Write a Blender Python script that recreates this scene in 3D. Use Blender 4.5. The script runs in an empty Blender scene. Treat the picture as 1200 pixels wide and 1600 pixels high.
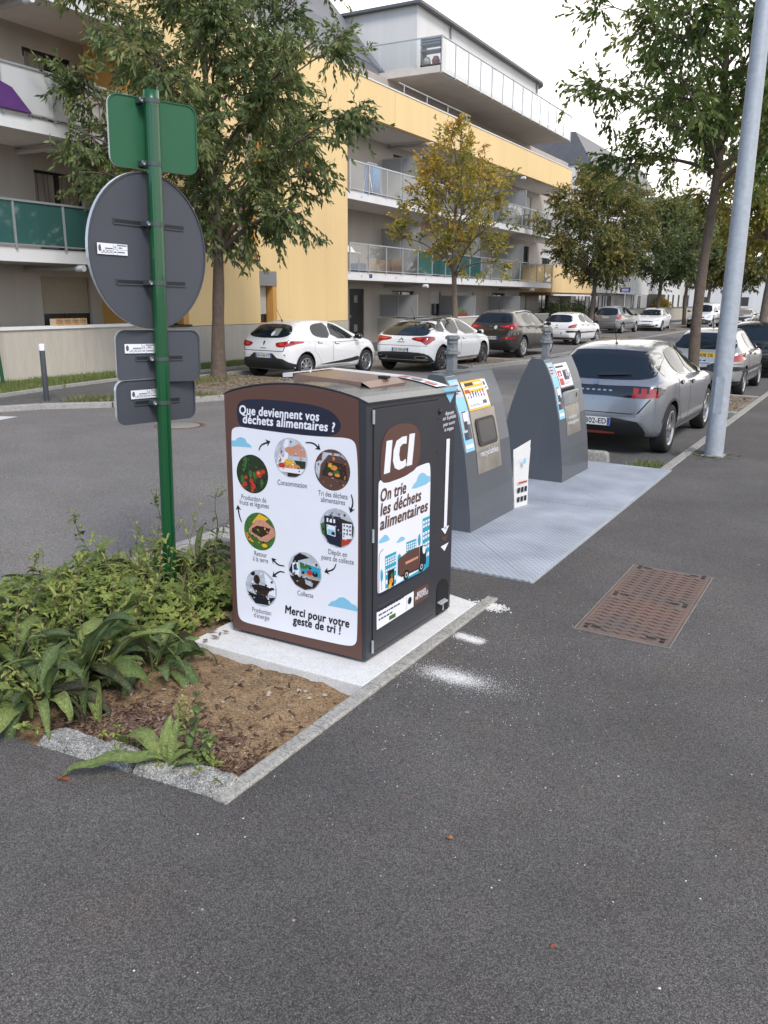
import bpy, bmesh, math, random
import numpy as np
from mathutils import Vector, Matrix
from mathutils.bvhtree import BVHTree
R = math.radians
scene = bpy.context.scene
# ------------------------------------------------------------------ camera
cam_data = bpy.data.cameras.new('camera')
cam = bpy.data.objects.new('camera', cam_data)
scene.collection.objects.link(cam)
scene.camera = cam
cam_data.sensor_fit = 'VERTICAL'
cam_data.sensor_height = 36.0
cam_data.sensor_width = 27.0
cam_data.lens = 36.0 * 1280.0 / 1600.0
cam_data.clip_start = 0.05
cam_data.clip_end = 3000.0
_p, _r, _y = R(14.7), R(0.5), R(30.9)
_f = Vector((-math.sin(_y) * math.cos(_p), math.cos(_y) * math.cos(_p), -math.sin(_p)))
_rt = Vector((math.cos(_y), math.sin(_y), 0.0))
_up = _rt.cross(_f)
_R = _rt * math.cos(_r) + _up * math.sin(_r)
_U = _up * math.cos(_r) - _rt * math.sin(_r)
_m = Matrix((_R, _U, -_f)).transposed().to_4x4()
_m.translation = Vector((0.0, 0.0, 1.92))
cam.matrix_world = _m
# ------------------------------------------------------------------ world and sun
SUN_EL, SUN_AZ = R(46), R(128)          # azimuth clockwise from +Y
world = bpy.data.worlds.new('World')
scene.world = world
world.use_nodes = True
wn, wl = world.node_tree.nodes, world.node_tree.links
wn.clear()
w_out = wn.new('ShaderNodeOutputWorld')
w_bg = wn.new('ShaderNodeBackground')
w_bg.inputs['Strength'].default_value = 0.14
sky = wn.new('ShaderNodeTexSky')
sky.sky_type = 'NISHITA'
sky.sun_disc = False
sky.sun_elevation = SUN_EL
sky.sun_rotation = SUN_AZ
sky.dust_density = 0.6
sky.ozone_density = 2.0
tc = wn.new('ShaderNodeTexCoord')
cl_n = wn.new('ShaderNodeTexNoise')
cl_n.inputs['Scale'].default_value = 2.2
cl_n.inputs['Detail'].default_value = 7.0
cl_n.inputs['Roughness'].default_value = 0.55
wl.new(tc.outputs['Generated'], cl_n.inputs['Vector'])
sepw = wn.new('ShaderNodeSeparateXYZ')
wl.new(tc.outputs['Generated'], sepw.inputs[0])
mad = wn.new('ShaderNodeMath'); mad.operation = 'MULTIPLY_ADD'      # cloudier up the street, open sky behind
wl.new(sepw.outputs['Y'], mad.inputs[0]); mad.inputs[1].default_value = 0.30; mad.inputs[2].default_value = 0.13
madz = wn.new('ShaderNodeMath'); madz.operation = 'MULTIPLY_ADD'
wl.new(sepw.outputs['Z'], madz.inputs[0]); madz.inputs[1].default_value = -0.42; wl.new(mad.outputs[0], madz.inputs[2])
addw = wn.new('ShaderNodeMath'); addw.operation = 'ADD'
wl.new(cl_n.outputs['Fac'], addw.inputs[0]); wl.new(madz.outputs[0], addw.inputs[1])
cr = wn.new('ShaderNodeMapRange')
cr.inputs['From Min'].default_value = 0.44; cr.inputs['From Max'].default_value = 0.60
wl.new(addw.outputs[0], cr.inputs['Value'])
mixw = wn.new('ShaderNodeMix'); mixw.data_type = 'RGBA'
wl.new(cr.outputs[0], mixw.inputs['Factor'])
hs = wn.new('ShaderNodeHueSaturation'); hs.inputs['Saturation'].default_value = 0.85
wl.new(sky.outputs[0], hs.inputs['Color']); wl.new(hs.outputs[0], mixw.inputs['A'])
mixw.inputs['B'].default_value = (8.4, 8.05, 7.6, 1)
wl.new(mixw.outputs['Result'], w_bg.inputs['Color'])
wl.new(w_bg.outputs[0], w_out.inputs['Surface'])
sun_d = bpy.data.lights.new('sun', 'SUN')
sun_d.energy = 1.8
sun_d.angle = R(18)
sun_d.color = (1.0, 0.93, 0.84)
sun_o = bpy.data.objects.new('sun', sun_d)
scene.collection.objects.link(sun_o)
_sd = Vector((math.sin(SUN_AZ) * math.cos(SUN_EL), math.cos(SUN_AZ) * math.cos(SUN_EL), math.sin(SUN_EL)))
sun_o.rotation_euler = _sd.to_track_quat('Z', 'Y').to_euler()
scene.view_settings.view_transform = 'Standard'
scene.view_settings.look = 'None'
scene.view_settings.exposure = 0.66
scene.view_settings.gamma = 1.0
scene.view_settings.use_curve_mapping = False
scene.cycles.max_bounces = 6
scene.cycles.transparent_max_bounces = 12
scene.cycles.caustics_reflective = False
scene.cycles.caustics_refractive = False
# ------------------------------------------------------------------ materials
def lin(h):
    h = h.lstrip('#')
    v = [int(h[i:i + 2], 16) / 255.0 for i in (0, 2, 4)]
    return tuple(c / 12.92 if c <= 0.04045 else ((c + 0.055) / 1.055) ** 2.4 for c in v) + (1.0,)
MATS = {}
def mat(name, col, rough=0.5, metal=0.0, coat=0.0, var=0.0, vscale=6.0, bump=0.0, bscale=40.0, spec=0.5, emit=None, streak=False, coord='Object'):
    """principled surface; var = random lightening/darkening by noise (dirt, weathering), bump = fine relief"""
    if name in MATS: return MATS[name]
    if isinstance(col, str): col = lin(col)
    if len(col) == 3: col = tuple(col) + (1.0,)
    m = bpy.data.materials.new(name); m.use_nodes = True
    nt = m.node_tree; n, l = nt.nodes, nt.links
    b = n['Principled BSDF']
    b.inputs['Base Color'].default_value = col
    b.inputs['Roughness'].default_value = rough
    b.inputs['Metallic'].default_value = metal
    b.inputs['Coat Weight'].default_value = coat
    b.inputs['Coat Roughness'].default_value = 0.04
    b.inputs['Specular IOR Level'].default_value = spec
    if var or bump:
        t = n.new('ShaderNodeTexCoord')
        src = t.outputs[coord]
        if streak:
            mp = n.new('ShaderNodeMapping'); mp.inputs['Scale'].default_value = (1, 1, 0.12)
            l.new(src, mp.inputs[0]); src = mp.outputs[0]
    if var:
        no = n.new('ShaderNodeTexNoise'); no.inputs['Scale'].default_value = vscale; no.inputs['Detail'].default_value = 6
        no.inputs['Roughness'].default_value = 0.65
        l.new(src, no.inputs['Vector'])
        mr = n.new('ShaderNodeMapRange'); mr.inputs['From Min'].default_value = 0.25; mr.inputs['From Max'].default_value = 0.75
        mr.inputs['To Min'].default_value = 1 - var; mr.inputs['To Max'].default_value = 1 + var
        l.new(no.outputs['Fac'], mr.inputs['Value'])
        mx = n.new('ShaderNodeMix'); mx.data_type = 'RGBA'; mx.blend_type = 'MULTIPLY'; mx.inputs['Factor'].default_value = 1
        mx.inputs['A'].default_value = col
        l.new(mr.outputs[0], mx.inputs['B'])
        l.new(mx.outputs['Result'], b.inputs['Base Color'])
        mr2 = n.new('ShaderNodeMapRange'); mr2.inputs['To Min'].default_value = max(0.02, rough - 0.1); mr2.inputs['To Max'].default_value = min(1, rough + 0.1)
        l.new(no.outputs['Fac'], mr2.inputs['Value']); l.new(mr2.outputs[0], b.inputs['Roughness'])
    if bump:
        nb = n.new('ShaderNodeTexNoise'); nb.inputs['Scale'].default_value = bscale; nb.inputs['Detail'].default_value = 5
        l.new(src, nb.inputs['Vector'])
        bp = n.new('ShaderNodeBump'); bp.inputs['Strength'].default_value = bump; bp.inputs['Distance'].default_value = 0.02
        l.new(nb.outputs['Fac'], bp.inputs['Height']); l.new(bp.outputs[0], b.inputs['Normal'])
    MATS[name] = m
    return m
def mat_glass(name, tint, rough=0.05, clear=0.6, gloss=(1, 1, 1, 1), k=0.5):
    """thin pane: part transparent, part mirror by angle"""
    if name in MATS: return MATS[name]
    m = bpy.data.materials.new(name); m.use_nodes = True
    n, l = m.node_tree.nodes, m.node_tree.links
    n.clear()
    o = n.new('ShaderNodeOutputMaterial')
    tr = n.new('ShaderNodeBsdfTransparent'); tr.inputs[0].default_value = tint
    df = n.new('ShaderNodeBsdfPrincipled'); df.inputs['Base Color'].default_value = tuple(c * k for c in tint[:3]) + (1,)
    df.inputs['Roughness'].default_value = rough
    mx = n.new('ShaderNodeMixShader'); mx.inputs[0].default_value = clear
    l.new(df.outputs[0], mx.inputs[1]); l.new(tr.outputs[0], mx.inputs[2])
    gl = n.new('ShaderNodeBsdfGlossy'); gl.inputs['Roughness'].default_value = rough; gl.inputs[0].default_value = gloss
    lw = n.new('ShaderNodeFresnel'); lw.inputs[0].default_value = 1.5
    mx2 = n.new('ShaderNodeMixShader')
    l.new(lw.outputs[0], mx2.inputs[0]); l.new(mx.outputs[0], mx2.inputs[1]); l.new(gl.outputs[0], mx2.inputs[2])
    l.new(mx2.outputs[0], o.inputs[0])
    MATS[name] = m
    return m
# ------------------------------------------------------------------ object helpers
def tag(o, label=None, cat=None, group=None, kind=None):
    if label: o['label'] = label
    if cat: o['category'] = cat
    if group: o['group'] = group
    if kind: o['kind'] = kind
    return o
def thing(name, label, cat, loc=(0, 0, 0), rz=0.0, group=None):
    o = bpy.data.objects.new(name, None)
    o.empty_display_size = 0.2
    scene.collection.objects.link(o)
    o.location = loc; o.rotation_euler = (0, 0, rz)
    return tag(o, label, cat, group)
class MB:
    """collects shapes and links them as ONE mesh object"""
    def __init__(s): s.v = []; s.f = []; s.mi = []; s.sm = []
    def add(s, vs, fs, m=0, smooth=False):
        k = len(s.v); s.v += [tuple(p) for p in vs]
        for f in fs: s.f.append([i + k for i in f]); s.mi.append(m); s.sm.append(smooth)
        return s
    def box(s, x0, x1, y0, y1, z0, z1, m=0):
        return s.add([(x0, y0, z0), (x1, y0, z0), (x1, y1, z0), (x0, y1, z0), (x0, y0, z1), (x1, y0, z1), (x1, y1, z1), (x0, y1, z1)],
                     [(3, 2, 1, 0), (4, 5, 6, 7), (0, 1, 5, 4), (1, 2, 6, 5), (2, 3, 7, 6), (3, 0, 4, 7)], m)
    def obox(s, c, ax, ay, az, m=0):
        """box from centre and three half-extent vectors"""
        c, ax, ay, az = Vector(c), Vector(ax), Vector(ay), Vector(az)
        vs = [c + ax * i + ay * j + az * k for k in (-1, 1) for (i, j) in ((-1, -1), (1, -1), (1, 1), (-1, 1))]
        return s.add(vs, [(3, 2, 1, 0), (4, 5, 6, 7), (0, 1, 5, 4), (1, 2, 6, 5), (2, 3, 7, 6), (3, 0, 4, 7)], m)
    def prism(s, poly, z0, z1, m=0):
        n = len(poly)
        vs = [(x, y, z0) for x, y in poly] + [(x, y, z1) for x, y in poly]
        return s.add(vs, [tuple(range(n - 1, -1, -1)), tuple(range(n, 2 * n))] + [(i, (i + 1) % n, n + (i + 1) % n, n + i) for i in range(n)], m)
    def prism_y(s, poly, y0, y1, m=0, smooth=False):
        """poly in (x, z), extruded along y"""
        n = len(poly)
        vs = [(x, y0, z) for x, z in poly] + [(x, y1, z) for x, z in poly]
        s.add(vs, [tuple(range(n)), tuple(range(2 * n - 1, n - 1, -1))], m)
        return s.add(vs, [(i, n + i, n + (i + 1) % n, (i + 1) % n) for i in range(n)], m, smooth)
    def tube(s, pts, rad, seg=8, m=0, caps=True, smooth=True):
        pts = [Vector(p) for p in pts]; k = len(pts)
        if not hasattr(rad, '__len__'): rad = [rad] * k
        vs = []; ref = None
        for i, p in enumerate(pts):
            d = (pts[min(i + 1, k - 1)] - pts[max(i - 1, 0)])
            d = d.normalized() if d.length > 1e-9 else Vector((0, 0, 1))
            if ref is None: ref = Vector((1, 0, 0)) if abs(d.x) < 0.9 else Vector((0, 1, 0))
            a = (ref - d * ref.dot(d)).normalized(); ref = a
            b = d.cross(a)
            for j in range(seg):
                t = 2 * math.pi * j / seg
                vs.append(p + (a * math.cos(t) + b * math.sin(t)) * rad[i])
        fs = [(i * seg + j, i * seg + (j + 1) % seg, (i + 1) * seg + (j + 1) % seg, (i + 1) * seg + j) for i in range(k - 1) for j in range(seg)]
        s.add(vs, fs, m, smooth)
        if caps:
            s.add(vs[:seg], [tuple(range(seg - 1, -1, -1))], m); s.add(vs[-seg:], [tuple(range(seg))], m)
        return s
    def lathe(s, prof, seg=16, m=0, c=(0, 0, 0), axis='z', smooth=True, close=False):
        """prof: (radius, height) pairs about axis through c"""
        vs = []
        for r, h in prof:
            for j in range(seg):
                t = 2 * math.pi * j / seg
                a, b = r * math.cos(t), r * math.sin(t)
                vs.append((c[0] + a, c[1] + b, c[2] + h) if axis == 'z' else ((c[0] + h, c[1] + a, c[2] + b) if axis == 'x' else (c[0] + b, c[1] + h, c[2] + a)))
        k = len(prof)
        fs = [(i * seg + j, i * seg + (j + 1) % seg, (i + 1) * seg + (j + 1) % seg, (i + 1) * seg + j) for i in range(k - 1) for j in range(seg)]
        if close: fs += [((k - 1) * seg + j, (k - 1) * seg + (j + 1) % seg, (j + 1) % seg, j) for j in range(seg)]
        return s.add(vs, fs, m, smooth)
    def build(s, name, mats, parent=None, bevel=0.0, loc=None, rz=None, auto=None):
        me = bpy.data.meshes.new(name)
        me.from_pydata(s.v, [], s.f)
        if not isinstance(mats, (list, tuple)): mats = [mats]
        for q in mats: me.materials.append(q)
        me.polygons.foreach_set('material_index', s.mi)
        me.polygons.foreach_set('use_smooth', s.sm)
        me.update()
        o = bpy.data.objects.new(name, me)
        scene.collection.objects.link(o)
        if parent: o.parent = parent
        if loc is not None: o.location = loc
        if rz is not None: o.rotation_euler = (0, 0, rz)
        if bevel:
            md = o.modifiers.new('bevel', 'BEVEL'); md.width = bevel; md.segments = 2; md.limit_method = 'ANGLE'; md.angle_limit = R(40)
        return o
def copy_tree(o, parent=None):
    c = o.copy(); scene.collection.objects.link(c)
    if parent: c.parent = parent
    for ch in [q for q in scene.objects if q.parent == o]: copy_tree(ch, c)
    return c
def chaikin(pts, it=2, closed=True):
    for _ in range(it):
        n = len(pts); out = []
        if closed:
            for i in range(n):
                a, b = pts[i], pts[(i + 1) % n]
                out += [tuple(a[k] * .75 + b[k] * .25 for k in range(len(a))), tuple(a[k] * .25 + b[k] * .75 for k in range(len(a)))]
        else:
            out = [pts[0]]
            for i in range(n - 1):
                a, b = pts[i], pts[i + 1]
                out += [tuple(a[k] * .75 + b[k] * .25 for k in range(len(a))), tuple(a[k] * .25 + b[k] * .75 for k in range(len(a)))]
            out.append(pts[-1])
        pts = out
    return pts
def rrect(x0, x1, y0, y1, r, n=4):
    out = []
    for cx, cy, a in ((x1 - r, y1 - r, 0), (x0 + r, y1 - r, 90), (x0 + r, y0 + r, 180), (x1 - r, y0 + r, 270)):
        for i in range(n + 1):
            t = R(a + 90 * i / n); out.append((cx + r * math.cos(t), cy + r * math.sin(t)))
    return out
def ell(cx, cy, rx, ry=None, n=24):
    ry = rx if ry is None else ry
    return [(cx + rx * math.cos(2 * math.pi * i / n), cy + ry * math.sin(2 * math.pi * i / n)) for i in range(n)]
# ------------------------------------------------------------------ lettering and flat artwork on a face
_text_cache = {}
def text_geo(txt, bold=0.0, shear=0.0):
    key = (txt, bold, shear)
    if key in _text_cache: return _text_cache[key]
    cu = bpy.data.curves.new('lettering', 'FONT')
    cu.body = txt; cu.size = 1.0; cu.shear = shear; cu.resolution_u = 3
    if bold > 0.01: cu.space_character = 1.0 + bold * 2.0
    o = bpy.data.objects.new('lettering', cu)
    scene.collection.objects.link(o)
    dg = bpy.context.evaluated_depsgraph_get()
    dg.update()
    me = bpy.data.meshes.new_from_object(o.evaluated_get(dg))
    v = [(p.co.x, p.co.y) for p in me.vertices]
    f = [list(p.vertices) for p in me.polygons]
    bpy.data.objects.remove(o); bpy.data.curves.remove(cu); bpy.data.meshes.remove(me)
    _text_cache[key] = (v, f)
    return v, f
class Face:
    """a flat face: origin, unit axes u and v, outward normal; artwork is laid on it in thin sheets"""
    def __init__(s, o, u, v):
        s.o, s.u, s.v = Vector(o), Vector(u).normalized(), Vector(v).normalized()
        s.n = s.u.cross(s.v).normalized()
    def P(s, a, b, off=0.0): return s.o + s.u * a + s.v * b + s.n * off
    def poly(s, mb, pts, off, m=0): return mb.add([s.P(a, b, off) for a, b in pts], [tuple(range(len(pts)))], m) if _area(pts) > 0 else mb.add([s.P(a, b, off) for a, b in reversed(pts)], [tuple(range(len(pts)))], m)
    def text(s, mb, txt, a, b, cap, off, m=0, bold=0.0, shear=0.0):
        """lettering whose baseline runs from point a to point b, capitals cap tall"""
        v, f = text_geo(txt, bold, shear)
        if not v: return mb
        x0, x1 = min(p[0] for p in v), max(p[0] for p in v)
        a, b = Vector(a), Vector(b); d = b - a; L = d.length; e = d / L; nrm = Vector((-e.y, e.x))
        sx, sy = L / (x1 - x0), cap / 0.69
        spread = [(0, 0)] if bold < .004 else [(0, 0), (-bold, 0), (bold, 0), (-bold * .7, bold * .6), (bold * .7, -bold * .6), (bold * .7, bold * .6), (-bold * .7, -bold * .6)]
        for k, (bx, by) in enumerate(spread):                  # heavy lettering: the same word struck several times
            vs = []
            for x, y in v:
                q = a + e * ((x - x0 + bx) * sx) + nrm * ((y + by) * sy)
                vs.append(s.P(q.x, q.y, off + k * .00006))
            mb.add(vs, f, m)
        return mb
    def stroke(s, mb, pts, w0, w1, off, m=0):
        """tapering brush stroke along pts"""
        k = len(pts); L = []; Rr = []
        for i, p in enumerate(pts):
            a, b = Vector(pts[max(i - 1, 0)]), Vector(pts[min(i + 1, k - 1)])
            d = (b - a).normalized(); nn = Vector((-d.y, d.x)); w = (w0 + (w1 - w0) * i / (k - 1)) / 2
            L.append(Vector(p) + nn * w); Rr.append(Vector(p) - nn * w)
        for i in range(k - 1):
            s.poly(mb, [tuple(L[i]), tuple(Rr[i]), tuple(Rr[i + 1]), tuple(L[i + 1])], off, m)
    def arrow(s, mb, pts, w, off, m=0):
        p = chaikin(pts, 3, False)
        s.stroke(mb, p, w * .5, w, off, m)
        e = Vector(p[-1]); d = (e - Vector(p[-3])).normalized(); nn = Vector((-d.y, d.x))
        s.poly(mb, [tuple(e + d * w * 1.2), tuple(e - d * w * 1.6 + nn * w * 1.9), tuple(e - d * w * 0.7), tuple(e - d * w * 1.6 - nn * w * 1.9)], off + .0003, m)
def _area(p): return sum(p[i][0] * p[(i + 1) % len(p)][1] - p[(i + 1) % len(p)][0] * p[i][1] for i in range(len(p)))
# ------------------------------------------------------------------ panels wrapped onto a curved body
def wrap(bvh, poly, axis, sgn, off, step=0.06, far=5.0, mb=None, m=0):
    """lay a flat outline onto a body: axis 'x': poly in (y,z) seen from side sgn; axis 'y': poly in (x,z); axis 'z': poly in (x,y)"""
    bm = bmesh.new()
    vs = [bm.verts.new((a, b, 0)) for a, b in (poly if _area(poly) > 0 else list(reversed(poly)))]
    bm.faces.new(vs)
    xs = [p[0] for p in poly]; ys = [p[1] for p in poly]
    for k, (lo, hi) in enumerate(((min(xs), max(xs)), (min(ys), max(ys)))):
        nn = max(1, int((hi - lo) / step))
        for i in range(1, nn):
            co = [0, 0, 0]; no = [0, 0, 0]; co[k] = lo + (hi - lo) * i / nn; no[k] = 1
            bmesh.ops.bisect_plane(bm, geom=bm.verts[:] + bm.edges[:] + bm.faces[:], plane_co=co, plane_no=no, dist=1e-5)
    bm.verts.index_update()
    out = []
    for v in bm.verts:
        a, b = v.co.x, v.co.y
        if axis == 'x': o, d = Vector((sgn * far, a, b)), Vector((-sgn, 0, 0))
        elif axis == 'y': o, d = Vector((a, sgn * far, b)), Vector((0, -sgn, 0))
        else: o, d = Vector((a, b, sgn * far)), Vector((0, 0, -sgn))
        h, nrm, i, ds = bvh.ray_cast(o, d)
        if h is None:
            best = None
            q = {'x': Vector((sgn * 0.8, a, b)), 'y': Vector((a, sgn * 0.05 if sgn < 0 else 4.0, b)), 'z': Vector((a, b, 1.4))}[axis]
            h, nrm, i, ds = bvh.find_nearest(q)
        if nrm.dot(d) > 0: nrm = -nrm
        out.append(h + nrm * off)
    flip = (axis == 'y' and sgn > 0) or (axis == 'x' and sgn < 0)
    fs = [[v.index for v in f.verts] for f in bm.faces]
    if flip: fs = [f[::-1] for f in fs]
    bm.free()
    if mb is None: mb = MB()
    mb.add(out, fs, m, True)
    return mb
# ------------------------------------------------------------------ ground materials
def asphalt(name, dark, light, cell=120.0, fleck=0.5, warm=(1, 1, 1), mott=0.25, bump=0.6, rough=0.85):
    m = bpy.data.materials.new(name); m.use_nodes = True
    n, l = m.node_tree.nodes, m.node_tree.links
    b = n['Principled BSDF']; b.inputs['Roughness'].default_value = rough; b.inputs['Specular IOR Level'].default_value = 0.35
    g = n.new('ShaderNodeNewGeometry'); P = g.outputs['Position']
    def vor(sc, feat='F1'):
        v = n.new('ShaderNodeTexVoronoi'); v.inputs['Scale'].default_value = sc; v.feature = feat
        l.new(P, v.inputs['Vector']); return v
    v1 = vor(cell); v2 = vor(cell * 2.7)
    sp = n.new('ShaderNodeSeparateColor'); l.new(v1.outputs['Color'], sp.inputs[0])
    sp2 = n.new('ShaderNodeSeparateColor'); l.new(v2.outputs['Color'], sp2.inputs[0])
    ad = n.new('ShaderNodeMath'); ad.operation = 'MULTIPLY'; l.new(sp.outputs[0], ad.inputs[0]); l.new(sp2.outputs[0], ad.inputs[1])
    cr = n.new('ShaderNodeValToRGB')
    cr.color_ramp.elements[0].position = 0.0; cr.color_ramp.elements[0].color = (dark * warm[0] * .6, dark * warm[1] * .6, dark * warm[2] * .6, 1)
    e = cr.color_ramp.elements.new(0.35); e.color = (dark * warm[0] * 1.15, dark * warm[1] * 1.15, dark * warm[2] * 1.15, 1)
    cr.color_ramp.elements[2].position = 0.95; cr.color_ramp.elements[2].color = (light * warm[0], light * warm[1], light * warm[2], 1)
    l.new(ad.outputs[0], cr.inputs[0])
    # pits between the stones
    pit = n.new('ShaderNodeMapRange'); pit.inputs['From Min'].default_value = 0.25; pit.inputs['From Max'].default_value = 0.75; pit.inputs['To Min'].default_value = 1.0; pit.inputs['To Max'].default_value = 0.45
    l.new(v1.outputs['Distance'], pit.inputs['Value'])
    # patches of wear and damp
    no = n.new('ShaderNodeTexNoise'); no.inputs['Scale'].default_value = 0.9; no.inputs['Detail'].default_value = 7; no.inputs['Roughness'].default_value = 0.62
    l.new(P, no.inputs['Vector'])
    mr = n.new('ShaderNodeMapRange'); mr.inputs['From Min'].default_value = 0.3; mr.inputs['From Max'].default_value = 0.7; mr.inputs['To Min'].default_value = 1 - mott; mr.inputs['To Max'].default_value = 1 + mott
    l.new(no.outputs['Fac'], mr.inputs['Value'])
    nL = n.new('ShaderNodeTexNoise'); nL.inputs['Scale'].default_value = 0.22; nL.inputs['Detail'].default_value = 3; nL.inputs['Distortion'].default_value = 1.2
    l.new(P, nL.inputs['Vector'])
    mrL = n.new('ShaderNodeMapRange'); mrL.inputs['From Min'].default_value = 0.35; mrL.inputs['From Max'].default_value = 0.65; mrL.inputs['To Min'].default_value = 1 - mott * .75; mrL.inputs['To Max'].default_value = 1 + mott * .55
    l.new(nL.outputs['Fac'], mrL.inputs['Value'])
    mL = n.new('ShaderNodeMath'); mL.operation = 'MULTIPLY'; l.new(mr.outputs[0], mL.inputs[0]); l.new(mrL.outputs[0], mL.inputs[1])
    m1 = n.new('ShaderNodeMath'); m1.operation = 'MULTIPLY'; l.new(pit.outputs[0], m1.inputs[0]); l.new(mL.outputs[0], m1.inputs[1])
    mx = n.new('ShaderNodeMix'); mx.data_type = 'RGBA'; mx.blend_type = 'MULTIPLY'; mx.inputs['Factor'].default_value = 1
    l.new(cr.outputs[0], mx.inputs['A']); l.new(m1.outputs[0], mx.inputs['B'])
    # brown tinge in patches
    no2 = n.new('ShaderNodeTexNoise'); no2.inputs['Scale'].default_value = 2.3; no2.inputs['Detail'].default_value = 4; l.new(P, no2.inputs['Vector'])
    mr2 = n.new('ShaderNodeMapRange'); mr2.inputs['From Min'].default_value = 0.5; mr2.inputs['From Max'].default_value = 0.75; mr2.inputs['To Max'].default_value = 0.5
    l.new(no2.outputs['Fac'], mr2.inputs['Value'])
    mx2 = n.new('ShaderNodeMix'); mx2.data_type = 'RGBA'; mx2.blend_type = 'MULTIPLY'; mx2.inputs['B'].default_value = (1.12, 0.98, 0.86, 1)
    l.new(mr2.outputs[0], mx2.inputs['Factor']); l.new(mx.outputs['Result'], mx2.inputs['A'])
    last = mx2.outputs['Result']
    if fleck:
        for sc, th, keep, colr in ((2.3, 0.030, 0.30, (.30, .29, .28, 1)), (3.1, 0.04, 0.72, (.16, .09, .05, 1)), (9.0, 0.045, 0.55, (.5, .49, .47, 1)), (30.0, 0.09, 0.72, (.42, .41, .39, 1))):
            vf = vor(sc)
            lt = n.new('ShaderNodeMath'); lt.operation = 'LESS_THAN'; l.new(vf.outputs['Distance'], lt.inputs[0]); lt.inputs[1].default_value = th
            s3 = n.new('ShaderNodeSeparateColor'); l.new(vf.outputs['Color'], s3.inputs[0])
            gt = n.new('ShaderNodeMath'); gt.operation = 'GREATER_THAN'; l.new(s3.outputs[1], gt.inputs[0]); gt.inputs[1].default_value = keep
            mu = n.new('ShaderNodeMath'); mu.operation = 'MULTIPLY'; l.new(lt.outputs[0], mu.inputs[0]); l.new(gt.outputs[0], mu.inputs[1])
            mu2 = n.new('ShaderNodeMath'); mu2.operation = 'MULTIPLY'; l.new(mu.outputs[0], mu2.inputs[0]); mu2.inputs[1].default_value = fleck
            m3 = n.new('ShaderNodeMix'); m3.data_type = 'RGBA'; m3.inputs['B'].default_value = colr
            l.new(mu2.outputs[0], m3.inputs['Factor']); l.new(last, m3.inputs['A']); last = m3.outputs['Result']
    l.new(last, b.inputs['Base Color'])
    bp = n.new('ShaderNodeBump'); bp.inputs['Strength'].default_value = bump; bp.inputs['Distance'].default_value = 0.004; bp.invert = True
    l.new(v1.outputs['Distance'], bp.inputs['Height']); l.new(bp.outputs[0], b.inputs['Normal'])
    return m
def rubble(name, cols, cell=60.0, bump=0.8, dist=0.01, rough=0.9):
    """exposed aggregate, soil or gravel: each little cell takes one of the given colours"""
    m = bpy.data.materials.new(name); m.use_nodes = True
    n, l = m.node_tree.nodes, m.node_tree.links
    b = n['Principled BSDF']; b.inputs['Roughness'].default_value = rough; b.inputs['Specular IOR Level'].default_value = 0.25
    g = n.new('ShaderNodeNewGeometry')
    v = n.new('ShaderNodeTexVoronoi'); v.inputs['Scale'].default_value = cell; l.new(g.outputs['Position'], v.inputs['Vector'])
    no = n.new('ShaderNodeTexNoise'); no.inputs['Scale'].default_value = cell * .12; no.inputs['Detail'].default_value = 8; l.new(g.outputs['Position'], no.inputs['Vector'])
    sp = n.new('ShaderNodeSeparateColor'); l.new(v.outputs['Color'], sp.inputs[0])
    mm = n.new('ShaderNodeMix'); mm.data_type = 'FLOAT'; mm.inputs['Factor'].default_value = 0.5
    l.new(sp.outputs[0], mm.inputs['A']); l.new(no.outputs['Fac'], mm.inputs['B'])
    cr = n.new('ShaderNodeValToRGB'); el = cr.color_ramp.elements
    el[0].position = 0.2; el[0].color = tuple(cols[0]) + (1,); el[1].position = 0.8; el[1].color = tuple(cols[-1]) + (1,)
    for i, c in enumerate(cols[1:-1]):
        e = el.new(0.2 + 0.6 * (i + 1) / (len(cols) - 1)); e.color = tuple(c) + (1,)
    l.new(mm.outputs['Result'], cr.inputs[0]); l.new(cr.outputs[0], b.inputs['Base Color'])
    ad = n.new('ShaderNodeMath'); ad.operation = 'ADD'; l.new(v.outputs['Distance'], ad.inputs[0]); l.new(no.outputs['Fac'], ad.inputs[1])
    bp = n.new('ShaderNodeBump'); bp.inputs['Strength'].default_value = bump; bp.inputs['Distance'].default_value = dist; bp.invert = True
    l.new(ad.outputs[0], bp.inputs['Height']); l.new(bp.outputs[0], b.inputs['Normal'])
    return m
M_pave = asphalt('pavement_asphalt', 0.132, 0.27, 200, 0.6, (1.05, 0.985, 0.95), 0.22)
M_road = asphalt('road_asphalt', 0.255, 0.40, 150, 0.25, (1.05, 1.0, 0.96), 0.12)
M_foot = asphalt('footpath_asphalt', 0.17, 0.30, 110, 0.2, (1, .99, .97), 0.15)
M_kerb = rubble('weathered_kerb_concrete', [(.20, .19, .17), (.33, .32, .29), (.42, .41, .38)], 110, 0.4, 0.004)
M_granite = rubble('exposed_aggregate', [(.17, .16, .145), (.32, .31, .285), (.44, .43, .40), (.56, .55, .52)], 150, 1.0, 0.008)
M_soil = rubble('bare_soil', [(.155, .095, .052), (.25, .16, .086), (.315, .215, .122), (.39, .285, .175)], 120, 0.7, 0.012)
M_mulch = rubble('leaf_litter_mulch', [(.08, .06, .045), (.19, .15, .12), (.30, .25, .20), (.40, .35, .29)], 30, 0.9, 0.03)
M_lawn = rubble('lawn_soil', [(.05, .06, .02), (.10, .115, .035), (.17, .17, .06)], 30, 0.8, 0.03)
M_conc = rubble('new_white_concrete', [(.56, .555, .54), (.68, .675, .66), (.75, .745, .73)], 170, 0.25, 0.003, 0.8)
M_oldconc = rubble('old_concrete', [(.26, .25, .23), (.34, .33, .31), (.40, .39, .37)], 60, 0.3, 0.004)
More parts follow.
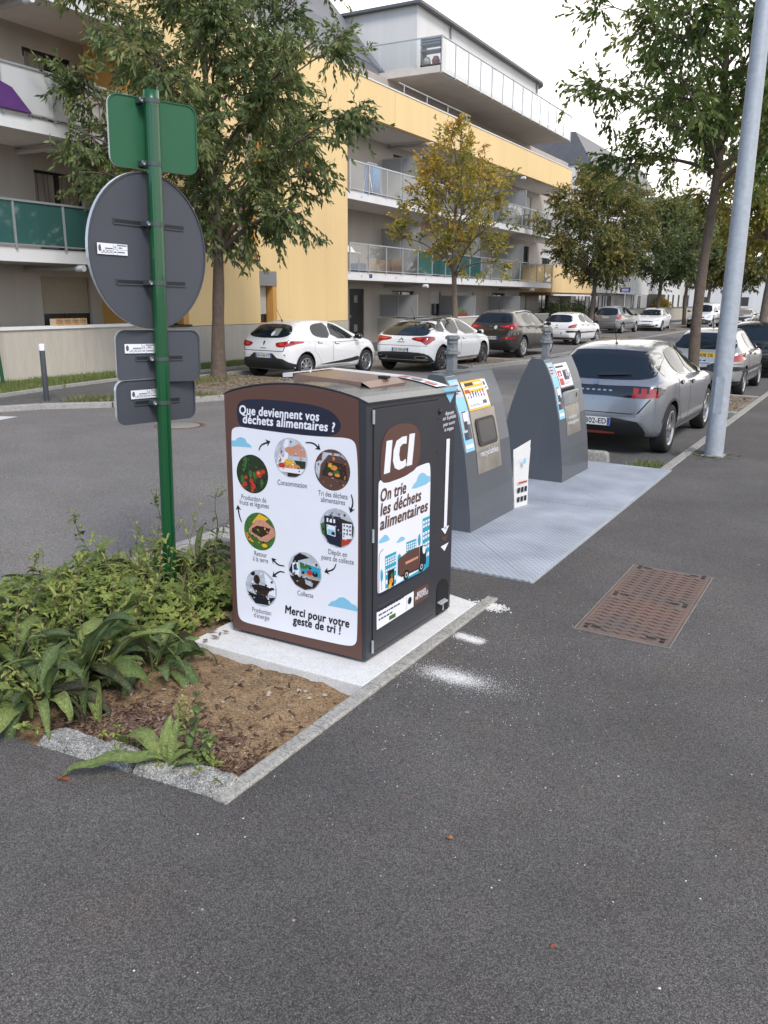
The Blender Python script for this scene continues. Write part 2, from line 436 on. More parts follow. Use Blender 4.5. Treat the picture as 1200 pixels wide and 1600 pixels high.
# ------------------------------------------------------------------ ground
def struct(mb, name, m, **k): return tag(mb.build(name, m, **k), kind='structure')
Z0 = -0.10                                         # road level; the near pavement is at 0
struct(MB().add([(-900, -900, Z0), (900, -900, Z0), (900, 1500, Z0), (-900, 1500, Z0)], [(0, 1, 2, 3)]), 'road', M_road)
# near pavement: the walk in front and along the right, with the planting bed and container pit left out
BX0, BX1, BY0, BY1 = -4.45, -1.97, 2.02, 5.02      # bed and pit outline
pv = MB()
pv.prism([(-40, -12), (12, -12), (12, 1.98), (-40, 1.98)], Z0 - .05, 0)
pv.prism([(-1.955, 1.98), (12, 1.98), (12, 90), (-1.955, 90)], Z0 - .05, 0)
pv.prism([(-3.0, 1.9795), (-1.9555, 1.9795), (-1.9555, 2.105), (-2.0, 2.10)], Z0 - .05, -0.0005)
pv.prism([(-40, 1.98), (-4.6, 1.98), (-5.3, 2.5), (-9, 2.9), (-40, 3.0)], Z0 - .05, -0.001)
pv.prism([(-4.35, 4.54), (-1.956, 4.54), (-1.956, 5.16), (-4.35, 5.16)], Z0 - .05, -0.002)
struct(pv, 'pavement', M_pave)
# parking row floor between kerb and road, slightly darker
struct(MB().add([(-4.3, 9.72, Z0 + .004), (-2.1, 9.72, Z0 + .004), (-2.1, 90, Z0 + .004), (-4.3, 90, Z0 + .004)], [(0, 1, 2, 3)]), 'parking_row', M_foot)
# long kerb between pavement and parking row
kb = MB()
y = 9.75
while y < 88:
    L = 1.0; jz = random.Random(int(y * 7)).uniform(-.004, .004)
    kb.box(-2.075 + jz, -1.955, y, y + L - .012, Z0 - .05, 0.006 + jz); y += L
struct(kb, 'pavement_kerb', M_kerb, bevel=0.012)
# smooth kerb line beside bed and slab
kb = MB()
for y0, y1 in ((2.09, 2.75), (2.757, 3.25), (3.257, 4.05), (4.057, 4.738)):
    kb.box(-2.03, -1.955, y0, y1, -.12, 0.016)
struct(kb, 'bed_edge_kerb', M_kerb, bevel=0.008)
# rough aggregate kerb at the near end of the bed
from mathutils import noise as mnoise
def rough_block(x0, x1, y0, y1, z0, z1, nx, ny, amp, sd):
    r = random.Random(sd); vs = []; fs = []
    for j in range(ny + 1):
        for i in range(nx + 1):
            u, v = i / nx, j / ny
            e = max(0.0, min(u * nx / 7.0, (1 - u) * nx / 7.0, v * ny / (nx * .09), (1 - v) * ny / (nx * .09), 1.0) * (.82 + .5 * mnoise.noise((x0 * 9 + u * 6, v * 4, sd * 3.7)))); e = min(1.0, e)
            z = z0 + (z1 - z0) * math.sin(e * math.pi / 2) ** .7
            vs.append((x0 + (x1 - x0) * u + r.uniform(-amp, amp), y0 + (y1 - y0) * v + r.uniform(-amp, amp), z + r.uniform(-amp, amp) * .9))
    for j in range(ny):
        for i in range(nx):
            a = j * (nx + 1) + i; fs.append((a, a + 1, a + nx + 2, a + nx + 1))
    return vs, fs
g = MB()
for x0, x1, sd in ((-2.99, -2.46, 1), (-2.455, -1.99, 2)):
    vs, fs = rough_block(x0, x1, 1.965, 2.145, -0.07, 0.04, 110, 40, 0.0028, sd)
    vs = [(x, y + (x + 3) * .125, z) for x, y, z in vs]
    g.add(vs, fs, 0, True)
struct(g, 'rough_kerb', M_granite)
# soil of the bed: lumpy sheet
r = random.Random(11); vs = []; fs = []; NX, NY = 90, 100
from mathutils import noise as mnoise
def soil_z(x, y):
    z = -0.035 + 0.05 * mnoise.noise((x * 1.7, y * 1.7, 3)) * .6 + 0.018 * mnoise.noise((x * 9, y * 9, 1)) + 0.008 * mnoise.noise((x * 30, y * 30, 2))
    if x > -2.25: z -= 0.03 * (x + 2.25) / .25
    z = min(z, -0.012) if x > -3.3 and y > 2.3 else z
    yk = 1.96 + max(0.0, x + 3) * .125
    return z if y > yk + .16 else (z * max(0, (y - yk) / .16) - .004 if x < -3.0 else min(z, -.03 - .05 * (yk + .16 - y) / .16))
for j in range(NY + 1):
    for i in range(NX + 1):
        x = BX0 + (BX1 - .03 - BX0) * i / NX; yy = BY0 - .06 + (4.80 - BY0) * j / NY
        vs.append((x, yy, soil_z(x, yy)))
for j in range(NY):
    for i in range(NX):
        a = j * (NX + 1) + i; fs.append((a, a + 1, a + NX + 2, a + NX + 1))
struct(MB().add(vs, fs, 0, True), 'bed_soil', M_soil)
# road-side kerb of the bed
kb = MB()
for y0, y1 in ((2.2, 3.2), (3.21, 4.2), (4.21, 5.2)): kb.box(-4.6, -4.47, y0, y1, Z0 - .05, 0.03)
kb.box(-4.46, -3.55, 4.80, 4.92, Z0 - .05, 0.03)
struct(kb, 'bed_road_kerb', M_oldconc, bevel=0.012)
# far side: footpath, lawn, kerbs, tree islands
fp = MB()
FP = [(-60, 1.0), (-16, 7.4), (-13.35, 8.9), (-13.05, 9.6), (-12.2, 10.5), (-11.5, 11.9), (-11.2, 12.6), (-11.2, 13.2), (-14.4, 13.4), (-14.9, 40), (-17, 110), (-22, 110), (-24, 10), (-60, 6)]
fp.prism(FP, Z0 - .05, -0.03)
struct(fp, 'footpath', M_foot)
def kerb_line(name, pts, w, z1, m, seg=1.0, z0=Z0 - .05):
    k = MB()
    for a, b in zip(pts[:-1], pts[1:]):
        a, b = Vector(a), Vector(b); d = b - a; L = d.length; d.normalize(); nn = Vector((-d.y, d.x)) * w / 2
        cnt = max(1, round(L / seg))
        for i in range(cnt):
            p, q = a + d * (L * i / cnt + .006), a + d * (L * (i + 1) / cnt - .006)
            k.prism([tuple(p - nn), tuple(q - nn), tuple(q + nn), tuple(p + nn)], z0, z1)
    return struct(k, name, m, bevel=0.01)
kerb_line('corner_kerb', [(-20, 5.9), (-16, 7.35), (-13.3, 8.85), (-13.0, 9.55), (-12.15, 10.45), (-11.45, 11.85), (-11.12, 12.7), (-10.72, 16.9)], .14, 0.0, M_oldconc)
island = MB()
island.prism([(-12.1, 10.65), (-11.5, 11.95), (-11.15, 12.8), (-10.85, 16.0), (-12.6, 16.0), (-14.2, 15.9), (-14.4, 13.6), (-13.4, 13.1), (-12.7, 11.6)], Z0 - .02, 0.0)
island.prism([(-10.2, 21.9), (-9.9, 25.0), (-13.9, 25.4), (-14.1, 24.2)], Z0 - .02, 0.0)
island.prism([(-12.0, 43.0), (-11.8, 46.2), (-15.2, 46.4), (-15.3, 43.2)], Z0 - .02, 0.0)
island.prism([(-12.2, 58.4), (-12.1, 61.2), (-15.3, 61.2), (-15.3, 58.4)], Z0 - .02, 0.0)
struct(island, 'tree_island', M_mulch)
kerb_line('island_kerb', [(-14.1, 24.0), (-10.15, 21.75), (-9.8, 25.1), (-14.0, 25.6)], .13, .02, M_oldconc)
kerb_line('footpath_kerb', [(-14.4, 13.4), (-14.5, 25), (-15.3, 60), (-16.5, 110)], .14, .02, M_oldconc)
kerb_line('lawn_kerb', [(-14.2, 8.2), (-14.62, 9.85), (-15.05, 11.7), (-15.3, 13.3), (-15.25, 16.6), (-15.6, 26.5)], .08, .04, M_oldconc)
lawn = MB().prism([(-14.25, 8.2), (-14.66, 9.85), (-15.09, 11.7), (-15.34, 13.3), (-15.29, 16.6), (-15.64, 26.3), (-17.2, 26.3), (-16.9, 8.0)], Z0, 0.0)
struct(lawn, 'lawn', M_lawn)
# pale concrete gutter along the far parking row
kerb_line('gutter', [(-9.75, 16.2), (-10.35, 28), (-11.3, 45), (-12.1, 75)], .30, Z0 + .006, M_oldconc, 4.0, Z0 - .03)
# white give-way dashes at the junction
M_line = mat('worn_road_paint', (.62, .62, .60), 0.8, var=.25, vscale=20)
wm = MB()
for i in range(5):
    wm.add([(-12.35 - i * 1.0, 8.28 - i * .45, Z0 + .005), (-12.85 - i * 1.0, 8.05 - i * .45, Z0 + .005), (-12.97 - i * 1.0, 8.45 - i * .45, Z0 + .005), (-12.45 - i * 1.0, 8.68 - i * .45, Z0 + .005)], [(0, 3, 2, 1)])
struct(wm, 'road_marking', M_line)
# island by the right-hand tree, its mulch and end kerb
ri = MB().prism([(-4.2, 15.9), (-2.08, 15.7), (-2.08, 18.5), (-4.2, 18.6)], Z0 - .02, -0.02)
struct(ri, 'tree_pit', M_mulch)
kerb_line('tree_pit_kerb', [(-2.1, 15.65), (-4.25, 15.85), (-4.25, 18.65), (-2.1, 18.55)], .12, .0, M_oldconc)
# grass blades on the far lawn, weeds along the kerb
def scatter_blades(n, area, h0, h1, sd, z, lean=.5):
    rr = random.Random(sd); mb = MB()
    for _ in range(n):
        x, yy = area(rr); h = rr.uniform(h0, h1); a = rr.uniform(0, 6.28); w = h * .09
        dx, dy = math.cos(a), math.sin(a); t = rr.uniform(0, lean) * h; b = rr.uniform(0, 6.28)
        ex, ey = math.cos(b) * t, math.sin(b) * t
        mb.add([(x - dx * w, yy - dy * w, z), (x + dx * w, yy + dy * w, z), (x + ex, yy + ey, z + h)], [(0, 1, 2)])
    return mb
M_blade = mat('grass_blade', (.13, .17, .045), .6, var=.35, vscale=1.3, coord='Generated')
M_blade2 = mat('dry_weed', (.15, .155, .06), .7, var=.4, vscale=2, coord='Generated')
def lawn_area(rr):
    yy = rr.uniform(8.4, 26); x0 = -15.0 if yy > 11.7 else -14.6
    return rr.uniform(-16.85, x0 - .3 - (0.35 if yy > 12 else 0)), yy
tag(scatter_blades(14000, lawn_area, .04, .11, 1, 0.0).build('lawn_grass', M_blade), 'short green lawn strip below the rendered terrace wall', 'grass', kind='stuff')
def weed_area(rr):
    t = rr.betavariate(1.2, 1.2); return (-13.0 + t * 1.6 + rr.gauss(0, .12), 9.9 + t * 2.2 + rr.gauss(0, .14) + .25)
tag(scatter_blades(2600, weed_area, .03, .13, 2, -0.02, .9).build('kerb_weeds', M_blade2), 'straggly dry weeds along the far street corner kerb', 'weeds', kind='stuff')
def weed2(rr): return (-2.32 + rr.gauss(0, .12), 10.15 + rr.gauss(0, .18))
tag(scatter_blades(700, weed2, .02, .10, 3, Z0, .9).build('kerb_weeds', M_blade), 'small weeds in the kerb behind the silver hatchback', 'weeds', kind='stuff')
def weed3(rr): return (-13.6 + rr.gauss(0, .35), 14.0 + rr.gauss(0, .6))
tag(scatter_blades(2200, weed3, .03, .10, 4, 0.0, .9).build('island_weeds', M_blade2), 'weedy grass on the mulch around the big tree trunk', 'weeds', kind='stuff')
# leaf litter flakes on the tree islands
def litter(n, area, s0, s1, sd, z, name, m, label):
    rr = random.Random(sd); mb = MB()
    for _ in range(n):
        x, yy = area(rr); s_ = rr.uniform(s0, s1); a = rr.uniform(0, 6.28)
        u = Vector((math.cos(a), math.sin(a), rr.uniform(-.4, .4))) * s_; w = Vector((-math.sin(a), math.cos(a), rr.uniform(-.4, .4))) * s_ * .4
        c = Vector((x, yy, z + rr.uniform(0.003, .02)))
        mb.add([c - u, c - w, c + u, c + w], [(0, 1, 2, 3)])
    return tag(mb.build(name, m), label, 'leaf litter', kind='stuff')
M_dead = mat('dead_leaf', (.24, .17, .10), .8, var=.5, vscale=3, coord='Generated')
litter(1800, lambda q: (q.uniform(-14, -10.9), q.uniform(12.9, 15.9)), .02, .05, 6, 0.0, 'leaf_litter', M_dead, 'dry brown leaves and chips strewn around the big tree')
litter(900, lambda q: (q.uniform(-13.6, -10.1), q.uniform(22.6, 25.0)), .02, .05, 7, 0.0, 'leaf_litter', M_dead, 'dry leaves on the island under the orange tree')
litter(900, lambda q: (q.uniform(-4.1, -2.2), q.uniform(15.9, 18.4)), .02, .06, 8, -0.02, 'leaf_litter', M_dead, 'fallen leaves in the tree pit between two silver cars')
ART_F = {'blob': [(0.0865, 1.2883), (0.0934, 1.3417), (0.1302, 1.3678), (0.2429, 1.3788), (0.4295, 1.3791), (0.5941, 1.371), (0.6957, 1.348), (0.7456, 1.3021), (0.7525, 1.2679), (0.7264, 1.2334), (0.6727, 1.2177), (0.5471, 1.2109), (0.3171, 1.2138), (0.1412, 1.2181), (0.0958, 1.2318)], 'panel': [(0.0411, 1.1847), (0.0587, 1.2102), (0.1003, 1.2189), (0.1412, 1.2181), (0.317, 1.2112), (0.547, 1.2084), (0.6799, 1.2132), (0.7878, 1.2187), (0.8301, 1.2062), (0.8455, 1.1642), (0.8522, 1.015), (0.8528, 0.6314), (0.8474, 0.1517), (0.8399, 0.1066), (0.8042, 0.0839), (0.653, 0.0793), (0.4491, 0.0759), (0.2029, 0.0758), (0.0924, 0.0755), (0.0497, 0.0891), (0.0362, 0.1452), (0.0398, 0.5068), (0.0409, 0.9264)], 'cloud1': [(0.0425, 1.1376), (0.0693, 1.1413), (0.083, 1.1546), (0.1065, 1.1633), (0.1358, 1.1578), (0.1513, 1.1338), (0.1674, 1.1285), (0.1831, 1.1126), (0.0413, 1.1064)], 'cloud2': [(0.6614, 0.292), (0.6859, 0.3198), (0.7131, 0.3316), (0.7343, 0.3517), (0.7641, 0.3585), (0.7936, 0.3465), (0.8126, 0.3312), (0.8434, 0.3263), (0.8521, 0.2944), (0.7532, 0.2944)], 'c_tomato': [(0.1782, 0.9644), (0.1049, 0.1112)], 'c_meal': [(0.4383, 1.0812), (0.105, 0.1097)], 'c_sort': [(0.6972, 1.0428), (0.1067, 0.111)], 'c_depot': [(0.7253, 0.7353), (0.1046, 0.1099)], 'c_hands': [(0.217, 0.6424), (0.1055, 0.1112)], 'c_truck': [(0.5162, 0.4616), (0.1061, 0.1123)], 'c_wok': [(0.215, 0.3081), (0.107, 0.113)], 'arrows': [(0.2296, 1.1009), (0.2434, 1.1326), (0.2965, 1.1532), (0.5344, 1.1715), (0.5839, 1.1758), (0.6176, 1.1496), (0.8121, 0.9282), (0.8248, 0.8852), (0.8103, 0.8424), (0.7178, 0.5378), (0.7026, 0.502), (0.6544, 0.4846), (0.3808, 0.4696), (0.3374, 0.4667), (0.3041, 0.4947), (0.3815, 0.4323), (0.3446, 0.4331), (0.3065, 0.4002), (0.0937, 0.6795), (0.0766, 0.7162), (0.0717, 0.7643)], 'text': [('Que deviennent vos', (0.1068, 1.2902), (0.6195, 1.2934)), ('déchets alimentaires ?', (0.1285, 1.2423), (0.7159, 1.2449)), ('Consommation', (0.3484, 0.9263), (0.5384, 0.9289)), ('Production de', (0.0981, 0.8137), (0.2688, 0.8142)), ('fruits et légumes', (0.0835, 0.7824), (0.2851, 0.7844)), ('Tri des déchets', (0.6103, 0.899), (0.7904, 0.8987)), ('alimentaires', (0.6259, 0.8662), (0.7749, 0.8667)), ('Retour', (0.1761, 0.4978), (0.2623, 0.4979)), ('à la terre', (0.1644, 0.4659), (0.2701, 0.4664)), ('Dépôt en', (0.6705, 0.5858), (0.785, 0.586)), ('point de collecte', (0.6259, 0.5496), (0.8276, 0.5556)), ('Collecte', (0.4655, 0.3156), (0.5697, 0.3176)), ('Production', (0.1469, 0.1561), (0.2808, 0.1567)), ("d'énergie", (0.1567, 0.1232), (0.2666, 0.1233)), ('Merci pour votre', (0.3793, 0.1925), (0.7972, 0.1922)), ('geste de tri !', (0.4305, 0.1407), (0.7443, 0.1428))]}
ART_S = {'door': [(0.0482, 1.3977), (0.7107, 1.4036), (0.7043, 0.0449), (0.0382, 0.0398)], 'blob': [(0.1168, 1.0472), (0.1196, 1.1212), (0.1375, 1.1991), (0.1866, 1.2493), (0.2654, 1.2632), (0.3711, 1.2588), (0.4571, 1.2394), (0.5059, 1.2035), (0.5278, 1.1545), (0.5275, 1.0739), (0.5135, 1.0218), (0.4761, 0.9868), (0.4014, 0.9749), (0.2931, 0.969), (0.2008, 0.9634), (0.1503, 0.973), (0.1226, 0.9932)], 'I1': [(0.1739, 1.1887), (0.2322, 1.187), (0.2092, 1.0175), (0.1499, 1.0171)], 'C': [(0.3786, 1.1884), (0.3307, 1.1898), (0.2724, 1.1761), (0.2443, 1.13), (0.2382, 1.0737), (0.2571, 1.0327), (0.2982, 1.0149), (0.3458, 1.0183), (0.3782, 1.0279), (0.3677, 1.0655), (0.3331, 1.0553), (0.3104, 1.0637), (0.3004, 1.0972), (0.3092, 1.1379), (0.3373, 1.1505), (0.3758, 1.1472)], 'I2': [(0.4052, 1.1946), (0.4646, 1.1921), (0.4375, 1.0207), (0.3796, 1.0212)], 'panel': [(0.101, 0.9624), (0.1063, 0.9852), (0.1226, 0.9932), (0.1392, 0.978), (0.1614, 0.9674), (0.2932, 0.9638), (0.4138, 0.973), (0.4885, 0.9998), (0.5793, 1.0022), (0.6219, 1.0023), (0.6439, 0.9908), (0.6526, 0.8972), (0.651, 0.6665), (0.6558, 0.4479), (0.6495, 0.3871), (0.6196, 0.368), (0.545, 0.3645), (0.2664, 0.3685), (0.1324, 0.3691), (0.1076, 0.3726), (0.0986, 0.386), (0.1006, 0.641)], 'lip': [(0.1008, 0.3787), (0.1324, 0.3691), (0.2664, 0.3685), (0.545, 0.3645), (0.6495, 0.3871), (0.6515, 0.3682), (0.6268, 0.3602), (0.5455, 0.3499), (0.2666, 0.3527), (0.1382, 0.3459), (0.1099, 0.3526)], 'cloud': [(0.4283, 0.8788), (0.4629, 0.908), (0.4907, 0.9169), (0.5091, 0.9479), (0.5517, 0.9584), (0.5917, 0.9432), (0.6083, 0.9253), (0.6449, 0.923), (0.6505, 0.88)], 'cloud2': [(0.1027, 0.6501), (0.1137, 0.6702), (0.1414, 0.6766), (0.1638, 0.6891), (0.1924, 0.6766), (0.218, 0.6489), (0.2042, 0.6436)], 'cloud3': [(0.2773, 0.6082), (0.3045, 0.624), (0.3345, 0.6372), (0.3654, 0.6247), (0.378, 0.6115), (0.3658, 0.6054)], 'b1': [(0.5691, 0.6837), (0.6532, 0.684), (0.6565, 0.3853), (0.5785, 0.3734)], 'b2': [(0.3909, 0.5878), (0.5034, 0.5821), (0.505, 0.5217), (0.3921, 0.5288)], 'b3': [(0.1706, 0.5647), (0.2851, 0.5638), (0.2879, 0.3774), (0.1781, 0.3769)], 'b4': [(0.3, 0.5316), (0.318, 0.5406), (0.3365, 0.5257), (0.3384, 0.4183), (0.3018, 0.4147)], 't1': [(0.5353, 0.6135), (0.5524, 0.5742), (0.5507, 0.539), (0.5378, 0.5279), (0.5242, 0.5383), (0.518, 0.5751)], 't2': [(0.1371, 0.5074), (0.1509, 0.4771), (0.1523, 0.4435), (0.1377, 0.4263), (0.1274, 0.4439), (0.126, 0.484)], 'lampline': [(0.1109, 0.3756), (0.1119, 0.5862), (0.123, 0.5997), (0.1532, 0.6099)], 't2line': [(0.1403, 0.3801), (0.1387, 0.434)], 'tbody': [(0.3063, 0.5129), (0.4109, 0.531), (0.5338, 0.5274), (0.5414, 0.398), (0.3202, 0.4096), (0.3052, 0.4345)], 'tcab': [(0.5404, 0.5272), (0.5943, 0.5213), (0.6158, 0.4871), (0.6157, 0.4034), (0.5439, 0.4045)], 'twin': [(0.5674, 0.5192), (0.5971, 0.517), (0.6089, 0.4888), (0.596, 0.4667), (0.5754, 0.4756)], 'tchas': [(0.32, 0.42), (0.5409, 0.4161), (0.5416, 0.3907), (0.3388, 0.3988)], 'tstripe': [(0.3807, 0.4763), (0.522, 0.4748), (0.5224, 0.4604), (0.381, 0.4609)], 'wheels': [(0.3923, 0.3977), (0.5615, 0.3983)], 'wheelr': [(0.4177, 0.3963), (0.5846, 0.3965)], 'road': [(0.1724, 0.3719), (0.2904, 0.3712), (0.6536, 0.3882), (0.6499, 0.376), (0.5992, 0.3641), (0.2663, 0.3699), (0.1897, 0.3708)], 'dark': [(0.2002, 0.4756), (0.2626, 0.4687), (0.2639, 0.3727), (0.2013, 0.3754)], 'flower': [(0.2359, 0.4265), (0.2207, 0.4172), (0.2444, 0.4036), (0.2512, 0.4324), (0.2239, 0.4434)], 'stick': [(0.0913, 0.2682), (0.4852, 0.2711), (0.4837, 0.1759), (0.0941, 0.1674)], 'green': [(0.2184, 0.2057), (0.2868, 0.204), (0.2872, 0.1793), (0.2187, 0.1814)], 'brownst': [(0.4878, 0.2725), (0.6548, 0.2709), (0.6578, 0.1818), (0.4902, 0.1774)], 'bluedot': [(0.4394, 0.2276)], 'sline': [(0.404, 0.2621), (0.4057, 0.1794)], 'tri1': [(0.7798, 1.4072), (0.965, 1.4056), (0.873, 1.3141)], 'shaft': [(0.8418, 1.1058), (0.883, 1.1039), (0.8747, 0.5503), (0.8383, 0.5614)], 'head': [(0.8041, 0.5676), (0.9057, 0.5676), (0.8579, 0.5216)], 'tri2': [(0.802, 0.5121), (0.8993, 0.5099), (0.8525, 0.4753)], 'tri3': [(0.8044, 0.4553), (0.9062, 0.4594), (0.8552, 0.4162)], 'arch': [(0.77, 0.0338), (0.7684, 0.1845), (0.7889, 0.2244), (0.8255, 0.2383), (0.8633, 0.2353), (0.8945, 0.2193), (0.9194, 0.1824), (0.9218, 0.0315)], 'pedal': [(0.7776, 0.1395), (0.8755, 0.1328), (0.8767, 0.105), (0.7937, 0.1075)], 'hinge': [(0.0548, 1.3268), (0.0478, 0.7062), (0.0426, 0.0839)], 'lock': [(0.7362, 1.2784)], 'text': [('On trie', (0.1212, 0.8756), (0.3764, 0.8758)), ('les déchets', (0.1217, 0.7992), (0.5432, 0.8005)), ('alimentaires', (0.1189, 0.7225), (0.6217, 0.7239)), ('Appuyez', (0.8151, 1.2486), (0.9238, 1.2446)), ('sur la pédale', (0.7877, 1.2217), (0.9493, 1.2165)), ('pour ouvrir', (0.795, 1.186), (0.9419, 1.1833)), ('la trappe', (0.8107, 1.1541), (0.9226, 1.1492)), ('RENNES', (0.522, 0.2309), (0.6242, 0.2279)), ('MÉTROPOLE', (0.5027, 0.2078), (0.6487, 0.2041))]}
# ------------------------------------------------------------------ food waste bin
M_anth = mat('anthracite_sheet', '#33343a', .42, var=.06, vscale=3, coat=.15)
M_navy = mat('navy_print', '#1f2338', .4)
M_brown = mat('brown_print', '#5d4038', .42, var=.04, vscale=4)
M_white = mat('poster_white', '#e9eaf2', .38, var=.02, vscale=5)
M_lblue = mat('pale_blue_print', '#86c2de', .4)
M_teal = mat('teal_print', '#2f9dbb', .4)
M_ink = mat('black_ink', '#17171c', .45)
M_grey = mat('grey_ink', '#55555c', .5)
M_red = mat('red_print', '#b8382a', .45)
M_orange = mat('orange_print', '#d98a3a', .45, var=.3, vscale=60)
M_green = mat('green_print', '#3f6a2c', .45, var=.5, vscale=70)
M_dgreen = mat('dark_leaf_print', '#26331d', .45, var=.7, vscale=60)
M_skin = mat('pink_print', '#c98d77', .45, var=.2, vscale=40)
M_pgrey = mat('pale_grey_print', '#b9bdc6', .45, var=.3, vscale=30)
M_soilp = mat('dark_brown_print', '#33221b', .45, var=.4, vscale=70)
M_yel = mat('yellow_print', '#e5b32e', .45)
M_steel = mat('brushed_steel', (.36, .33, .29), .38, metal=.75, var=.25, vscale=5)
M_black = mat('black_plastic', (.012, .012, .013), .45)
M_void = mat('dark_cavity', (.006, .006, .007), .9)
M_galv = mat('galvanised_steel', (.42, .45, .48), .5, metal=.35, var=.15, vscale=14)
PAL = [M_white, M_navy, M_brown, M_lblue, M_teal, M_ink, M_grey, M_red, M_orange, M_green, M_dgreen, M_skin, M_pgrey, M_soilp, M_yel]
WH, NV, BR, LB, TE, IK, GY, RE, OR, GN, DG, SK, PG, SO, YE = range(15)
slab = MB()
slab.prism([(-3.17, 3.165), (-2.035, 3.205), (-2.035, 4.58), (-2.5, 4.70), (-3.17, 4.70)], -.12, 0.012)
tag(slab.build('concrete_slab', M_conc, bevel=.006), 'freshly poured white concrete slab under the brown food waste bin', 'concrete slab')
bin1 = thing('food_waste_bin', 'brown and anthracite food waste bin with arched roof and illustrated posters on white slab', 'waste bin', (-2.154, 3.424, 0.012))
ex = Vector((math.cos(R(2.0)), math.sin(R(2.0)), 0)); ey = Vector((math.sin(R(1.5)), math.cos(R(1.5)), 0)); ez = Vector((0, 0, 1))
def Lb(u, d, z): return ex * u + ey * d + ez * z
BW, BD = .900, .952
def arch_z(u, d=0.0): t = (u + BW) / BW; return 1.395 + .012 * t + .068 * (1 - (2 * t - 1) ** 2) - .028 * max(0.0, d) / BD
mb = MB()
us = [-BW + BW * i / 20 for i in range(21)]
prof = [(-BW, 0.02), (0, 0.02)] + [(u, arch_z(u)) for u in reversed(us)]
vs = [Lb(u, 0, z) for u, z in prof] + [Lb(u, BD, z - (.028 if z > 1 else 0)) for u, z in prof]; n_ = len(prof)
mb.add(vs, [tuple(range(n_)), tuple(range(2 * n_ - 1, n_ - 1, -1))] + [(i, n_ + i, n_ + (i + 1) % n_, (i + 1) % n_) for i in range(n_)])
mb.build('body', M_anth, bin1, bevel=.004)
rf = MB(); vs = []
M_roof = mat('grey_roof_sheet', '#4c5057', .26, metal=.35, coat=.3, var=.06, vscale=4)
for d in (-.004, BD + .03):
    for dz in (0.002, .008):
        vs += [Lb(u + (.012 if i == 20 else (-.006 if i == 0 else 0)), d, arch_z(u, d) + dz - (.010 if i in (0, 20) else 0)) for i, u in enumerate(us)]
k = 21
for i in range(k - 1):
    rf.add([vs[k + i], vs[k + i + 1], vs[3 * k + i + 1], vs[3 * k + i]], [(0, 1, 2, 3)], 0)
    rf.add([vs[i], vs[i + 1], vs[2 * k + i + 1], vs[2 * k + i]], [(3, 2, 1, 0)], 0)
    rf.add([vs[i], vs[i + 1], vs[k + i + 1], vs[k + i]], [(0, 1, 2, 3)], 0)
    rf.add([vs[2 * k + i], vs[2 * k + i + 1], vs[3 * k + i + 1], vs[3 * k + i]], [(3, 2, 1, 0)], 0)
rf.add([vs[k - 1], vs[3 * k - 1], vs[4 * k - 1], vs[2 * k - 1]], [(0, 1, 2, 3)], 0); rf.add([vs[0], vs[2 * k], vs[3 * k], vs[k]], [(3, 2, 1, 0)], 0)
rf.build('roof', M_roof, bin1)
# hatch on the roof: folded brown flap with pale rim, lying slightly open
M_flap = mat('brown_metal_flap', '#7c6152', .35, metal=.3, coat=.2, var=.06)
zt = 1.476
hf = MB()
def lid_quad(p, m=0): hf.add([Lb(*q) for q in p], [(0, 1, 2, 3)], m)
LX0, LX1, LD0, LD1 = -.63, -.20, .26, .62
def lz(u): return zt + .006 - .022 * ((u - LX0) / (LX1 - LX0))
for t in (0, .012):
    lid_quad([(LX0, LD0, lz(LX0) + t), (LX1, LD0, lz(LX1) + t), (LX1, LD1, lz(LX1) + t), (LX0, LD1, lz(LX0) + t)][::1 if t else -1])
lid_quad([(LX0, LD0, lz(LX0) + .012), (LX0 - .004, LD0 - .012, lz(LX0) - .022), (LX1 + .0, LD0 - .012, lz(LX1) - .026), (LX1, LD0, lz(LX1) + .012)])
lid_quad([(LX1, LD0, lz(LX1) + .012), (LX1 + .055, LD0 - .004, lz(LX1) - .014), (LX1 + .055, LD1, lz(LX1) - .014), (LX1, LD1, lz(LX1) + .012)])
lid_quad([(LX1 + .055, LD0 - .004, lz(LX1) - .014), (LX1 + .055, LD0 - .004, lz(LX1) - .026), (LX1 + .055, LD1, lz(LX1) - .026), (LX1 + .055, LD1, lz(LX1) - .014)])
flap = hf.build('hatch_flap', M_flap, bin1)
rim = MB()
for d0, d1, u0, u1 in ((LD0 - .01, LD1 + .02, LX0 - .07, LX0 - .002), (LD1, LD1 + .10, LX0 - .07, LX1)):
    rim.add([Lb(u0, d0, lz(u0) + .010), Lb(u1, d0, lz(u1) + .016), Lb(u1, d1, lz(u1) + .016), Lb(u0, d1, lz(u0) + .010)], [(0, 1, 2, 3)])
    rim.add([Lb(u0, d0, lz(u0) + .010), Lb(u0, d0, lz(u0) - .012), Lb(u1, d0, lz(u1) - .004), Lb(u1, d0, lz(u1) + .016)], [(0, 1, 2, 3)])
rim.build('hatch_rim', mat('white_painted_metal', (.66, .66, .68), .35, coat=.2), flap)
for i in range(6): MB().add([Lb(LX0 - .045 + .004 * math.cos(a), LD0 + .05 + i * .06 + .006 * math.sin(a), lz(LX0 - .045) + .0145) for a in (0, 1.05, 2.1, 3.14, 4.2, 5.2)], [tuple(range(6))]).build('rim_hole', M_void, flap)
kn = MB().obox(Lb(-.21, .50, lz(-.21) + .020), ex * .028, ey * .02, ez * .008); kn.build('latch', M_black, flap, bevel=.003)
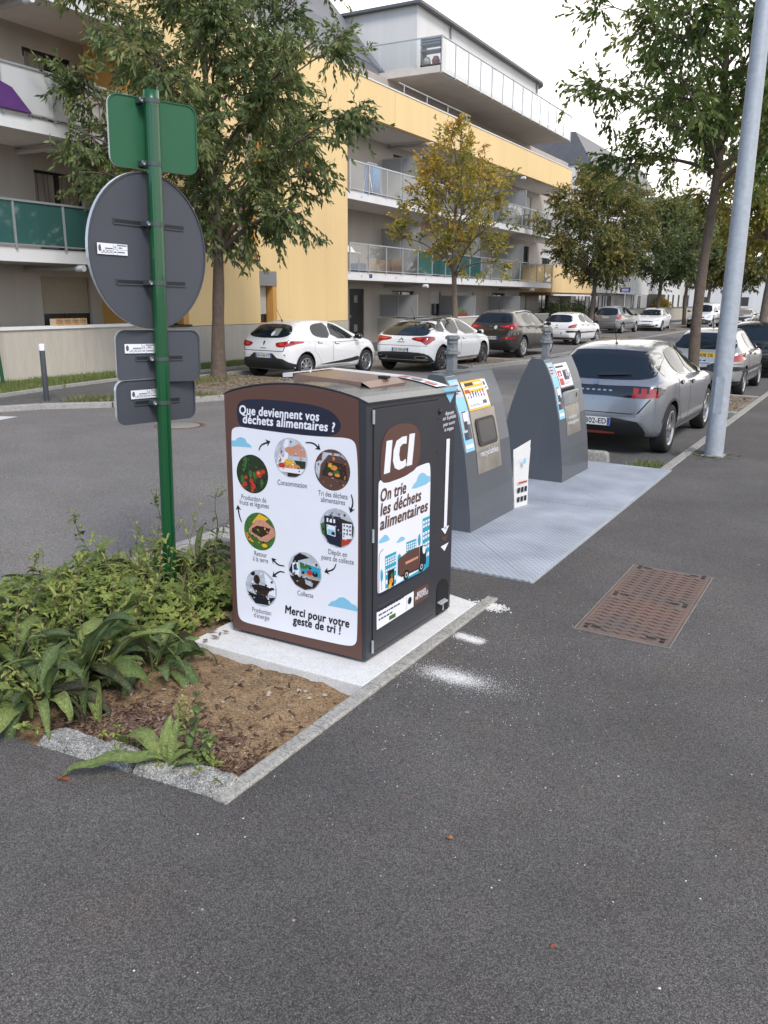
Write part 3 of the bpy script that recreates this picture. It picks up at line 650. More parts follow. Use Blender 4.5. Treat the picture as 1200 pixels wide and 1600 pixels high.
# notice sheet on the roof behind the hatch
nt_ = MB()
def roofq(u0, u1, d0, d1, m, off):
    n8 = 6
    for i in range(n8):
        a, b = u0 + (u1 - u0) * i / n8, u0 + (u1 - u0) * (i + 1) / n8
        nt_.add([Lb(a, d0, arch_z(a, d0) + off), Lb(b, d0, arch_z(b, d0) + off), Lb(b, d1, arch_z(b, d1) + off), Lb(a, d1, arch_z(a, d1) + off)], [(0, 1, 2, 3)], m)
roofq(-.44, -.05, .80, .94, 0, .0145)
for i in range(4): roofq(-.42 + i * .092, -.42 + i * .092 + .07, .815, .86, 1 if i % 2 else 2, .0155)
roofq(-.42, -.08, .875, .89, 2, .0155); roofq(-.42, -.2, .905, .918, 1, .0155)
nt_.build('roof_notice', [M_white, M_red, M_grey], bin1)
# ---- poster face
FF = Face(Lb(-BW, -.0012, 0) , ex, ez)
p = MB(); FF.poly(p, [(0.002, .022), (BW - .022, .022)] + [(u + BW, arch_z(u) - .004) for u in reversed(us) if -BW + .001 < u < -.022] + [(.002, 1.390)], .0006)
p.build('front_panel', M_brown, bin1)
A = ART_F
art = MB()
FF.poly(art, chaikin(A['panel'], 2), .0014, WH)
FF.poly(art, chaikin(A['blob'], 2), .0022, NV)
FF.poly(art, A['cloud1'], .0022, LB); FF.poly(art, A['cloud2'], .0022, LB)
front = art.build('poster', PAL, bin1)
tx = MB()
for i, (t, a, b) in enumerate(A['text']):
    heavy = i in (0, 1, 14, 15)
    a, b = list(a), list(b)
    b[1] = a[1] + (b[1] - a[1]) * .3
    FF.text(tx, t, a, b, .047 if heavy else .0285, .0030, WH if i < 2 else (IK if heavy else GY), .035 if heavy else 0.002, .12 if heavy else 0)
for i in range(7):
    FF.arrow(tx, A['arrows'][3 * i:3 * i + 3], .0105, .0030, IK)
# print dots scuffed off the sheet
rr = random.Random(3)
tx.build('lettering', PAL, front)
ph = MB()
def photo(key, base, shapes):
    (cx, cy), (rx, ry) = A['c_' + key]; r_ = (rx + ry) / 2
    FF.poly(ph, ell(cx, cy, r_, r_, 32), .0020, base)
    rp = random.Random(len(shapes) + base * 7)                 # mottled grain of a photograph
    tones = {'tomato': (GN, DG, DG, SO, IK, GN), 'meal': (PG, WH, OR, SK, GY), 'sort': (SO, BR, OR, GY, SK), 'depot': (NV, GY, PG, DG, IK), 'hands': (SK, DG, GN, SO, YE), 'truck': (IK, GY, PG, TE, SO), 'wok': (IK, GY, PG, NV, WH)}[key]
    extra = [('e', rp.choice(tones), (rp.uniform(-.8, .8), rp.uniform(-.8, .8), rp.uniform(.02, .07), rp.uniform(.02, .07))) for _ in range(34)]
    for j, (kind, m, pts) in enumerate(shapes[:len(shapes) // 2] + extra[:17] + shapes[len(shapes) // 2:] + extra[17:]):
        off = .0024 + .00008 * j
        if kind == 'e': x, yv, a, b = pts; pl = ell(x, yv, a, b, 14)
        else: pl = pts
        out = []
        for x, yv in pl:
            d = math.hypot(x, yv); s_ = 1 if d <= .97 else .97 / d
            out.append((cx + x * s_ * r_, cy + yv * s_ * r_))
        FF.poly(ph, out, off, m)
rq = random.Random(8)
photo('tomato', DG, [('e', GN, (rq.uniform(-.7, .6), rq.uniform(-.7, .7), .10, .22)) for _ in range(9)] + [('e', RE, (x, yv, s, s)) for x, yv, s in ((.45, .05, .2), (.72, .2, .13), (-.05, -.35, .13), (.05, -.62, .17), (-.45, -.55, .14), (-.62, -.68, .1), (-.38, -.2, .1), (.0, -.85, .1))] + [('e', OR, (.42, .1, .1, .08))])
photo('meal', PG, [('p', WH, [(-.9, -.4), (-.3, .9), (-.1, .9), (-.2, -.4)]), ('e', PG, (-.5, .3, .16, .3)), ('p', SK, [(-.2, .35), (.1, .55), (.5, .75), (.9, .5), (.9, .1), (.3, .12), (-.1, .12)]), ('e', SK, (-.05, .38, .3, .17)), ('p', OR, [(-.6, -.35), (-.1, -.1), (.3, -.3), (.5, -.55), (-.2, -.55)]), ('e', YE, (-.1, -.2, .25, .15)), ('p', DG, [(.2, -.1), (.9, -.1), (.95, -.5), (.5, -.5)]), ('e', RE, (-.55, -.42, .2, .13)), ('e', OR, (.35, -.45, .22, .14)), ('p', WH, [(-.8, -.55), (.9, -.55), (.6, -.75), (-.6, -.75)]), ('p', SO, [(-.2, -.75), (.6, -.78), (.3, -.95), (-.2, -.97)])])
photo('sort', BR, [('p', PG, [(-.95, .3), (-.6, .45), (-.6, .95), (.6, .95), (.9, .6), (.5, .7), (-.2, .72), (-.65, .2), (-.75, -.5), (-.97, -.2)]), ('p', SO, [(-.6, -.3), (-.3, .42), (.75, .35), (.85, -.45)]), ('e', DG, (.0, .0, .42, .32)), ('e', OR, (.1, .12, .2, .12)), ('e', YE, (-.12, .22, .1, .1)), ('e', GN, (.25, -.1, .18, .1)), ('e', OR, (.3, -.22, .16, .08)), ('e', SK, (-.1, -.2, .14, .08)), ('e', DG, (-.3, -.1, .12, .15))])
photo('depot', PG, [('p', GN, [(-.97, .1), (-.6, .3), (-.6, -.6), (-.9, -.4)]), ('p', DG, [(.7, .6), (.97, .2), (.9, -.3), (.7, -.3)]), ('p', NV, [(-.75, .55), (.2, .62), (.2, -.97), (-.5, -.9), (-.72, -.5)]), ('p', PG, [(-.5, .8), (.4, .85), (.9, .4), (.2, .6), (-.7, .55)]), ('p', SO, [(.1, .55), (.95, .4), (.9, -.6), (.2, -.95)]), ('p', WH, [(.3, .3), (.85, .32), (.82, -.42), (.3, -.52)]), ('p', WH, [(-.62, .12), (-.1, .08), (-.1, -.45), (-.58, -.38)]), ('p', RE, [(.25, -.55), (.85, -.45), (.7, -.7), (.25, -.9)]), ('p', LB, [(-.56, -.1), (-.14, -.13), (-.14, -.42), (-.55, -.36)]), ('p', IK, [(-.3, -.22), (-.13, -.22), (-.13, -.38), (-.34, -.36)]), ('p', WH, [(-.6, .45), (-.5, .45), (-.5, .25), (-.6, .25)]), ('p', WH, [(-.42, .44), (-.28, .44), (-.28, .25), (-.42, .25)]), ('p', WH, [(-.2, .44), (-.1, .44), (-.1, .25), (-.2, .25)])] + [('e', GY, (.42 + .17 * (i % 3), .2 - .2 * (i // 3), .05, .05)) for i in range(9)])
photo('hands', GN, [('p', YE, [(-.5, .4), (0, .95), (.6, .75), (.2, .5)]), ('p', OR, [(-.95, -.1), (-.7, -.3), (-.3, -.7), (-.8, -.5)]), ('p', SK, [(-.6, .15), (-.2, .6), (.3, .65), (.95, .25), (.97, -.1), (.5, -.45), (.1, -.5), (-.2, -.35), (-.6, -.2)]), ('p', SO, [(-.5, .1), (-.15, .3), (.35, .28), (.7, .25), (.55, -.05), (.1, -.3), (-.3, -.18), (-.55, -.05)]), ('e', SK, (-.58, .02, .1, .1)), ('e', SK, (.25, -.38, .35, .13)), ('e', GN, (-.3, -.75, .25, .14)), ('e', YE, (.3, -.7, .18, .1))])
photo('truck', PG, [('p', IK, [(-.97, -.1), (-.6, .7), (-.3, .95), (.3, .75), (-.4, .5), (-.5, -.5)]), ('p', WH, [(-.75, .35), (-.4, .4), (-.35, -.3), (-.75, -.25)]), ('p', IK, [(-.68, .25), (-.48, .28), (-.48, -.02), (-.68, -.02)]), ('p', TE, [(-.3, .45), (.95, .3), (.97, -.25), (-.25, -.05)]), ('p', GN, [(-.28, .42), (.4, .35), (.1, .15), (-.28, .1)]), ('e', RE, (.3, -.02, .17, .14)), ('e', IK, (.62, -.05, .16, .14)), ('p', OR, [(-.25, -.08), (.97, -.28), (.97, -.34), (-.2, -.14)]), ('p', SO, [(-.9, -.35), (.95, -.38), (.6, -.8), (0, -.97), (-.6, -.8)]), ('e', IK, (-.5, -.4, .13, .16)), ('p', PG, [(0, -.4), (.5, -.48), (.45, -.75), (.05, -.65)])])
photo('wok', PG, [('p', WH, [(.2, .9), (.9, .4), (.9, -.3), (.4, -.2)]), ('p', IK, [(-.9, -.3), (.2, -.5), (.9, -.35), (.5, -.9), (-.4, -.92)]), ('p', SO, [(-.6, .06), (.6, .03), (.35, -.35), (-.35, -.35)]), ('e', IK, (0, .05, .62, .13)), ('e', SO, (-.05, .07, .3, .06)), ('p', IK, [(-.3, -.35), (.3, -.35), (.35, -.6), (-.35, -.6)]), ('e', IK, (.72, .1, .13, .07)), ('e', SO, (-.25, .45, .2, .25)), ('e', IK, (-.5, .75, .15, .13)), ('p', IK, [(-.28, .7), (-.2, .7), (-.12, .1), (-.2, .1)]), ('e', NV, (0, -.5, .16, .04))])
ph.build('photo_print', PAL, front)
# ---- door face
A = ART_S
SF = Face(Lb(.0012, 0, 0), ey, ez)
p = MB(); SF.poly(p, [(.055, .045), (.732, .045), (.732, 1.350), (.055, 1.370)], .0007); gap = p.build('door_gap', M_void, bin1)
mbd = MB(); dpoly = [(.061, .051), (.726, .051), (.726, 1.344), (.061, 1.364)]
vs = [SF.P(a, b, o) for o in (.0010, .0042) for a, b in dpoly]
mbd.add(vs, [(4, 5, 6, 7), (0, 1, 5, 4), (1, 2, 6, 5), (2, 3, 7, 6), (3, 0, 4, 7)])
door = mbd.build('door', M_anth, bin1, bevel=.0012)
for a, b in A['hinge']: MB().tube([SF.P(.052, b - .035, .006), SF.P(.052, b + .035, .006)], .0075, 8).build('hinge', M_galv, door)
MB().lathe([(.0001, .006), (.014, .006), (.016, .003), (.016, 0)], 14, 0, tuple(SF.P(A['lock'][0][0] + .012, A['lock'][0][1], .004)), 'x').build('lock', M_black, door)
scr = MB()
for b in (.12, .35, .58, .82, 1.05, 1.24):
    for a in (.742, .715): scr.lathe([(.0001, .003), (.0045, .002), (.005, 0)], 8, 0, tuple(SF.P(a, b, .0045 if a < .73 else .001)), 'x')
scr.build('rivets', M_anth, bin1)
D0 = .0048
art = MB()
def sp(k, off, m, sm=0): SF.poly(art, chaikin(A[k], sm) if sm else A[k], off, m)
sp('lip', D0, TE if 0 else NV); sp('panel', D0 + .0008, WH, 2); sp('blob', D0 + .0014, BR, 2)
for k, m in (('cloud', LB), ('cloud2', LB), ('cloud3', LB)): sp(k, D0 + .0014, m, 1)
for k in ('b1', 'b2', 'b3', 'b4'): sp(k, D0 + .0014, TE)
for k in ('t1', 't2'): sp(k, D0 + .0017, TE, 2)
def winrows(q, nx, ny, y0, y1, gapx=.3, gapy=.35):
    bl, br, tr, tl = Vector(q[3]), Vector(q[2]), Vector(q[1]), Vector(q[0])
    for i in range(nx):
        for j in range(ny):
            def pt(a, b): return tuple((bl * (1 - a) + br * a) * (1 - b) + (tl * (1 - a) + tr * a) * b)
            a0 = (i + gapx / 2) / nx; a1 = (i + 1 - gapx / 2) / nx; b0 = y0 + (y1 - y0) * (j + gapy / 2) / ny; b1 = y0 + (y1 - y0) * (j + 1 - gapy / 2) / ny
            SF.poly(art, [pt(a0, b0), pt(a1, b0), pt(a1, b1), pt(a0, b1)], D0 + .002, WH)
winrows(A['b1'], 3, 2, .80, .96); winrows(A['b1'], 3, 2, .57, .74); winrows(A['b1'], 3, 2, .36, .52); winrows(A['b1'], 3, 1, .18, .3)
winrows(A['b2'], 5, 3, .1, .85); winrows(A['b3'], 5, 3, .68, .93); winrows(A['b3'], 5, 2, .4, .6); winrows(A['b3'], 5, 1, .1, .3)
SF.stroke(art, A['lampline'], .005, .004, D0 + .0017, GY); SF.stroke(art, A['t2line'], .004, .004, D0 + .0016, TE)
sp('road', D0 + .0024, TE); sp('dark', D0 + .0026, IK); sp('flower', D0 + .003, RE); 
q = A['flower'][1]; SF.poly(art, ell(q[0] + .012, q[1] - .01, .02, .018, 10), D0 + .0032, OR); SF.poly(art, ell(q[0], q[1] - .035, .018, .016, 10), D0 + .0033, YE); SF.poly(art, ell(q[0] + .02, q[1] + .02, .012, .016, 10), D0 + .0034, GN)
sp('tchas', D0 + .0034, IK); sp('tbody', D0 + .0038, BR); sp('tcab', D0 + .0038, IK); sp('twin', D0 + .0042, WH, 1); sp('tstripe', D0 + .0042, SK)
for c in A['wheels']:
    SF.poly(art, ell(c[0], c[1], .030, .030, 18), D0 + .0046, IK); SF.poly(art, ell(c[0], c[1], .016, .016, 14), D0 + .005, PG); SF.poly(art, ell(c[0], c[1], .009, .009, 10), D0 + .0053, IK)
sp('stick', D0 + .001, WH); sp('brownst', D0 + .001, BR)
b_ = A['bluedot'][0]; SF.poly(art, ell(b_[0], b_[1], .022, .022, 14), D0 + .0016, NV); SF.stroke(art, A['sline'], .002, .002, D0 + .0016, GY)
sp('green', D0 + .0016, GN)
s0 = A['stick']
for i in range(4):                                            # rows of small print too fine to read
    z_ = s0[3][1] + .125 - i * .026; x_ = s0[3][0] + .018
    w_ = (.20, .26, .22, .13)[i]; rw = random.Random(i); xx = x_
    while xx < x_ + w_:
        l_ = rw.uniform(.012, .035); SF.poly(art, [(xx, z_), (xx + l_, z_), (xx + l_, z_ + (.009 if i else .006)), (xx, z_ + (.009 if i else .006))], D0 + .0016, IK if i else GY); xx += l_ + .006
dp = art.build('poster', PAL, door)
tx = MB()
for k in ('I1', 'C', 'I2'): SF.poly(tx, A[k], D0 + .0022, WH)
for i, (t, a, b) in enumerate(A['text']):
    if i < 3: SF.text(tx, t, a, (b[0], a[1]), .066, D0 + .003, BR, .03, .16)
    elif i >= 7: SF.text(tx, t, a, (b[0], a[1]), .021, D0 + .0022, WH, .02, 0)
tx.build('lettering', PAL, dp)
pil = MB()
for k, m in (('tri1', LB), ('shaft', WH), ('head', WH), ('tri2', BR), ('tri3', WH)): SF.poly(pil, A[k], .0012, m)
for t, a, b in A['text'][3:7]: SF.text(pil, t, a, (b[0], a[1]), .021, .0014, WH, .012, .25)
pil.build('pedal_instructions', PAL, bin1)
pd = MB(); SF.poly(pd, chaikin(A['arch'][1:-1], 1, False) + [A['arch'][-1], (A['arch'][-1][0], .022), (A['arch'][0][0], .022), A['arch'][0]], .0016)
pd.build('pedal_recess', M_void, bin1)
a0 = A['pedal']; cx_ = (a0[0][0] + a0[1][0]) / 2
pdl = MB().obox(SF.P(cx_, .10, .012), ey * .045, Vector((1, 0, -.25)) * .016, ez * .004).obox(SF.P(cx_ + .02, .065, .006), ey * .004, Vector((.004, 0, 0)), ez * .03)
pdl.build('pedal', M_galv, bin1, bevel=.002)
# ------------------------------------------------------------------ spilt white powder by the slab
def powder(n, fn, s0, s1, sd, name, label):
    rr = random.Random(sd); mb = MB()
    for _ in range(n):
        x, yy = fn(rr); s_ = rr.uniform(s0, s1); a = rr.uniform(0, 6.28)
        c = Vector((x, yy, .001)); u = Vector((math.cos(a), math.sin(a), 0)) * s_; w = Vector((-math.sin(a), math.cos(a), 0)) * s_
        t = Vector((0, 0, s_ * .8))
        mb.add([c + u, c - u * .5 + w * .8, c - u * .5 - w * .8, c + t], [(0, 1, 3), (1, 2, 3), (2, 0, 3)])
    return tag(mb.build(name, M_conc), label, 'white powder', kind='stuff')
powder(5600, lambda q: (-1.70 + q.gauss(0, .085) + .0, 3.56 + q.gauss(0, .035) + 0), .0010, .0026, 1, 'white_powder', 'white cement dust spread on the asphalt near the slab corner')
powder(4200, lambda q: (-1.66 + q.gauss(0, .17), 3.57 + q.gauss(0, .07)), .0008, .0020, 5, 'white_powder', 'thin white haze of dust around the bigger powder spill')
powder(3600, lambda q: ((lambda t: (-1.93 + t * .17 + q.gauss(0, .014), 4.07 - t * .02 + q.gauss(0, .022)))(q.random())), .0010, .0028, 2, 'white_powder', 'thin streak of white cement dust beside the slab')
powder(700, lambda q: (-1.95 + q.gauss(0, .05), 4.60 + q.gauss(0, .028)), .003, .010, 3, 'white_powder', 'white rubble crumbs at the far corner of the slab')
powder(500, lambda q: (-1.7 + q.gauss(0, .45), 3.7 + q.gauss(0, .5)), .0012, .004, 4, 'white_powder', 'scattered white crumbs over the asphalt around the slab')
# ------------------------------------------------------------------ steel platform and two underground-container inlets
def plate_mat():
    m = bpy.data.materials.new('checker_plate'); m.use_nodes = True
    n, l = m.node_tree.nodes, m.node_tree.links; b = n['Principled BSDF']
    b.inputs['Metallic'].default_value = .25; b.inputs['Roughness'].default_value = .6
    g = n.new('ShaderNodeNewGeometry'); sp = n.new('ShaderNodeSeparateXYZ'); l.new(g.outputs['Position'], sp.inputs[0])
    def M(op, a, bb=None, c=None):
        q = n.new('ShaderNodeMath'); q.operation = op
        for i, v in enumerate((a, bb, c)):
            if v is None: continue
            if isinstance(v, (int, float)): q.inputs[i].default_value = v
            else: l.new(v, q.inputs[i])
        return q.outputs[0]
    k = 2 * math.pi / .11
    a = M('SINE', M('MULTIPLY', M('ADD', sp.outputs[0], sp.outputs[1]), k)); c = M('SINE', M('MULTIPLY', M('SUBTRACT', sp.outputs[0], sp.outputs[1]), k))
    pr = M('MULTIPLY', a, c); a1 = M('GREATER_THAN', M('ABSOLUTE', pr), .35)
    no = n.new('ShaderNodeTexNoise'); no.inputs['Scale'].default_value = 2.2; no.inputs['Detail'].default_value = 8; l.new(g.outputs['Position'], no.inputs['Vector'])
    cr = n.new('ShaderNodeValToRGB'); e = cr.color_ramp.elements
    e[0].position = .3; e[0].color = (.34, .37, .42, 1); e[1].position = .75; e[1].color = (.55, .59, .65, 1)
    l.new(no.outputs['Fac'], cr.inputs[0])
    mx = n.new('ShaderNodeMix'); mx.data_type = 'RGBA'; mx.blend_type = 'MULTIPLY'; mx.inputs['B'].default_value = (.72, .74, .77, 1)
    l.new(a1, mx.inputs['Factor']); l.new(cr.outputs[0], mx.inputs['A']); l.new(mx.outputs['Result'], b.inputs['Base Color'])
    bp = n.new('ShaderNodeBump'); bp.inputs['Strength'].default_value = .35; bp.inputs['Distance'].default_value = .003
    l.new(a1, bp.inputs['Height']); l.new(bp.outputs[0], b.inputs['Normal'])
    return m
M_plate = plate_mat()
pl_lab = ['ribbed blue-grey steel platform plate under the recycling container, nearest the brown bin', 'ribbed steel platform plate under the household waste container nearest the silver car']
for (y0, y1), lab in zip(((5.165, 7.455), (7.467, 9.70)), pl_lab):
    o = MB().prism([(-4.28, y0), (-1.897 - (y0 - 5.16) * .0125, y0), (-1.897 - (y1 - 5.16) * .0125, y1), (-4.28, y1)], Z0, .012).build('platform_plate', M_plate, bevel=.003)
    tag(o, lab, 'steel plate', 'steel plates of the container platform')
    for (xa, ya), (xb, yb) in (((-1.92, y0 + .02), (-2.74, y0 + .86)), ((-1.94, y1 - .02), (-2.74, y1 - .52))):   # welded folds running to the container's corners
        a_, b_ = Vector((xa, ya, .0125)), Vector((xb, yb, .0125)); n_ = Vector((-(b_ - a_).y, (b_ - a_).x, 0)).normalized() * .006
        MB().add([a_ - n_, b_ - n_, b_ + Vector((0, 0, .002)), a_ + Vector((0, 0, .002)), b_ + n_, a_ + n_], [(0, 1, 2, 3), (3, 2, 4, 5)]).build('weld_fold', M_galv, o)
fr = MB().prism([(-1.895, 5.15), (-1.872, 5.15), (-1.922, 9.70), (-1.953, 9.70)], -.05, .009); struct(fr, 'platform_edge', M_galv)
M_cont = mat('slate_grey_painted_steel', '#50545a', .42, coat=.25, var=.07, vscale=3, streak=True)
PROF = [(-2.77, 0.0), (-2.775, .12), (-2.80, .34), (-2.848, .68), (-2.925, 1.0), (-2.975, 1.13), (-3.05, 1.275), (-3.075, 1.29), (-3.175, 1.297), (-3.20, 1.285), (-3.30, 1.066), (-3.385, .82), (-3.455, .535), (-3.49, .25), (-3.50, 0.0)]
pz = [q[1] for q in PROF[:8]]; px_ = [q[0] for q in PROF[:8]]
def fx(z): return float(np.interp(z, pz, px_))
class Slope:
    """the sloping front of a container: (y, z) laid onto its curved face"""
    def __init__(s, y0, z0): s.y0, s.z0 = y0, z0
    def poly(s, mb, pts, off, m=0):
        pts = [(a + .02, b + .065) for a, b in pts]; zs = [p[1] for p in pts]
        bm = bmesh.new(); q = pts if _area(pts) > 0 else pts[::-1]
        bm.faces.new([bm.verts.new((a, b, 0)) for a, b in q])
        lo, hi = min(zs), max(zs); k = max(1, int((hi - lo) / .06))
        for i in range(1, k): bmesh.ops.bisect_plane(bm, geom=bm.verts[:] + bm.edges[:] + bm.faces[:], plane_co=(0, lo + (hi - lo) * i / k, 0), plane_no=(0, 1, 0), dist=1e-5)
        bm.verts.index_update()
        mb.add([(fx(v.co.y) + off, s.y0 + v.co.x, s.z0 + v.co.y + off * .3) for v in bm.verts], [[v.index for v in f.verts] for f in bm.faces], m)
        bm.free()
    def text(s, mb, txt, a, b, cap, off, m=0, bold=0., shear=0.):
        v, f = text_geo(txt, bold, shear); x0, x1 = min(p[0] for p in v), max(p[0] for p in v); a, b = (a[0] + .02, a[1] + .065), (b[0] + .02, b[1] + .065); L = b[0] - a[0]
        mb.add([(fx(a[1] + y * cap / .69) + off, s.y0 + a[0] + (x - x0) * L / (x1 - x0), s.z0 + a[1] + y * cap / .69) for x, y in v], f, m)
def inlet(y0, label, w=.945):
    t = thing('waste_container', label, 'waste container', (0, 0, .012), 0)
    mb = MB(); n = len(PROF); pr = [(x, z) for x, z in PROF]
    vs = [(x, y0, z) for x, z in pr] + [(x, y0 + w, z) for x, z in pr]
    mb.add(vs, [tuple(range(n - 1, -1, -1)), tuple(range(n, 2 * n))])
    mb.add(vs, [(i, n + i, n + i + 1, i + 1)[::-1] for i in range(n - 1)], 0, False)
    mb.build('body', M_cont, t, bevel=.012)
    p = MB()                                                  # lifting post with two collars
    cx, cy = -3.17, y0 + .37
    p.box(cx - .036, cx + .036, cy - .036, cy + .036, 1.28, 1.53)
    for z0, z1, r0 in ((1.50, 1.525, .072), (1.525, 1.55, .054)): p.prism(ell(cx, cy, r0, r0, 8), z0 - .06, z1 - .06)
    for z0, z1, r0 in ((1.55, 1.585, .05), (1.585, 1.61, .066), (1.61, 1.618, .054)): p.prism(ell(cx, cy, r0, r0, 8), z0 - .02, z1 - .02)
    p.build('lifting_post', mat('dull_galvanised_post', (.21, .22, .23), .6, metal=.3, var=.2, vscale=14), t, bevel=.004)
    MB().prism(rrect(cx - .11, cx + .10, cy - .2, cy + .22, .05), 1.288, 1.300).build('top_cap', M_cont, t, bevel=.003)
    return t, Slope(y0, 0)
def put(S, t, name, lst, mats, parent=None):
    mb = MB()
    for pts, off, m in lst: S.poly(mb, pts, off, m)
    return mb.build(name, mats, parent or t)
def rc(a, b, c, d): return [(a, c), (b, c), (b, d), (a, d)]
c2, S2 = inlet(6.04, 'grey recycling container with yellow notice and black flap opening on steel platform')
def strip(S, t):
    l = [(rc(.005, .178, .602, 1.214), .002, LB), (rc(.005, .178, 1.04, 1.165), .003, PG), (rc(.03, .178, .70, .93), .003, PG), (rc(.05, .12, .78, .93), .004, NV), (rc(.10, .17, .70, .82), .004, GY), (rc(.06, .15, .85, .92), .0045, WH), (rc(.03, .1, .70, .76), .0045, NV)]
    for i in range(3): l.append((rc(.02, .15 - .03 * i, 1.13 - i * .03, 1.142 - i * .03), .004, GY))
    l.append((rc(.02, .16, .63, .66), .004, WH))
    put(S, t, 'sticker_strip', l, PAL)
strip(S2, c2)
l = [(rc(.20, .64, .918, 1.156), .004, YE), (rc(.215, .625, .935, 1.098), .005, WH), (rc(.205, .25, 1.105, 1.145), .005, WH), (rc(.222, .30, 1.06, 1.09), .006, RE), (rc(.26, .42, 1.115, 1.14), .006, IK), (rc(.44, .58, 1.12, 1.135), .006, WH)]
rr = random.Random(4)
for i in range(7):
    for j in range(2):
        x = .24 + i * .052; z = 1.015 + j * .035 - (.01 if j else 0)
        if j and i < 1: continue
        l.append((rc(x, x + rr.uniform(.012, .03), z, z + rr.uniform(.02, .034)), .006, rr.choice((IK, GY, GY, IK, RE))))
l += [(rc(.24, .42, .962, .966), .006, GY), (rc(.24, .5, .952, .956), .006, GY), (rc(.50, .58, .955, .985), .006, GY), (rc(.605, .69, 1.06, 1.15), .005, WH), (rc(.62, .66, 1.1, 1.13), .006, GY), (rc(.62, .67, 1.075, 1.085), .006, GY)]
put(S2, c2, 'notice', l, PAL)
st = put(S2, c2, 'steel_panel', [(rc(.20, .70, .388, .914), .003, 0)], [M_steel])
fr2 = put(S2, c2, 'opening_frame', [(rrect(.262, .648, .615, .845, .045), .012, 0)], [M_black], st)
mbf = MB(); q = [(a + .02, b + .065) for a, b in rrect(.262, .648, .615, .845, .045)]
for (a, b), (c, d) in zip(q, q[1:] + q[:1]): mbf.add([(fx(b) + .001, 6.04 + a, b), (fx(d) + .001, 6.04 + c, d), (fx(d) + .0125, 6.04 + c, d), (fx(b) + .0125, 6.04 + a, b)], [(0, 1, 2, 3)])
mbf.build('frame_edge', M_black, st)
put(S2, c2, 'flap', [(rrect(.30, .615, .64, .822, .03), .0135, 0)], [mat('glossy_black_flap', (.008, .008, .01), .3, coat=.1)], st)
mb = MB(); S2.text(mb, 'recyclables', (.275, .53), (.645, .53), .05, .006, 0, .004); mb.build('lettering', [M_white], c2)
c3, S3 = inlet(8.333, 'grey household waste container with red and white notice and steel drawer on platform', .90)
strip(S3, c3)
l = [(rc(.19, .60, .92, 1.16), .004, WH), (rc(.21, .33, .94, 1.09), .005, RE), (rc(.215, .325, 1.01, 1.03), .006, WH), (rc(.24, .28, 1.04, 1.07), .006, WH), (rc(.37, .53, .985, 1.09), .005, GY), (rc(.39, .45, 1.0, 1.07), .006, IK), (rc(.46, .50, 1.02, 1.08), .006, PG), (rc(.55, .575, 1.0, 1.06), .005, IK), (rc(.21, .46, 1.118, 1.138), .005, IK), (rc(.35, .52, .945, .95), .005, GY), (rc(.35, .48, .96, .965), .005, GY)]
put(S3, c3, 'notice', l, PAL)
put(S3, c3, 'chute_gap', [(rc(.185, .62, .85, .905), .003, 0)], [M_void])
dw = MB()
dw.prism_y([(fx(.795) + .002, .795), (fx(.795) + .012, .795), (fx(.925) + .055, .94), (fx(.925) + .03, .945), (fx(.925) + .002, .925)], 8.333 + .22, 8.333 + .62)
d_ = dw.build('drawer', mat('light_drawer_steel', (.52, .52, .51), .35, metal=.5, var=.1), c3, bevel=.003)
MB().add([(fx(.885) + .048, 8.333 + .54, .865), (fx(.885) + .048, 8.333 + .57, .865), (fx(.915) + .050, 8.333 + .57, .915), (fx(.915) + .050, 8.333 + .54, .915)], [(0, 1, 2, 3)]).build('drawer_mark', M_ink, d_)
put(S3, c3, 'steel_panel', [(rc(.20, .66, .405, .722), .003, 0)], [M_steel])
mb = MB(); S3.text(mb, 'ordures', (.29, .575), (.54, .575), .042, .006, 0, .004); S3.text(mb, 'ménagères', (.25, .52), (.60, .52), .042, .006, 0, .004); mb.build('lettering', [M_white], c3)
# folded cardboard notice standing behind the recycling container
fl = thing('cardboard_notice', 'folded white cardboard notice leaning beside the recycling container', 'cardboard notice', (-2.78, 7.03, .012))
M_card = mat('white_card', (.68, .67, .66), .6, var=.08)
mb = MB(); mb.add([(0, 0, 0), (.05, .20, 0), (.045, .20, .30), (.045, .22, .55), (-.03, .0, .48), (-.02, -.0, .28)], [(0, 1, 2, 5), (5, 2, 3, 4)])
mb.add([(-.008, .0, 0), (.042, .20, 0), (.037, .21, .30), (.037, .235, .62), (-.038, .0, .55), (-.028, -.0, .28)], [(3 + 0, 2, 5, 4)[::1], (5, 2, 1, 0)])
mb.build('board', M_card, fl)
FC = Face((0.002, 0, 0), (.05, .20, 0), (0, 0, 1))
mb = MB()
for i in range(3):
    for j in range(2): FC.poly(mb, rc(.03 + i * .055, .065 + i * .055, .05 + j * .09, .10 + j * .09), .006, 5)
FC.poly(mb, rc(.03, .17, .23, .245), .008, RE); FC.poly(mb, rc(.06, .1, .42, .47), .03, LB)
mb.build('print', PAL, fl)
# concrete wheel stop in front of the silver hatchback
ws = MB().prism_y([(-.22, -.1), (.22, -.1), (.20, .03), (.16, .05), (-.16, .05), (-.20, .03)], 0, .2)
o = ws.build('wheel_stop', M_kerb, bevel=.02); o.location = (-3.0, 10.06, 0); o.rotation_euler = (0, 0, R(7))
tag(o, 'short pebbled concrete wheel stop behind the silver hatchback', 'wheel stop')
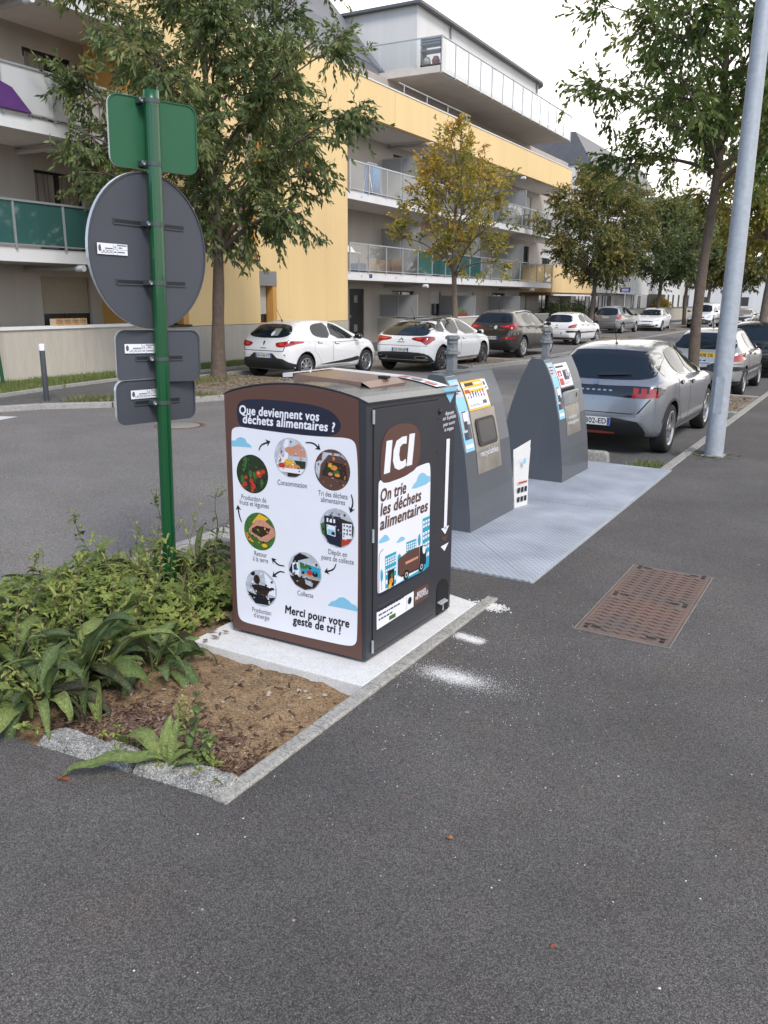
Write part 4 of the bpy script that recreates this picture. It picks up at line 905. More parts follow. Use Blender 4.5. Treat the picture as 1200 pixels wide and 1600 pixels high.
# rusty chamber cover in the pavement
def rust_mat():
    m = bpy.data.materials.new('rusty_cast_iron'); m.use_nodes = True
    n, l = m.node_tree.nodes, m.node_tree.links; b = n['Principled BSDF']; b.inputs['Roughness'].default_value = .7; b.inputs['Metallic'].default_value = .2
    g = n.new('ShaderNodeTexCoord'); no = n.new('ShaderNodeTexNoise'); no.inputs['Scale'].default_value = 2.6; no.inputs['Detail'].default_value = 6; l.new(g.outputs['Object'], no.inputs['Vector'])
    cr = n.new('ShaderNodeValToRGB'); e = cr.color_ramp.elements; e[0].position = .35; e[0].color = (.135, .108, .098, 1); e[1].position = .78; e[1].color = (.235, .12, .082, 1)
    l.new(no.outputs['Fac'], cr.inputs[0])
    n2 = n.new('ShaderNodeTexNoise'); n2.inputs['Scale'].default_value = 60; n2.inputs['Detail'].default_value = 4; l.new(g.outputs['Object'], n2.inputs['Vector'])
    mx = n.new('ShaderNodeMix'); mx.data_type = 'RGBA'; mx.blend_type = 'OVERLAY'; mx.inputs['Factor'].default_value = .5; l.new(cr.outputs[0], mx.inputs['A']); l.new(n2.outputs['Color'], mx.inputs['B'])
    l.new(mx.outputs['Result'], b.inputs['Base Color']); return m
M_rust = rust_mat()
ch = thing('chamber_cover', 'large rusty rectangular chamber cover set in the pavement', 'manhole cover', (-1.10, 5.24, 0), R(.5))
W2, L2 = .268, .700
mb = MB().prism([(-W2, -L2), (W2, -L2), (W2, L2), (-W2, L2)], -.05, .004)
rows = 24
for j in range(rows):                                          # raised chevron waves, coloured dark to stand for their shadows
    yy = -L2 + .05 + (2 * L2 - .10) * j / (rows - 1)
    k = 13; xs = [-W2 + .02 + (2 * W2 - .04) * i / k for i in range(k + 1)]
    for i in range(k):
        if (abs(yy) > L2 - .09 or abs(yy) < .075) and (i < 2 or i > k - 3): continue
        z0 = (.008 if i % 2 else -.008); z1 = -z0; h = .004
        a, b = (xs[i], yy + z0), (xs[i + 1], yy + z1)
        mb.add([(a[0], a[1] - h, .0042), (b[0], b[1] - h, .0042), (b[0], b[1], .0095), (a[0], a[1], .0095), (a[0], a[1] + h, .0042), (b[0], b[1] + h, .0042)], [(0, 1, 2, 3), (3, 2, 5, 4)], 1)
mb.build('plate', [M_rust, mat('shadow_dark_iron', (.10, .072, .060), .7, metal=.3, var=.3, vscale=12)], ch)
for sx in (-1, 1):
    for yc in (-L2 + .05, 0, L2 - .05):
        x = sx * (W2 - .045); sl = MB()
        sl.add([(x - .014, yc - .010, .0103), (x + .014, yc - .010, .0103), (x + .014, yc + .010, .0103), (x - .014, yc + .010, .0103)], [(0, 1, 2, 3)])
        sl.add([(x - sx * .06 - .035, yc + .018, .0103), (x - sx * .06 + .025, yc + .018, .0103), (x - sx * .06 + .025, yc + .032, .0103), (x - sx * .06 - .035, yc + .032, .0103)], [(0, 1, 2, 3)])
        sl.add([(x - .015, yc + .035, .0103), (x + .015, yc + .035, .0103), (x + .015, yc + .05, .0103), (x - .015, yc + .05, .0103)], [(0, 1, 2, 3)])
        sl.build('key_slot', M_void, ch)
fm = MB()
for x0, x1, y0, y1 in ((-W2 - .014, -W2 - .004, -L2 - .014, L2 + .014), (W2 + .004, W2 + .014, -L2 - .014, L2 + .014), (-W2 - .004, W2 + .004, -L2 - .014, -L2 - .004), (-W2 - .004, W2 + .004, L2 + .004, L2 + .014)): fm.box(x0, x1, y0, y1, -.03, .005)
fm.build('frame', mat('worn_iron_frame', (.22, .2, .18), .55, metal=.4, var=.3), ch)
gp = MB().add([(-W2 - .004, -L2 - .004, .0015), (W2 + .004, -L2 - .004, .0015), (W2 + .004, L2 + .004, .0015), (-W2 - .004, L2 + .004, .0015)], [(0, 1, 2, 3)]); gp.build('gap', M_void, ch)
# round manhole in the road
mh = thing('manhole_cover', 'round pale manhole cover in the road behind the sign post', 'manhole cover', (-9.5, 9.5, Z0))
MB().lathe([(.0001, .012), (.30, .012), (.31, .006), (.31, .0)], 32).build('lid', mat('pale_iron_lid', (.30, .29, .27), .6, metal=.3, var=.2, vscale=20, bump=.5, bscale=50), mh)
MB().lathe([(.32, .0), (.32, .010), (.40, .008), (.41, .0)], 32).build('rim', M_rust, mh)
# galvanised lamp post
lp = thing('lamp_post', 'tall galvanised grey lamp post at the pavement kerb beside the silver hatchback', 'lamp post', (-1.69, 11.0, 0))
mb = MB().lathe([(.115, 0), (.113, .6), (.104, 3), (.09, 5.5), (.075, 8.0), (.06, 9.0)], 24)
M_post = mat('galvanised_post', (.40, .43, .47), .55, metal=.25, var=.16, vscale=16)
mb.build('post', M_post, lp)
MB().box(-.13, .13, -.13, .13, 0, .012).build('base_plate', M_oldconc, lp, bevel=.004)
dr = MB().add([(-.05, -.1125, .55), (.05, -.1125, .55), (.05, -.1115, 1.0), (-.05, -.1115, 1.0)], [(0, 1, 2, 3)]); dr.build('service_door', M_post, lp)
hd = MB().tube([(0, 0, 8.9), (-.2, 0, 9.1), (-.8, 0, 9.2)], .035, 10); hd.obox((-1.05, 0, 9.2), (.3, 0, 0), (0, .13, 0), (0, 0, .05)); hd.build('lamp_head', M_post, lp)
tag(litter(240, lambda q: (-1.69 + q.gauss(0, .16), 10.95 + q.gauss(0, .18)), .01, .03, 12, .0, 'moss_patch', mat('moss', (.10, .11, .03), .9, var=.4), 'green moss and crumbs around the lamp post foot'), cat='moss')
# ------------------------------------------------------------------ sign post seen from behind
sg = thing('sign_post', 'green fluted post carrying four traffic plates seen from the back', 'traffic sign', (-3.79, 3.62, -.05))
sg.rotation_euler = (R(-.6), R(1.0), 0)
M_gpole = mat('green_lacquer', '#0d4d2a', .32, coat=.4, var=.05, vscale=4)
M_gback = mat('green_plate_back', '#1b5a3a', .5, var=.05)
M_back = mat('grey_plate_back', '#4a4d55', .55, var=.07, vscale=3, spec=.35)
M_rail = mat('dark_slot', (.012, .012, .014), .6)
M_alu = mat('bare_aluminium', (.66, .67, .68), .35, metal=.5)
pp = []
for i in range(48):
    a = 2 * math.pi * i / 48; rr_ = .0415 + .0006 * math.cos(a * 16); pp.append((rr_ * math.cos(a), rr_ * math.sin(a)))
MB().prism(pp, -.1, 3.08).build('post', M_gpole, sg)
MB().lathe([(.0001, 3.086), (.043, 3.083), (.043, 3.0)], 24).build('cap', M_gpole, sg)
def plate(name, label, outline, zc, az, rails, m_back, stick=None, cx=0.0, edge_m=None, halfw=.16, dia=.06):
    """plate behind the post; local axes: a along the plate, b up; it faces away from us"""
    a_ = R(az); e = Vector((math.sin(a_), math.cos(a_), 0)); nrm = Vector((math.cos(a_), -math.sin(a_), 0))    # nrm points to the viewer's side
    F_ = Face(-nrm * .062 + e * cx + Vector((0, 0, zc)), e, (0, 0, 1))
    if F_.n.dot(nrm) < 0: F_.n = -F_.n
    mb = MB(); n = len(outline)
    b0 = [F_.P(x, y, 0) for x, y in outline]; b1 = [F_.P(x, y, -.022) for x, y in outline]
    mb.add(b0, [tuple(range(n))], 0); mb.add(b1, [tuple(range(n - 1, -1, -1))], 1); mb.add(b0 + b1, [(i, n + i, n + (i + 1) % n, (i + 1) % n) for i in range(n)], 1)
    rim_ = [F_.P(x * 1.0, y * 1.0, .0) for x, y in outline]
    o = mb.build(name, [m_back, edge_m or M_alu], sg); o['label'] = label
    lip = MB()
    for i in range(n):
        (x, y), (x2, y2) = outline[i], outline[(i + 1) % n]; k_ = 1 - .008 / max(.1, math.hypot(x, y))
        lip.add([F_.P(x, y, .006), F_.P(x2, y2, .006), F_.P(x2 * k_, y2 * k_, .006), F_.P(x * k_, y * k_, .006)], [(0, 1, 2, 3)]); lip.add([F_.P(x, y, 0), F_.P(x2, y2, 0), F_.P(x2, y2, .006), F_.P(x, y, .006)], [(0, 1, 2, 3)]); lip.add([F_.P(x * k_, y * k_, 0), F_.P(x2 * k_, y2 * k_, 0), F_.P(x2 * k_, y2 * k_, .006), F_.P(x * k_, y * k_, .006)], [(3, 2, 1, 0)])
    lip.build('folded_rim', m_back, o)
    for zr in rails:
        r1 = MB(); r1.obox(F_.P(0, zr, .0035), e * halfw, nrm * .0035, (0, 0, .017)); r1.build('rail', M_back if m_back is not M_gback else m_back, o)
        r2 = MB(); F_.poly(r2, rc(-halfw + .004, halfw - .004, zr - .009, zr + .011), .0078); r2.build('rail_slot', M_rail, o)
        clamp = MB()
        ring = [(e * math.cos(t) + nrm * math.sin(t)) * .0455 + Vector((0, 0, zc + zr)) for t in [R(-25 + 230 * i / 12) for i in range(13)]]
        for p0, p1 in zip(ring[:-1], ring[1:]):
            clamp.add([p0 - Vector((0, 0, .012)), p1 - Vector((0, 0, .012)), p1 + Vector((0, 0, .012)), p0 + Vector((0, 0, .012))], [(0, 1, 2, 3)], 0, True)
        clamp.obox(F_.P(-cx - .055, zr, .03), e * .016, nrm * .028, (0, 0, .014))
        clamp.build('clamp', mat('grey_clamp', (.07, .09, .085), .5, metal=.3), o)
        MB().lathe([(.0001, .0), (.011, .002), (.011, .012)], 10, 0, (0, 0, 0), 'x').build('bolt', M_galv, o, loc=F_.P(-cx - .068, zr, .066))
    if stick:
        x0, x1, y0, y1 = stick
        s_ = MB(); F_.poly(s_, rc(x0, x1, y0, y1), .0085, 0)
        flip = F_.u.cross(F_.v).dot(F_.n) < 0
        w = x1 - x0; hh = y1 - y0
        G = Face(F_.P(x0, y0, 0), e, (0, 0, 1))
        if G.n.dot(nrm) < 0: G.n = -G.n
        G.poly(s_, ell(w * .08, hh * .55, w * .045, hh * .32, 12), .0092, 2)
        G.text(s_, 'LACROIX', (w * .13, hh * .12), (w * .50, hh * .12), hh * .30, .0092, 1, .002)
        G.text(s_, '14', (w * .54, hh * .52), (w * .61, hh * .52), hh * .34, .0092, 1)
        for xx in (.515, .65): G.poly(s_, rc(w * xx, w * xx + .0012, 0, hh), .0092, 1)
        G.poly(s_, rc(w * .515, w, hh * .46, hh * .48), .0092, 1)
        for (a, b, c) in ((.66, .97, .82), (.70, .82, .6), (.67, .9, .2), (.54, .62, .2), (.25, .5, .5)): G.poly(s_, rc(w * a, w * b, hh * c, hh * (c + .1)), .0092, 2)
        s_.build('maker_label', [M_white, M_ink, M_grey], o)
    return o
plate('direction_plate', 'green rectangular plate at the top of the post', rrect(-.265, .265, -.19, .19, .055, 5), 2.862, 21, (.165, -.165), M_gback, None, .055 - .02, None, .02)
plate('round_plate', 'large round grey plate', ell(0, 0, .445, .445, 56), 2.215, 2, (.155, -.175), M_back, (-.39, -.18, -.03, .03), .005, None, .265)
plate('supplementary_plate', 'wider grey rectangular plate below the round one', rrect(-.265, .265, -.157, .157, .055, 5), 1.607, 23, (-.01,), M_back, (-.215, -.015, .02, .075), .01, None, .15)
plate('supplementary_plate', 'lowest and smallest grey rectangular plate', rrect(-.285, .285, -.133, .133, .055, 5), 1.338, 9, (-.005,), M_back, (-.19, .03, .02, .072), .0, None, .165)
# bollard and green post across the road
bo = thing('bollard', 'slim dark grey bollard with white cap on the far corner', 'bollard', (-13.45, 10.02, -.05))
MB().lathe([(.05, 0), (.05, .95), (.048, .96)], 16).build('post', mat('dark_bollard', (.045, .05, .06), .45, coat=.2), bo)
MB().lathe([(.052, .955), (.052, 1.06), (.045, 1.075), (.0001, 1.078)], 16).build('cap', M_white, bo)
gp_ = thing('green_post', 'thin leaning dark green post at the left end of the lawn', 'post', (-16.38, 11.15, -.02))
MB().tube([(0, 0, 0), (-.06, -.05, 1.4), (-.1, -.08, 2.2)], .04, 10).build('post', M_gpole, gp_)
# street name sign up the road
sn = thing('street_name_sign', 'small blue street sign on a thin post before the white building', 'street sign', (-14.9, 55.0, 0))
MB().tube([(0, 0, 0), (0, 0, 2.35)], .035, 8).build('post', M_galv, sn)
MB().box(-.32, .32, -.015, .015, 2.35, 2.65).build('plate', mat('blue_enamel', (.03, .05, .22), .3), sn)
mb = MB()
for i in range(2): mb.box(-.22, .22, -.02, -.016, 2.42 + i * .10, 2.46 + i * .10)
mb.build('lettering', M_white, sn)
# ------------------------------------------------------------------ apartment building with the yellow block
TH = R(1.4)
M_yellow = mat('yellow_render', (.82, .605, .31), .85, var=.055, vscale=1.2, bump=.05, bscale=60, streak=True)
M_yellow_shade = mat('shaded_yellow_render', (.60, .32, .09), .85, var=.08, vscale=.8)  # the yellow render in shade: orange painted on side return and jambs
M_stone = mat('rough_cast_plinth', (.50, .46, .405), .9, var=.10, vscale=7, bump=.5, bscale=35, streak=True)
M_gwall = mat('grey_taupe_render', (.48, .435, .395), .9, var=.12, vscale=1.2, bump=.05, bscale=50, streak=True)
M_lwall = mat('pale_grey_render', (.70, .69, .68), .85, var=.09, vscale=.8, streak=True)
M_slab = mat('white_painted_concrete', (.76, .76, .77), .75, var=.06, vscale=2, streak=True)
M_soffit = mat('raw_concrete_soffit', (.62, .57, .52), .9, var=.10, vscale=1.5)
M_dark = mat('dark_frame', (.022, .022, .026), .45)
M_wglass = mat('window_glass', (.035, .04, .045), .06, coat=.4)
M_curtain = mat('net_curtain', (.33, .29, .25), .9, var=.25, vscale=8, streak=True)
M_shut = mat('white_shutter', (.58, .58, .57), .6, var=.05)
M_tshut = mat('beige_shutter', (.40, .35, .28), .65, var=.06)
M_rail_al = mat('aluminium_rail', (.48, .50, .52), .4, metal=.5)
M_gclear = mat_glass('clear_balustrade_glass', (.96, .975, .975, 1), .03, .93, k=.9)
M_ggreen = mat_glass('green_balustrade_glass', (.12, .33, .31, 1), .06, .35)  # green tint, darkened to teal with the reflection put into the colour
M_gfrost = mat_glass('frosted_glass', (.75, .78, .80, 1), .35, .25)
M_gwhite = mat_glass('white_translucent_glass', (.96, .98, 1.0, 1), .12, .40, k=.95)
M_zinc = mat('zinc_roof', (.15, .155, .17), .5, metal=.3, var=.15, vscale=3)
def slate_mat():
    m = mat('slate_roof', (.12, .125, .14), .6, var=.25, vscale=8)
    nt = m.node_tree; n, l = nt.nodes, nt.links; b = n['Principled BSDF']
    t = n.new('ShaderNodeTexCoord'); br = n.new('ShaderNodeTexBrick'); br.inputs['Scale'].default_value = 3.0
    br.inputs['Color1'].default_value = (.13, .135, .15, 1); br.inputs['Color2'].default_value = (.20, .205, .22, 1); br.inputs['Mortar'].default_value = (.05, .05, .055, 1)
    mp = n.new('ShaderNodeMapping'); mp.inputs['Rotation'].default_value = (R(90), 0, 0); l.new(t.outputs['Object'], mp.inputs[0])
    l.new(mp.outputs[0], br.inputs['Vector']); l.new(br.outputs['Color'], b.inputs['Base Color']); return m
M_slate = slate_mat()
bld = thing('apartment_building', 'yellow and grey apartment building with glass balconies and a penthouse terrace', 'building', (0, 0, .07), TH)
XF, XS = -16.7, -18.7                                        # facade plane, recessed plane
def holes_wall(mb, X, y0, y1, z0, z1, holes, depth, m=0, mr=0):
    """wall facing +x at X with openings; each opening gets reveals"""
    ys = sorted({y0, y1} | {h[0] for h in holes} | {h[1] for h in holes}); zs = sorted({z0, z1} | {h[2] for h in holes} | {h[3] for h in holes})
    for a, b in zip(ys[:-1], ys[1:]):
        for c, d in zip(zs[:-1], zs[1:]):
            ym, zm = (a + b) / 2, (c + d) / 2
            if any(h[0] < ym < h[1] and h[2] < zm < h[3] for h in holes): continue
            mb.add([(X, a, c), (X, b, c), (X, b, d), (X, a, d)], [(0, 1, 2, 3)], m)
    for a, b, c, d in holes:
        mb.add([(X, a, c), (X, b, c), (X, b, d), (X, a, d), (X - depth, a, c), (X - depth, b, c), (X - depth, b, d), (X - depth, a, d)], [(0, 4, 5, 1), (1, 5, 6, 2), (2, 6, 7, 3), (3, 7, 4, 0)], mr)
def window(par, X, y0, y1, z0, z1, nv=2, shutter=0.0, sm=None, curtain=None, box=None, label=None, f=.06, transom=None):
    """a window: frame > pane, shutter, curtain, shutter_box; X is its plane, facing +x"""
    fr = MB(); t = .05
    fr.box(X - t, X, y0, y0 + f, z0, z1); fr.box(X - t, X, y1 - f, y1, z0, z1); fr.box(X - t, X, y0 + f, y1 - f, z0, z0 + f); fr.box(X - t, X, y0 + f, y1 - f, z1 - f, z1)
    for i in range(1, nv): yy = y0 + (y1 - y0) * i / nv; fr.box(X - t, X - .002, yy - f * .6, yy + f * .6, z0 + f, z1 - f)
    if transom: fr.box(X - t, X - .004, y0 + f, y1 - f, transom - f * .6, transom + f * .6)
    w = fr.build('window', M_dark, par)
    if label: w['label'] = label
    MB().box(X - .04, X - .03, y0 + f * .7, y1 - f * .7, z0 + f * .7, z1 - f * .7).build('pane', M_wglass, w)
    if curtain:
        c = MB(); k = 14
        for a, b in curtain:
            vs = []
            for i in range(k + 1): yy = y0 + (y1 - y0) * (a + (b - a) * i / k); xx = X - .026 + .006 * math.sin(i * 2.4); vs += [(xx, yy, z0 + f + (.35 if len(curtain) > 2 else .0) * abs(math.sin(i * .35))), (xx, yy, z1 - f)]
            c.add(vs, [(2 * i, 2 * i + 2, 2 * i + 3, 2 * i + 1) for i in range(k)], 0, True)
        c.build('curtain', M_curtain, w)
    if shutter:
        s_ = MB(); zb = z1 - (z1 - z0) * shutter; k = max(4, int((z1 - zb) / .05))
        for i in range(k): a = zb + (z1 - zb) * i / k; b = zb + (z1 - zb) * (i + 1) / k; s_.add([(X + .014, y0 + .03, a), (X + .014, y1 - .03, a), (X + .026, y1 - .03, b - .006), (X + .026, y0 + .03, b - .006), (X + .014, y1 - .03, b), (X + .014, y0 + .03, b)], [(0, 1, 2, 3), (3, 2, 4, 5)])
        s_.build('roller_shutter', sm or M_shut, w)
    if box: MB().box(X - .03, X + .06, y0 - .05, y1 + .05, z1, z1 + box).build('shutter_box', M_dark, w)
    return w
def dsill(par, X, y0, y1, z): MB().box(X - .3, X + .07, y0 - .05, y1 + .05, z - .05, z).build('window_sill', M_dark, par)
# --- yellow block
YL, YR = 16.8, 26.65
wins = [(17.15, 18.12, 1.05, 2.62), (17.15, 18.12, 2.95, 4.75), (20.42, 21.34, 2.95, 4.78), (21.42, 22.28, 1.02, 2.62), (17.15, 18.12, 5.8, 7.6), (20.9, 21.9, 5.75, 7.6), (23.6, 24.5, 5.75, 7.5)]
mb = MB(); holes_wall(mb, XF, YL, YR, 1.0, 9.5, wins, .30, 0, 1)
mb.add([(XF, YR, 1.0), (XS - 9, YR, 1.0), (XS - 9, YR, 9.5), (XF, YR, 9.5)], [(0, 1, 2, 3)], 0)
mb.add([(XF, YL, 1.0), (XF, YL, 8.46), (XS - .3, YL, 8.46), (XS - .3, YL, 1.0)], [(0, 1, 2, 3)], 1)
mb.add([(XF, YL, 9.5), (XF, YR, 9.5), (XS - 3, YR, 9.5), (XS - 3, YL, 9.5)], [(0, 1, 2, 3)], 0)
yw = mb.build('yellow_block_wall', [M_yellow, M_yellow_shade], bld); yw['label'] = 'smooth yellow rendered block standing forward of the balconies'
mb = MB().box(XS - 1, XF + .015, YL, YR + .01, -.2, .985); mb.build('stone_plinth', M_stone, bld)
for i, (a, b, c, d) in enumerate(wins):
    if i == 3:
        w = window(bld, XF - .28, a + .01, b - .20, c + .01, d - .45, 1, .78)
        MB().box(XF - .29, XF + .012, a - .01, b + .01, d - .45, d + .0).build('shutter_box', mat('grey_metal_box', (.27, .27, .28), .5, metal=.3), w)
        mbj = MB().box(XF - .28, XF - .005, b - .19, b, c + .005, d - .455); mbj.build('window_jamb', M_yellow_shade, w)
    else:
        w = window(bld, XF - .28, a + .01, b - .22, c + .01, d - .01, 1, 0, None, [(0.05, .95)], transom=c + (d - c) * .62)
        MB().box(XF - .28, XF - .005, b - .21, b - .002, c + .005, d - .005).build('window_jamb', M_yellow_shade, w)
        dsill(w, XF, a, b, c)
# --- slabs
def slab_(name, X0, X1, y0, y1, z0, z1, label=None):
    mb = MB().box(X0, X1, y0, y1, z0, z1 - .0)
    mb.mi = [1 if i == 0 else 0 for i in range(6)]
    o = mb.build(name, [M_slab, M_soffit], bld)
    if label: o['label'] = label
slab_('balcony_slab', XS - .2, XF, 3.0, YL - .002, 2.56, 2.86); slab_('balcony_slab', XS - .2, XF, 3.0, YL - .002, 5.36, 5.65); slab_('balcony_slab', XS - .2, XF + .02, 3.0, YL - .002, 8.17, 8.46)
slab_('balcony_slab', XS - .2, XF, YR + .002, 49.9, 2.46, 2.76); slab_('balcony_slab', XS - .2, XF, YR + .002, 52.5, 5.29, 5.58)
# yellow parapet bands of the third floor
for y0, y1, z0 in ((3.0, YL - .003, 8.465), (YR + .003, 52.6, 8.22)):
    mb = MB().box(XF - .22, XF + .004, y0, y1, z0, 9.48); mb.build('parapet_band', M_yellow, bld)
    MB().box(XF - .25, XF + .03, y0, y1, 9.482, 9.53).build('parapet_coping', M_slab, bld)
MB().box(XS - .2, XF - .221, YR + .01, 52.6, 8.18, 8.40).build('balcony_slab', M_soffit, bld)
pj = MB()
for yy in (19.4, 22.95, 25.2): pj.add([(XF + .003, yy - .004, 1.0), (XF + .003, yy + .004, 1.0), (XF + .003, yy + .004, 9.4), (XF + .003, yy - .004, 9.4)], [(0, 1, 2, 3)])
pj.build('render_joints', mat('faint_joint', (.66, .46, .20), .9), bld)
jl = MB()
for yy in (30.1, 37.4, 44.7): jl.add([(XF + .006, yy - .008, 8.23), (XF + .006, yy + .008, 8.23), (XF + .006, yy + .008, 9.47), (XF + .006, yy - .008, 9.47)], [(0, 1, 2, 3)])
jl.build('panel_joints', mat('dark_joint', (.45, .30, .12), .9), bld)  # darker vertical joint lines on the parapet band
rl = MB()
for yy in range(31, 38, 2): rl.tube([(XF - .1, yy, 9.53), (XF - .1, yy, 9.88)], .02, 6)
rl.tube([(XF - .1, 30.6, 9.88), (XF - .1, 37.4, 9.88)], .025, 6); rl.build('parapet_rail', M_rail_al, bld)
# --- recessed back walls with openings
def back_wall(y0, y1, floors):
    mb = MB()
    for z0, z1, hs in floors: holes_wall(mb, XS, y0, y1, z0, z1, hs, .15)
    return mb.build('recessed_wall', M_gwall, bld)
LW = [(-.25, 2.56, [(14.82, 16.42, .9, 2.3), (11.2, 13.2, .1, 2.3), (7.0, 9.2, .1, 2.3)]), (2.86, 5.36, [(14.92, 16.45, 2.95, 4.9), (11.4, 13.2, 2.95, 5.0), (7, 9, 2.95, 5.0)]), (5.65, 8.17, [(14.9, 16.4, 5.75, 7.7), (11, 13, 5.75, 7.8), (7, 9, 5.75, 7.8)])]
back_wall(3.0, YL, LW)
window(bld, XS - .1, 14.82, 16.42, .9, 2.3, 2, .68, M_tshut, None, .22, 'ground floor window half closed by a beige roller shutter')
window(bld, XS - .1, 14.92, 16.45, 2.95, 4.9, 2, 0, None, [(.06, .44), (.56, .94)], .35, 'first floor window with pointed net curtains under a dark shutter box')
window(bld, XS - .1, 14.9, 16.4, 5.75, 7.7, 2, 0, None, [(.1, .5)], .3)
for z in ((.1, 2.3), (2.95, 5.0), (5.75, 7.8)):
    window(bld, XS - .1, 11.3, 13.1, z[0], z[1], 2, .25 if z[0] < 3 else 0, None, None, .2); window(bld, XS - .1, 7.05, 8.95, z[0], z[1], 2, .3, None, None, .2)
RH = [(28.4, 29.3), (33.6, 35.8), (37.6, 38.7), (40.6, 42.8), (45.4, 47.4), (49.4, 51.2), (53.5, 55.5)]
floors = []
for fi, (z0, z1) in enumerate(((-.25, 2.46), (2.76, 5.29), (5.58, 8.2), (8.4, 10.72))):
    hs = [(a, b, z0 + .06, z1 - .32) for a, b in RH] if fi else [(a, b, z0 + .06, z1 - .32) for a, b in RH[1:]]
    if fi == 0: hs = [(29.97, 31.15, 0.02, 2.18)] + hs
    floors.append((z0, z1, hs))
back_wall(YR, 58.0, floors)
rr = random.Random(21)
for fi, (z0, z1, hs) in enumerate(floors):
    for j, (a, b, c, d) in enumerate(hs):
        if fi == 0 and j == 0:
            dd = MB().box(XS - .12, XS - .06, a, b, c, d).build('service_door', mat('black_steel_door', (.018, .018, .022), .5, var=.1), bld)
            for zc in (1.62, .42):
                gr = MB()
                for q in range(6): gr.box(XS - .06, XS - .052, a + .45, a + .72, zc + q * .05, zc + q * .05 + .03)
                gr.build('vent_grille', M_rail_al, dd)
            MB().box(XS - .06, XS - .02, a + .12, a + .16, 1.0, 1.1).build('handle', M_rail_al, dd)
            continue
        window(bld, XS - .1, a, b, c, d, 2 if b - a > 1.3 else 1, rr.choice((0, 0, .25, .45)), M_shut, [(.05, .95)] if rr.random() < .35 else ([(.05, .3)] if rr.random() < .5 else None), .30)
# --- rear mass
mb = MB().box(-29, XS - .30, 3.0, 58, 0, 8.2).box(-29, XS - .30, 26.5, 58, 8.2, 10.7)
mb.build('rear_mass', M_gwall, bld)
mb = MB().box(-29, XS - .1, 3.0, 26.5, 8.21, 10.6); mb.build('upper_wall', M_lwall, bld)
# --- balcony divider screens (framed frosted glass, perpendicular to the facade)
def divider(y, z0, z1, zw=None):
    f = MB(); x0, x1 = XS + .05, XF - .06
    for xa in (x0, (x0 + x1) / 2 - .02, x1 - .04): f.box(xa, xa + .04, y, y + .04, z0, z1)
    f.box(x0, x1, y + .002, y + .038, z1, z1 + .04); f.box(x0, x1, y + .002, y + .038, z0 - .0, z0 + .04)
    o = f.build('balcony_divider', M_rail_al, bld)
    MB().box(x0, x1, y + .015, y + .025, z0 + .04, z1).build('pane', M_gfrost, o)
for y in (32.5, 38.9, 45.0):
    divider(y, 2.80, 4.68); divider(y, 5.62, 7.48)
for y in (32.4, 38.6, 44.8):
    divider(y, 1.0, 1.92)
    w = MB().box(XS, XF - .04, y - .06, y + .14, -.1, .95); w.build('terrace_divider_wall', M_stone, bld)
w = MB().box(XF - .2, XF - .02, 32.3, 49.8, -.1, .93).build('terrace_wall', M_stone, bld)
MB().box(XF - .23, XF + .01, 32.28, 49.8, .931, .985).build('wall_coping', M_slab, w)
# --- left terrace wall with white coping
w = MB().box(XF - .2, XF + .012, 3.0, YL - .002, -.3, 1.05).build('terrace_wall', M_stone, bld)
MB().box(XF - .25, XF + .05, 3.0, YL - .004, 1.052, 1.12).build('wall_coping', M_slab, w)
# --- balustrades
def balustrade(X, y0, y1, z, h, glass, step=1.35, green=None, ends=(True, True)):
    f = MB(); k = max(1, round((y1 - y0) / step))
    f.box(X - .03, X + .03, y0, y1, z + h - .045, z + h)
    for i in range(k + 1):
        yy = y0 + (y1 - y0) * i / k; f.box(X - .022, X + .022, yy - .022, yy + .022, z - .012, z + h - .046)
    f.box(X - .016, X + .016, y0, y1, z + .05, z + .08)
    o = f.build('balustrade', M_rail_al, bld)
    for i in range(k):
        a, b = y0 + (y1 - y0) * i / k + .03, y0 + (y1 - y0) * (i + 1) / k - .03
        MB().add([(X, a, z + .085), (X, b, z + .085), (X, b, z + h - .05), (X, a, z + h - .05)], [(0, 1, 2, 3)]).build('pane', green(i) if green else glass, o)
    return o
balustrade(XF + .04, 3.2, YL - .1, 2.86, 1.03, M_ggreen)
balustrade(XF + .04, 3.2, YL - .1, 5.65, 1.03, M_gwhite)
balustrade(XF + .04, YR + .08, 49.8, 2.76, 1.03, M_gclear, 1.35, lambda i: M_ggreen if 4 <= i <= 8 else M_gclear)
balustrade(XF + .04, YR + .08, 52.4, 5.58, 1.03, M_gclear, 1.35)
# brackets under slabs: little steel lugs on the white edges
lg = MB()
for z, y0, y1 in ((2.62, 27, 49), (5.44, 27, 52)):
    yy = y0 + .6
    while yy < y1: lg.box(XF, XF + .012, yy, yy + .10, z, z + .02).box(XF, XF + .012, yy, yy + .02, z - .06, z - .002); yy += 1.35 * 2
lg.build('steel_lugs', M_rail_al, bld)
MB().box(XF, XF + .01, 28.2, 28.42, 2.56, 2.70).build('house_number', mat('blue_enamel', (.03, .05, .22), .3), bld)
# --- drain pipes hung beneath the slabs
for y, z in ((14.42, 2.46), (14.5, 5.24), (13.6, 8.05), (33.0, 2.33), (46.5, 2.33), (33.2, 8.06), (44.3, 8.06)):
    p = MB().tube([(XS, y, z), (XF - .12, y, z)], .065, 12).tube([(XS, y, z), (XS + .04, y, z)], .09, 12)
    p = p.build('drain_pipe', mat('taupe_pipe', (.42, .40, .38), .5), bld)
    MB().tube([(XF - .12, y, z), (XF + .12, y, z)], .075, 12).build('pipe_end', M_slab, p)
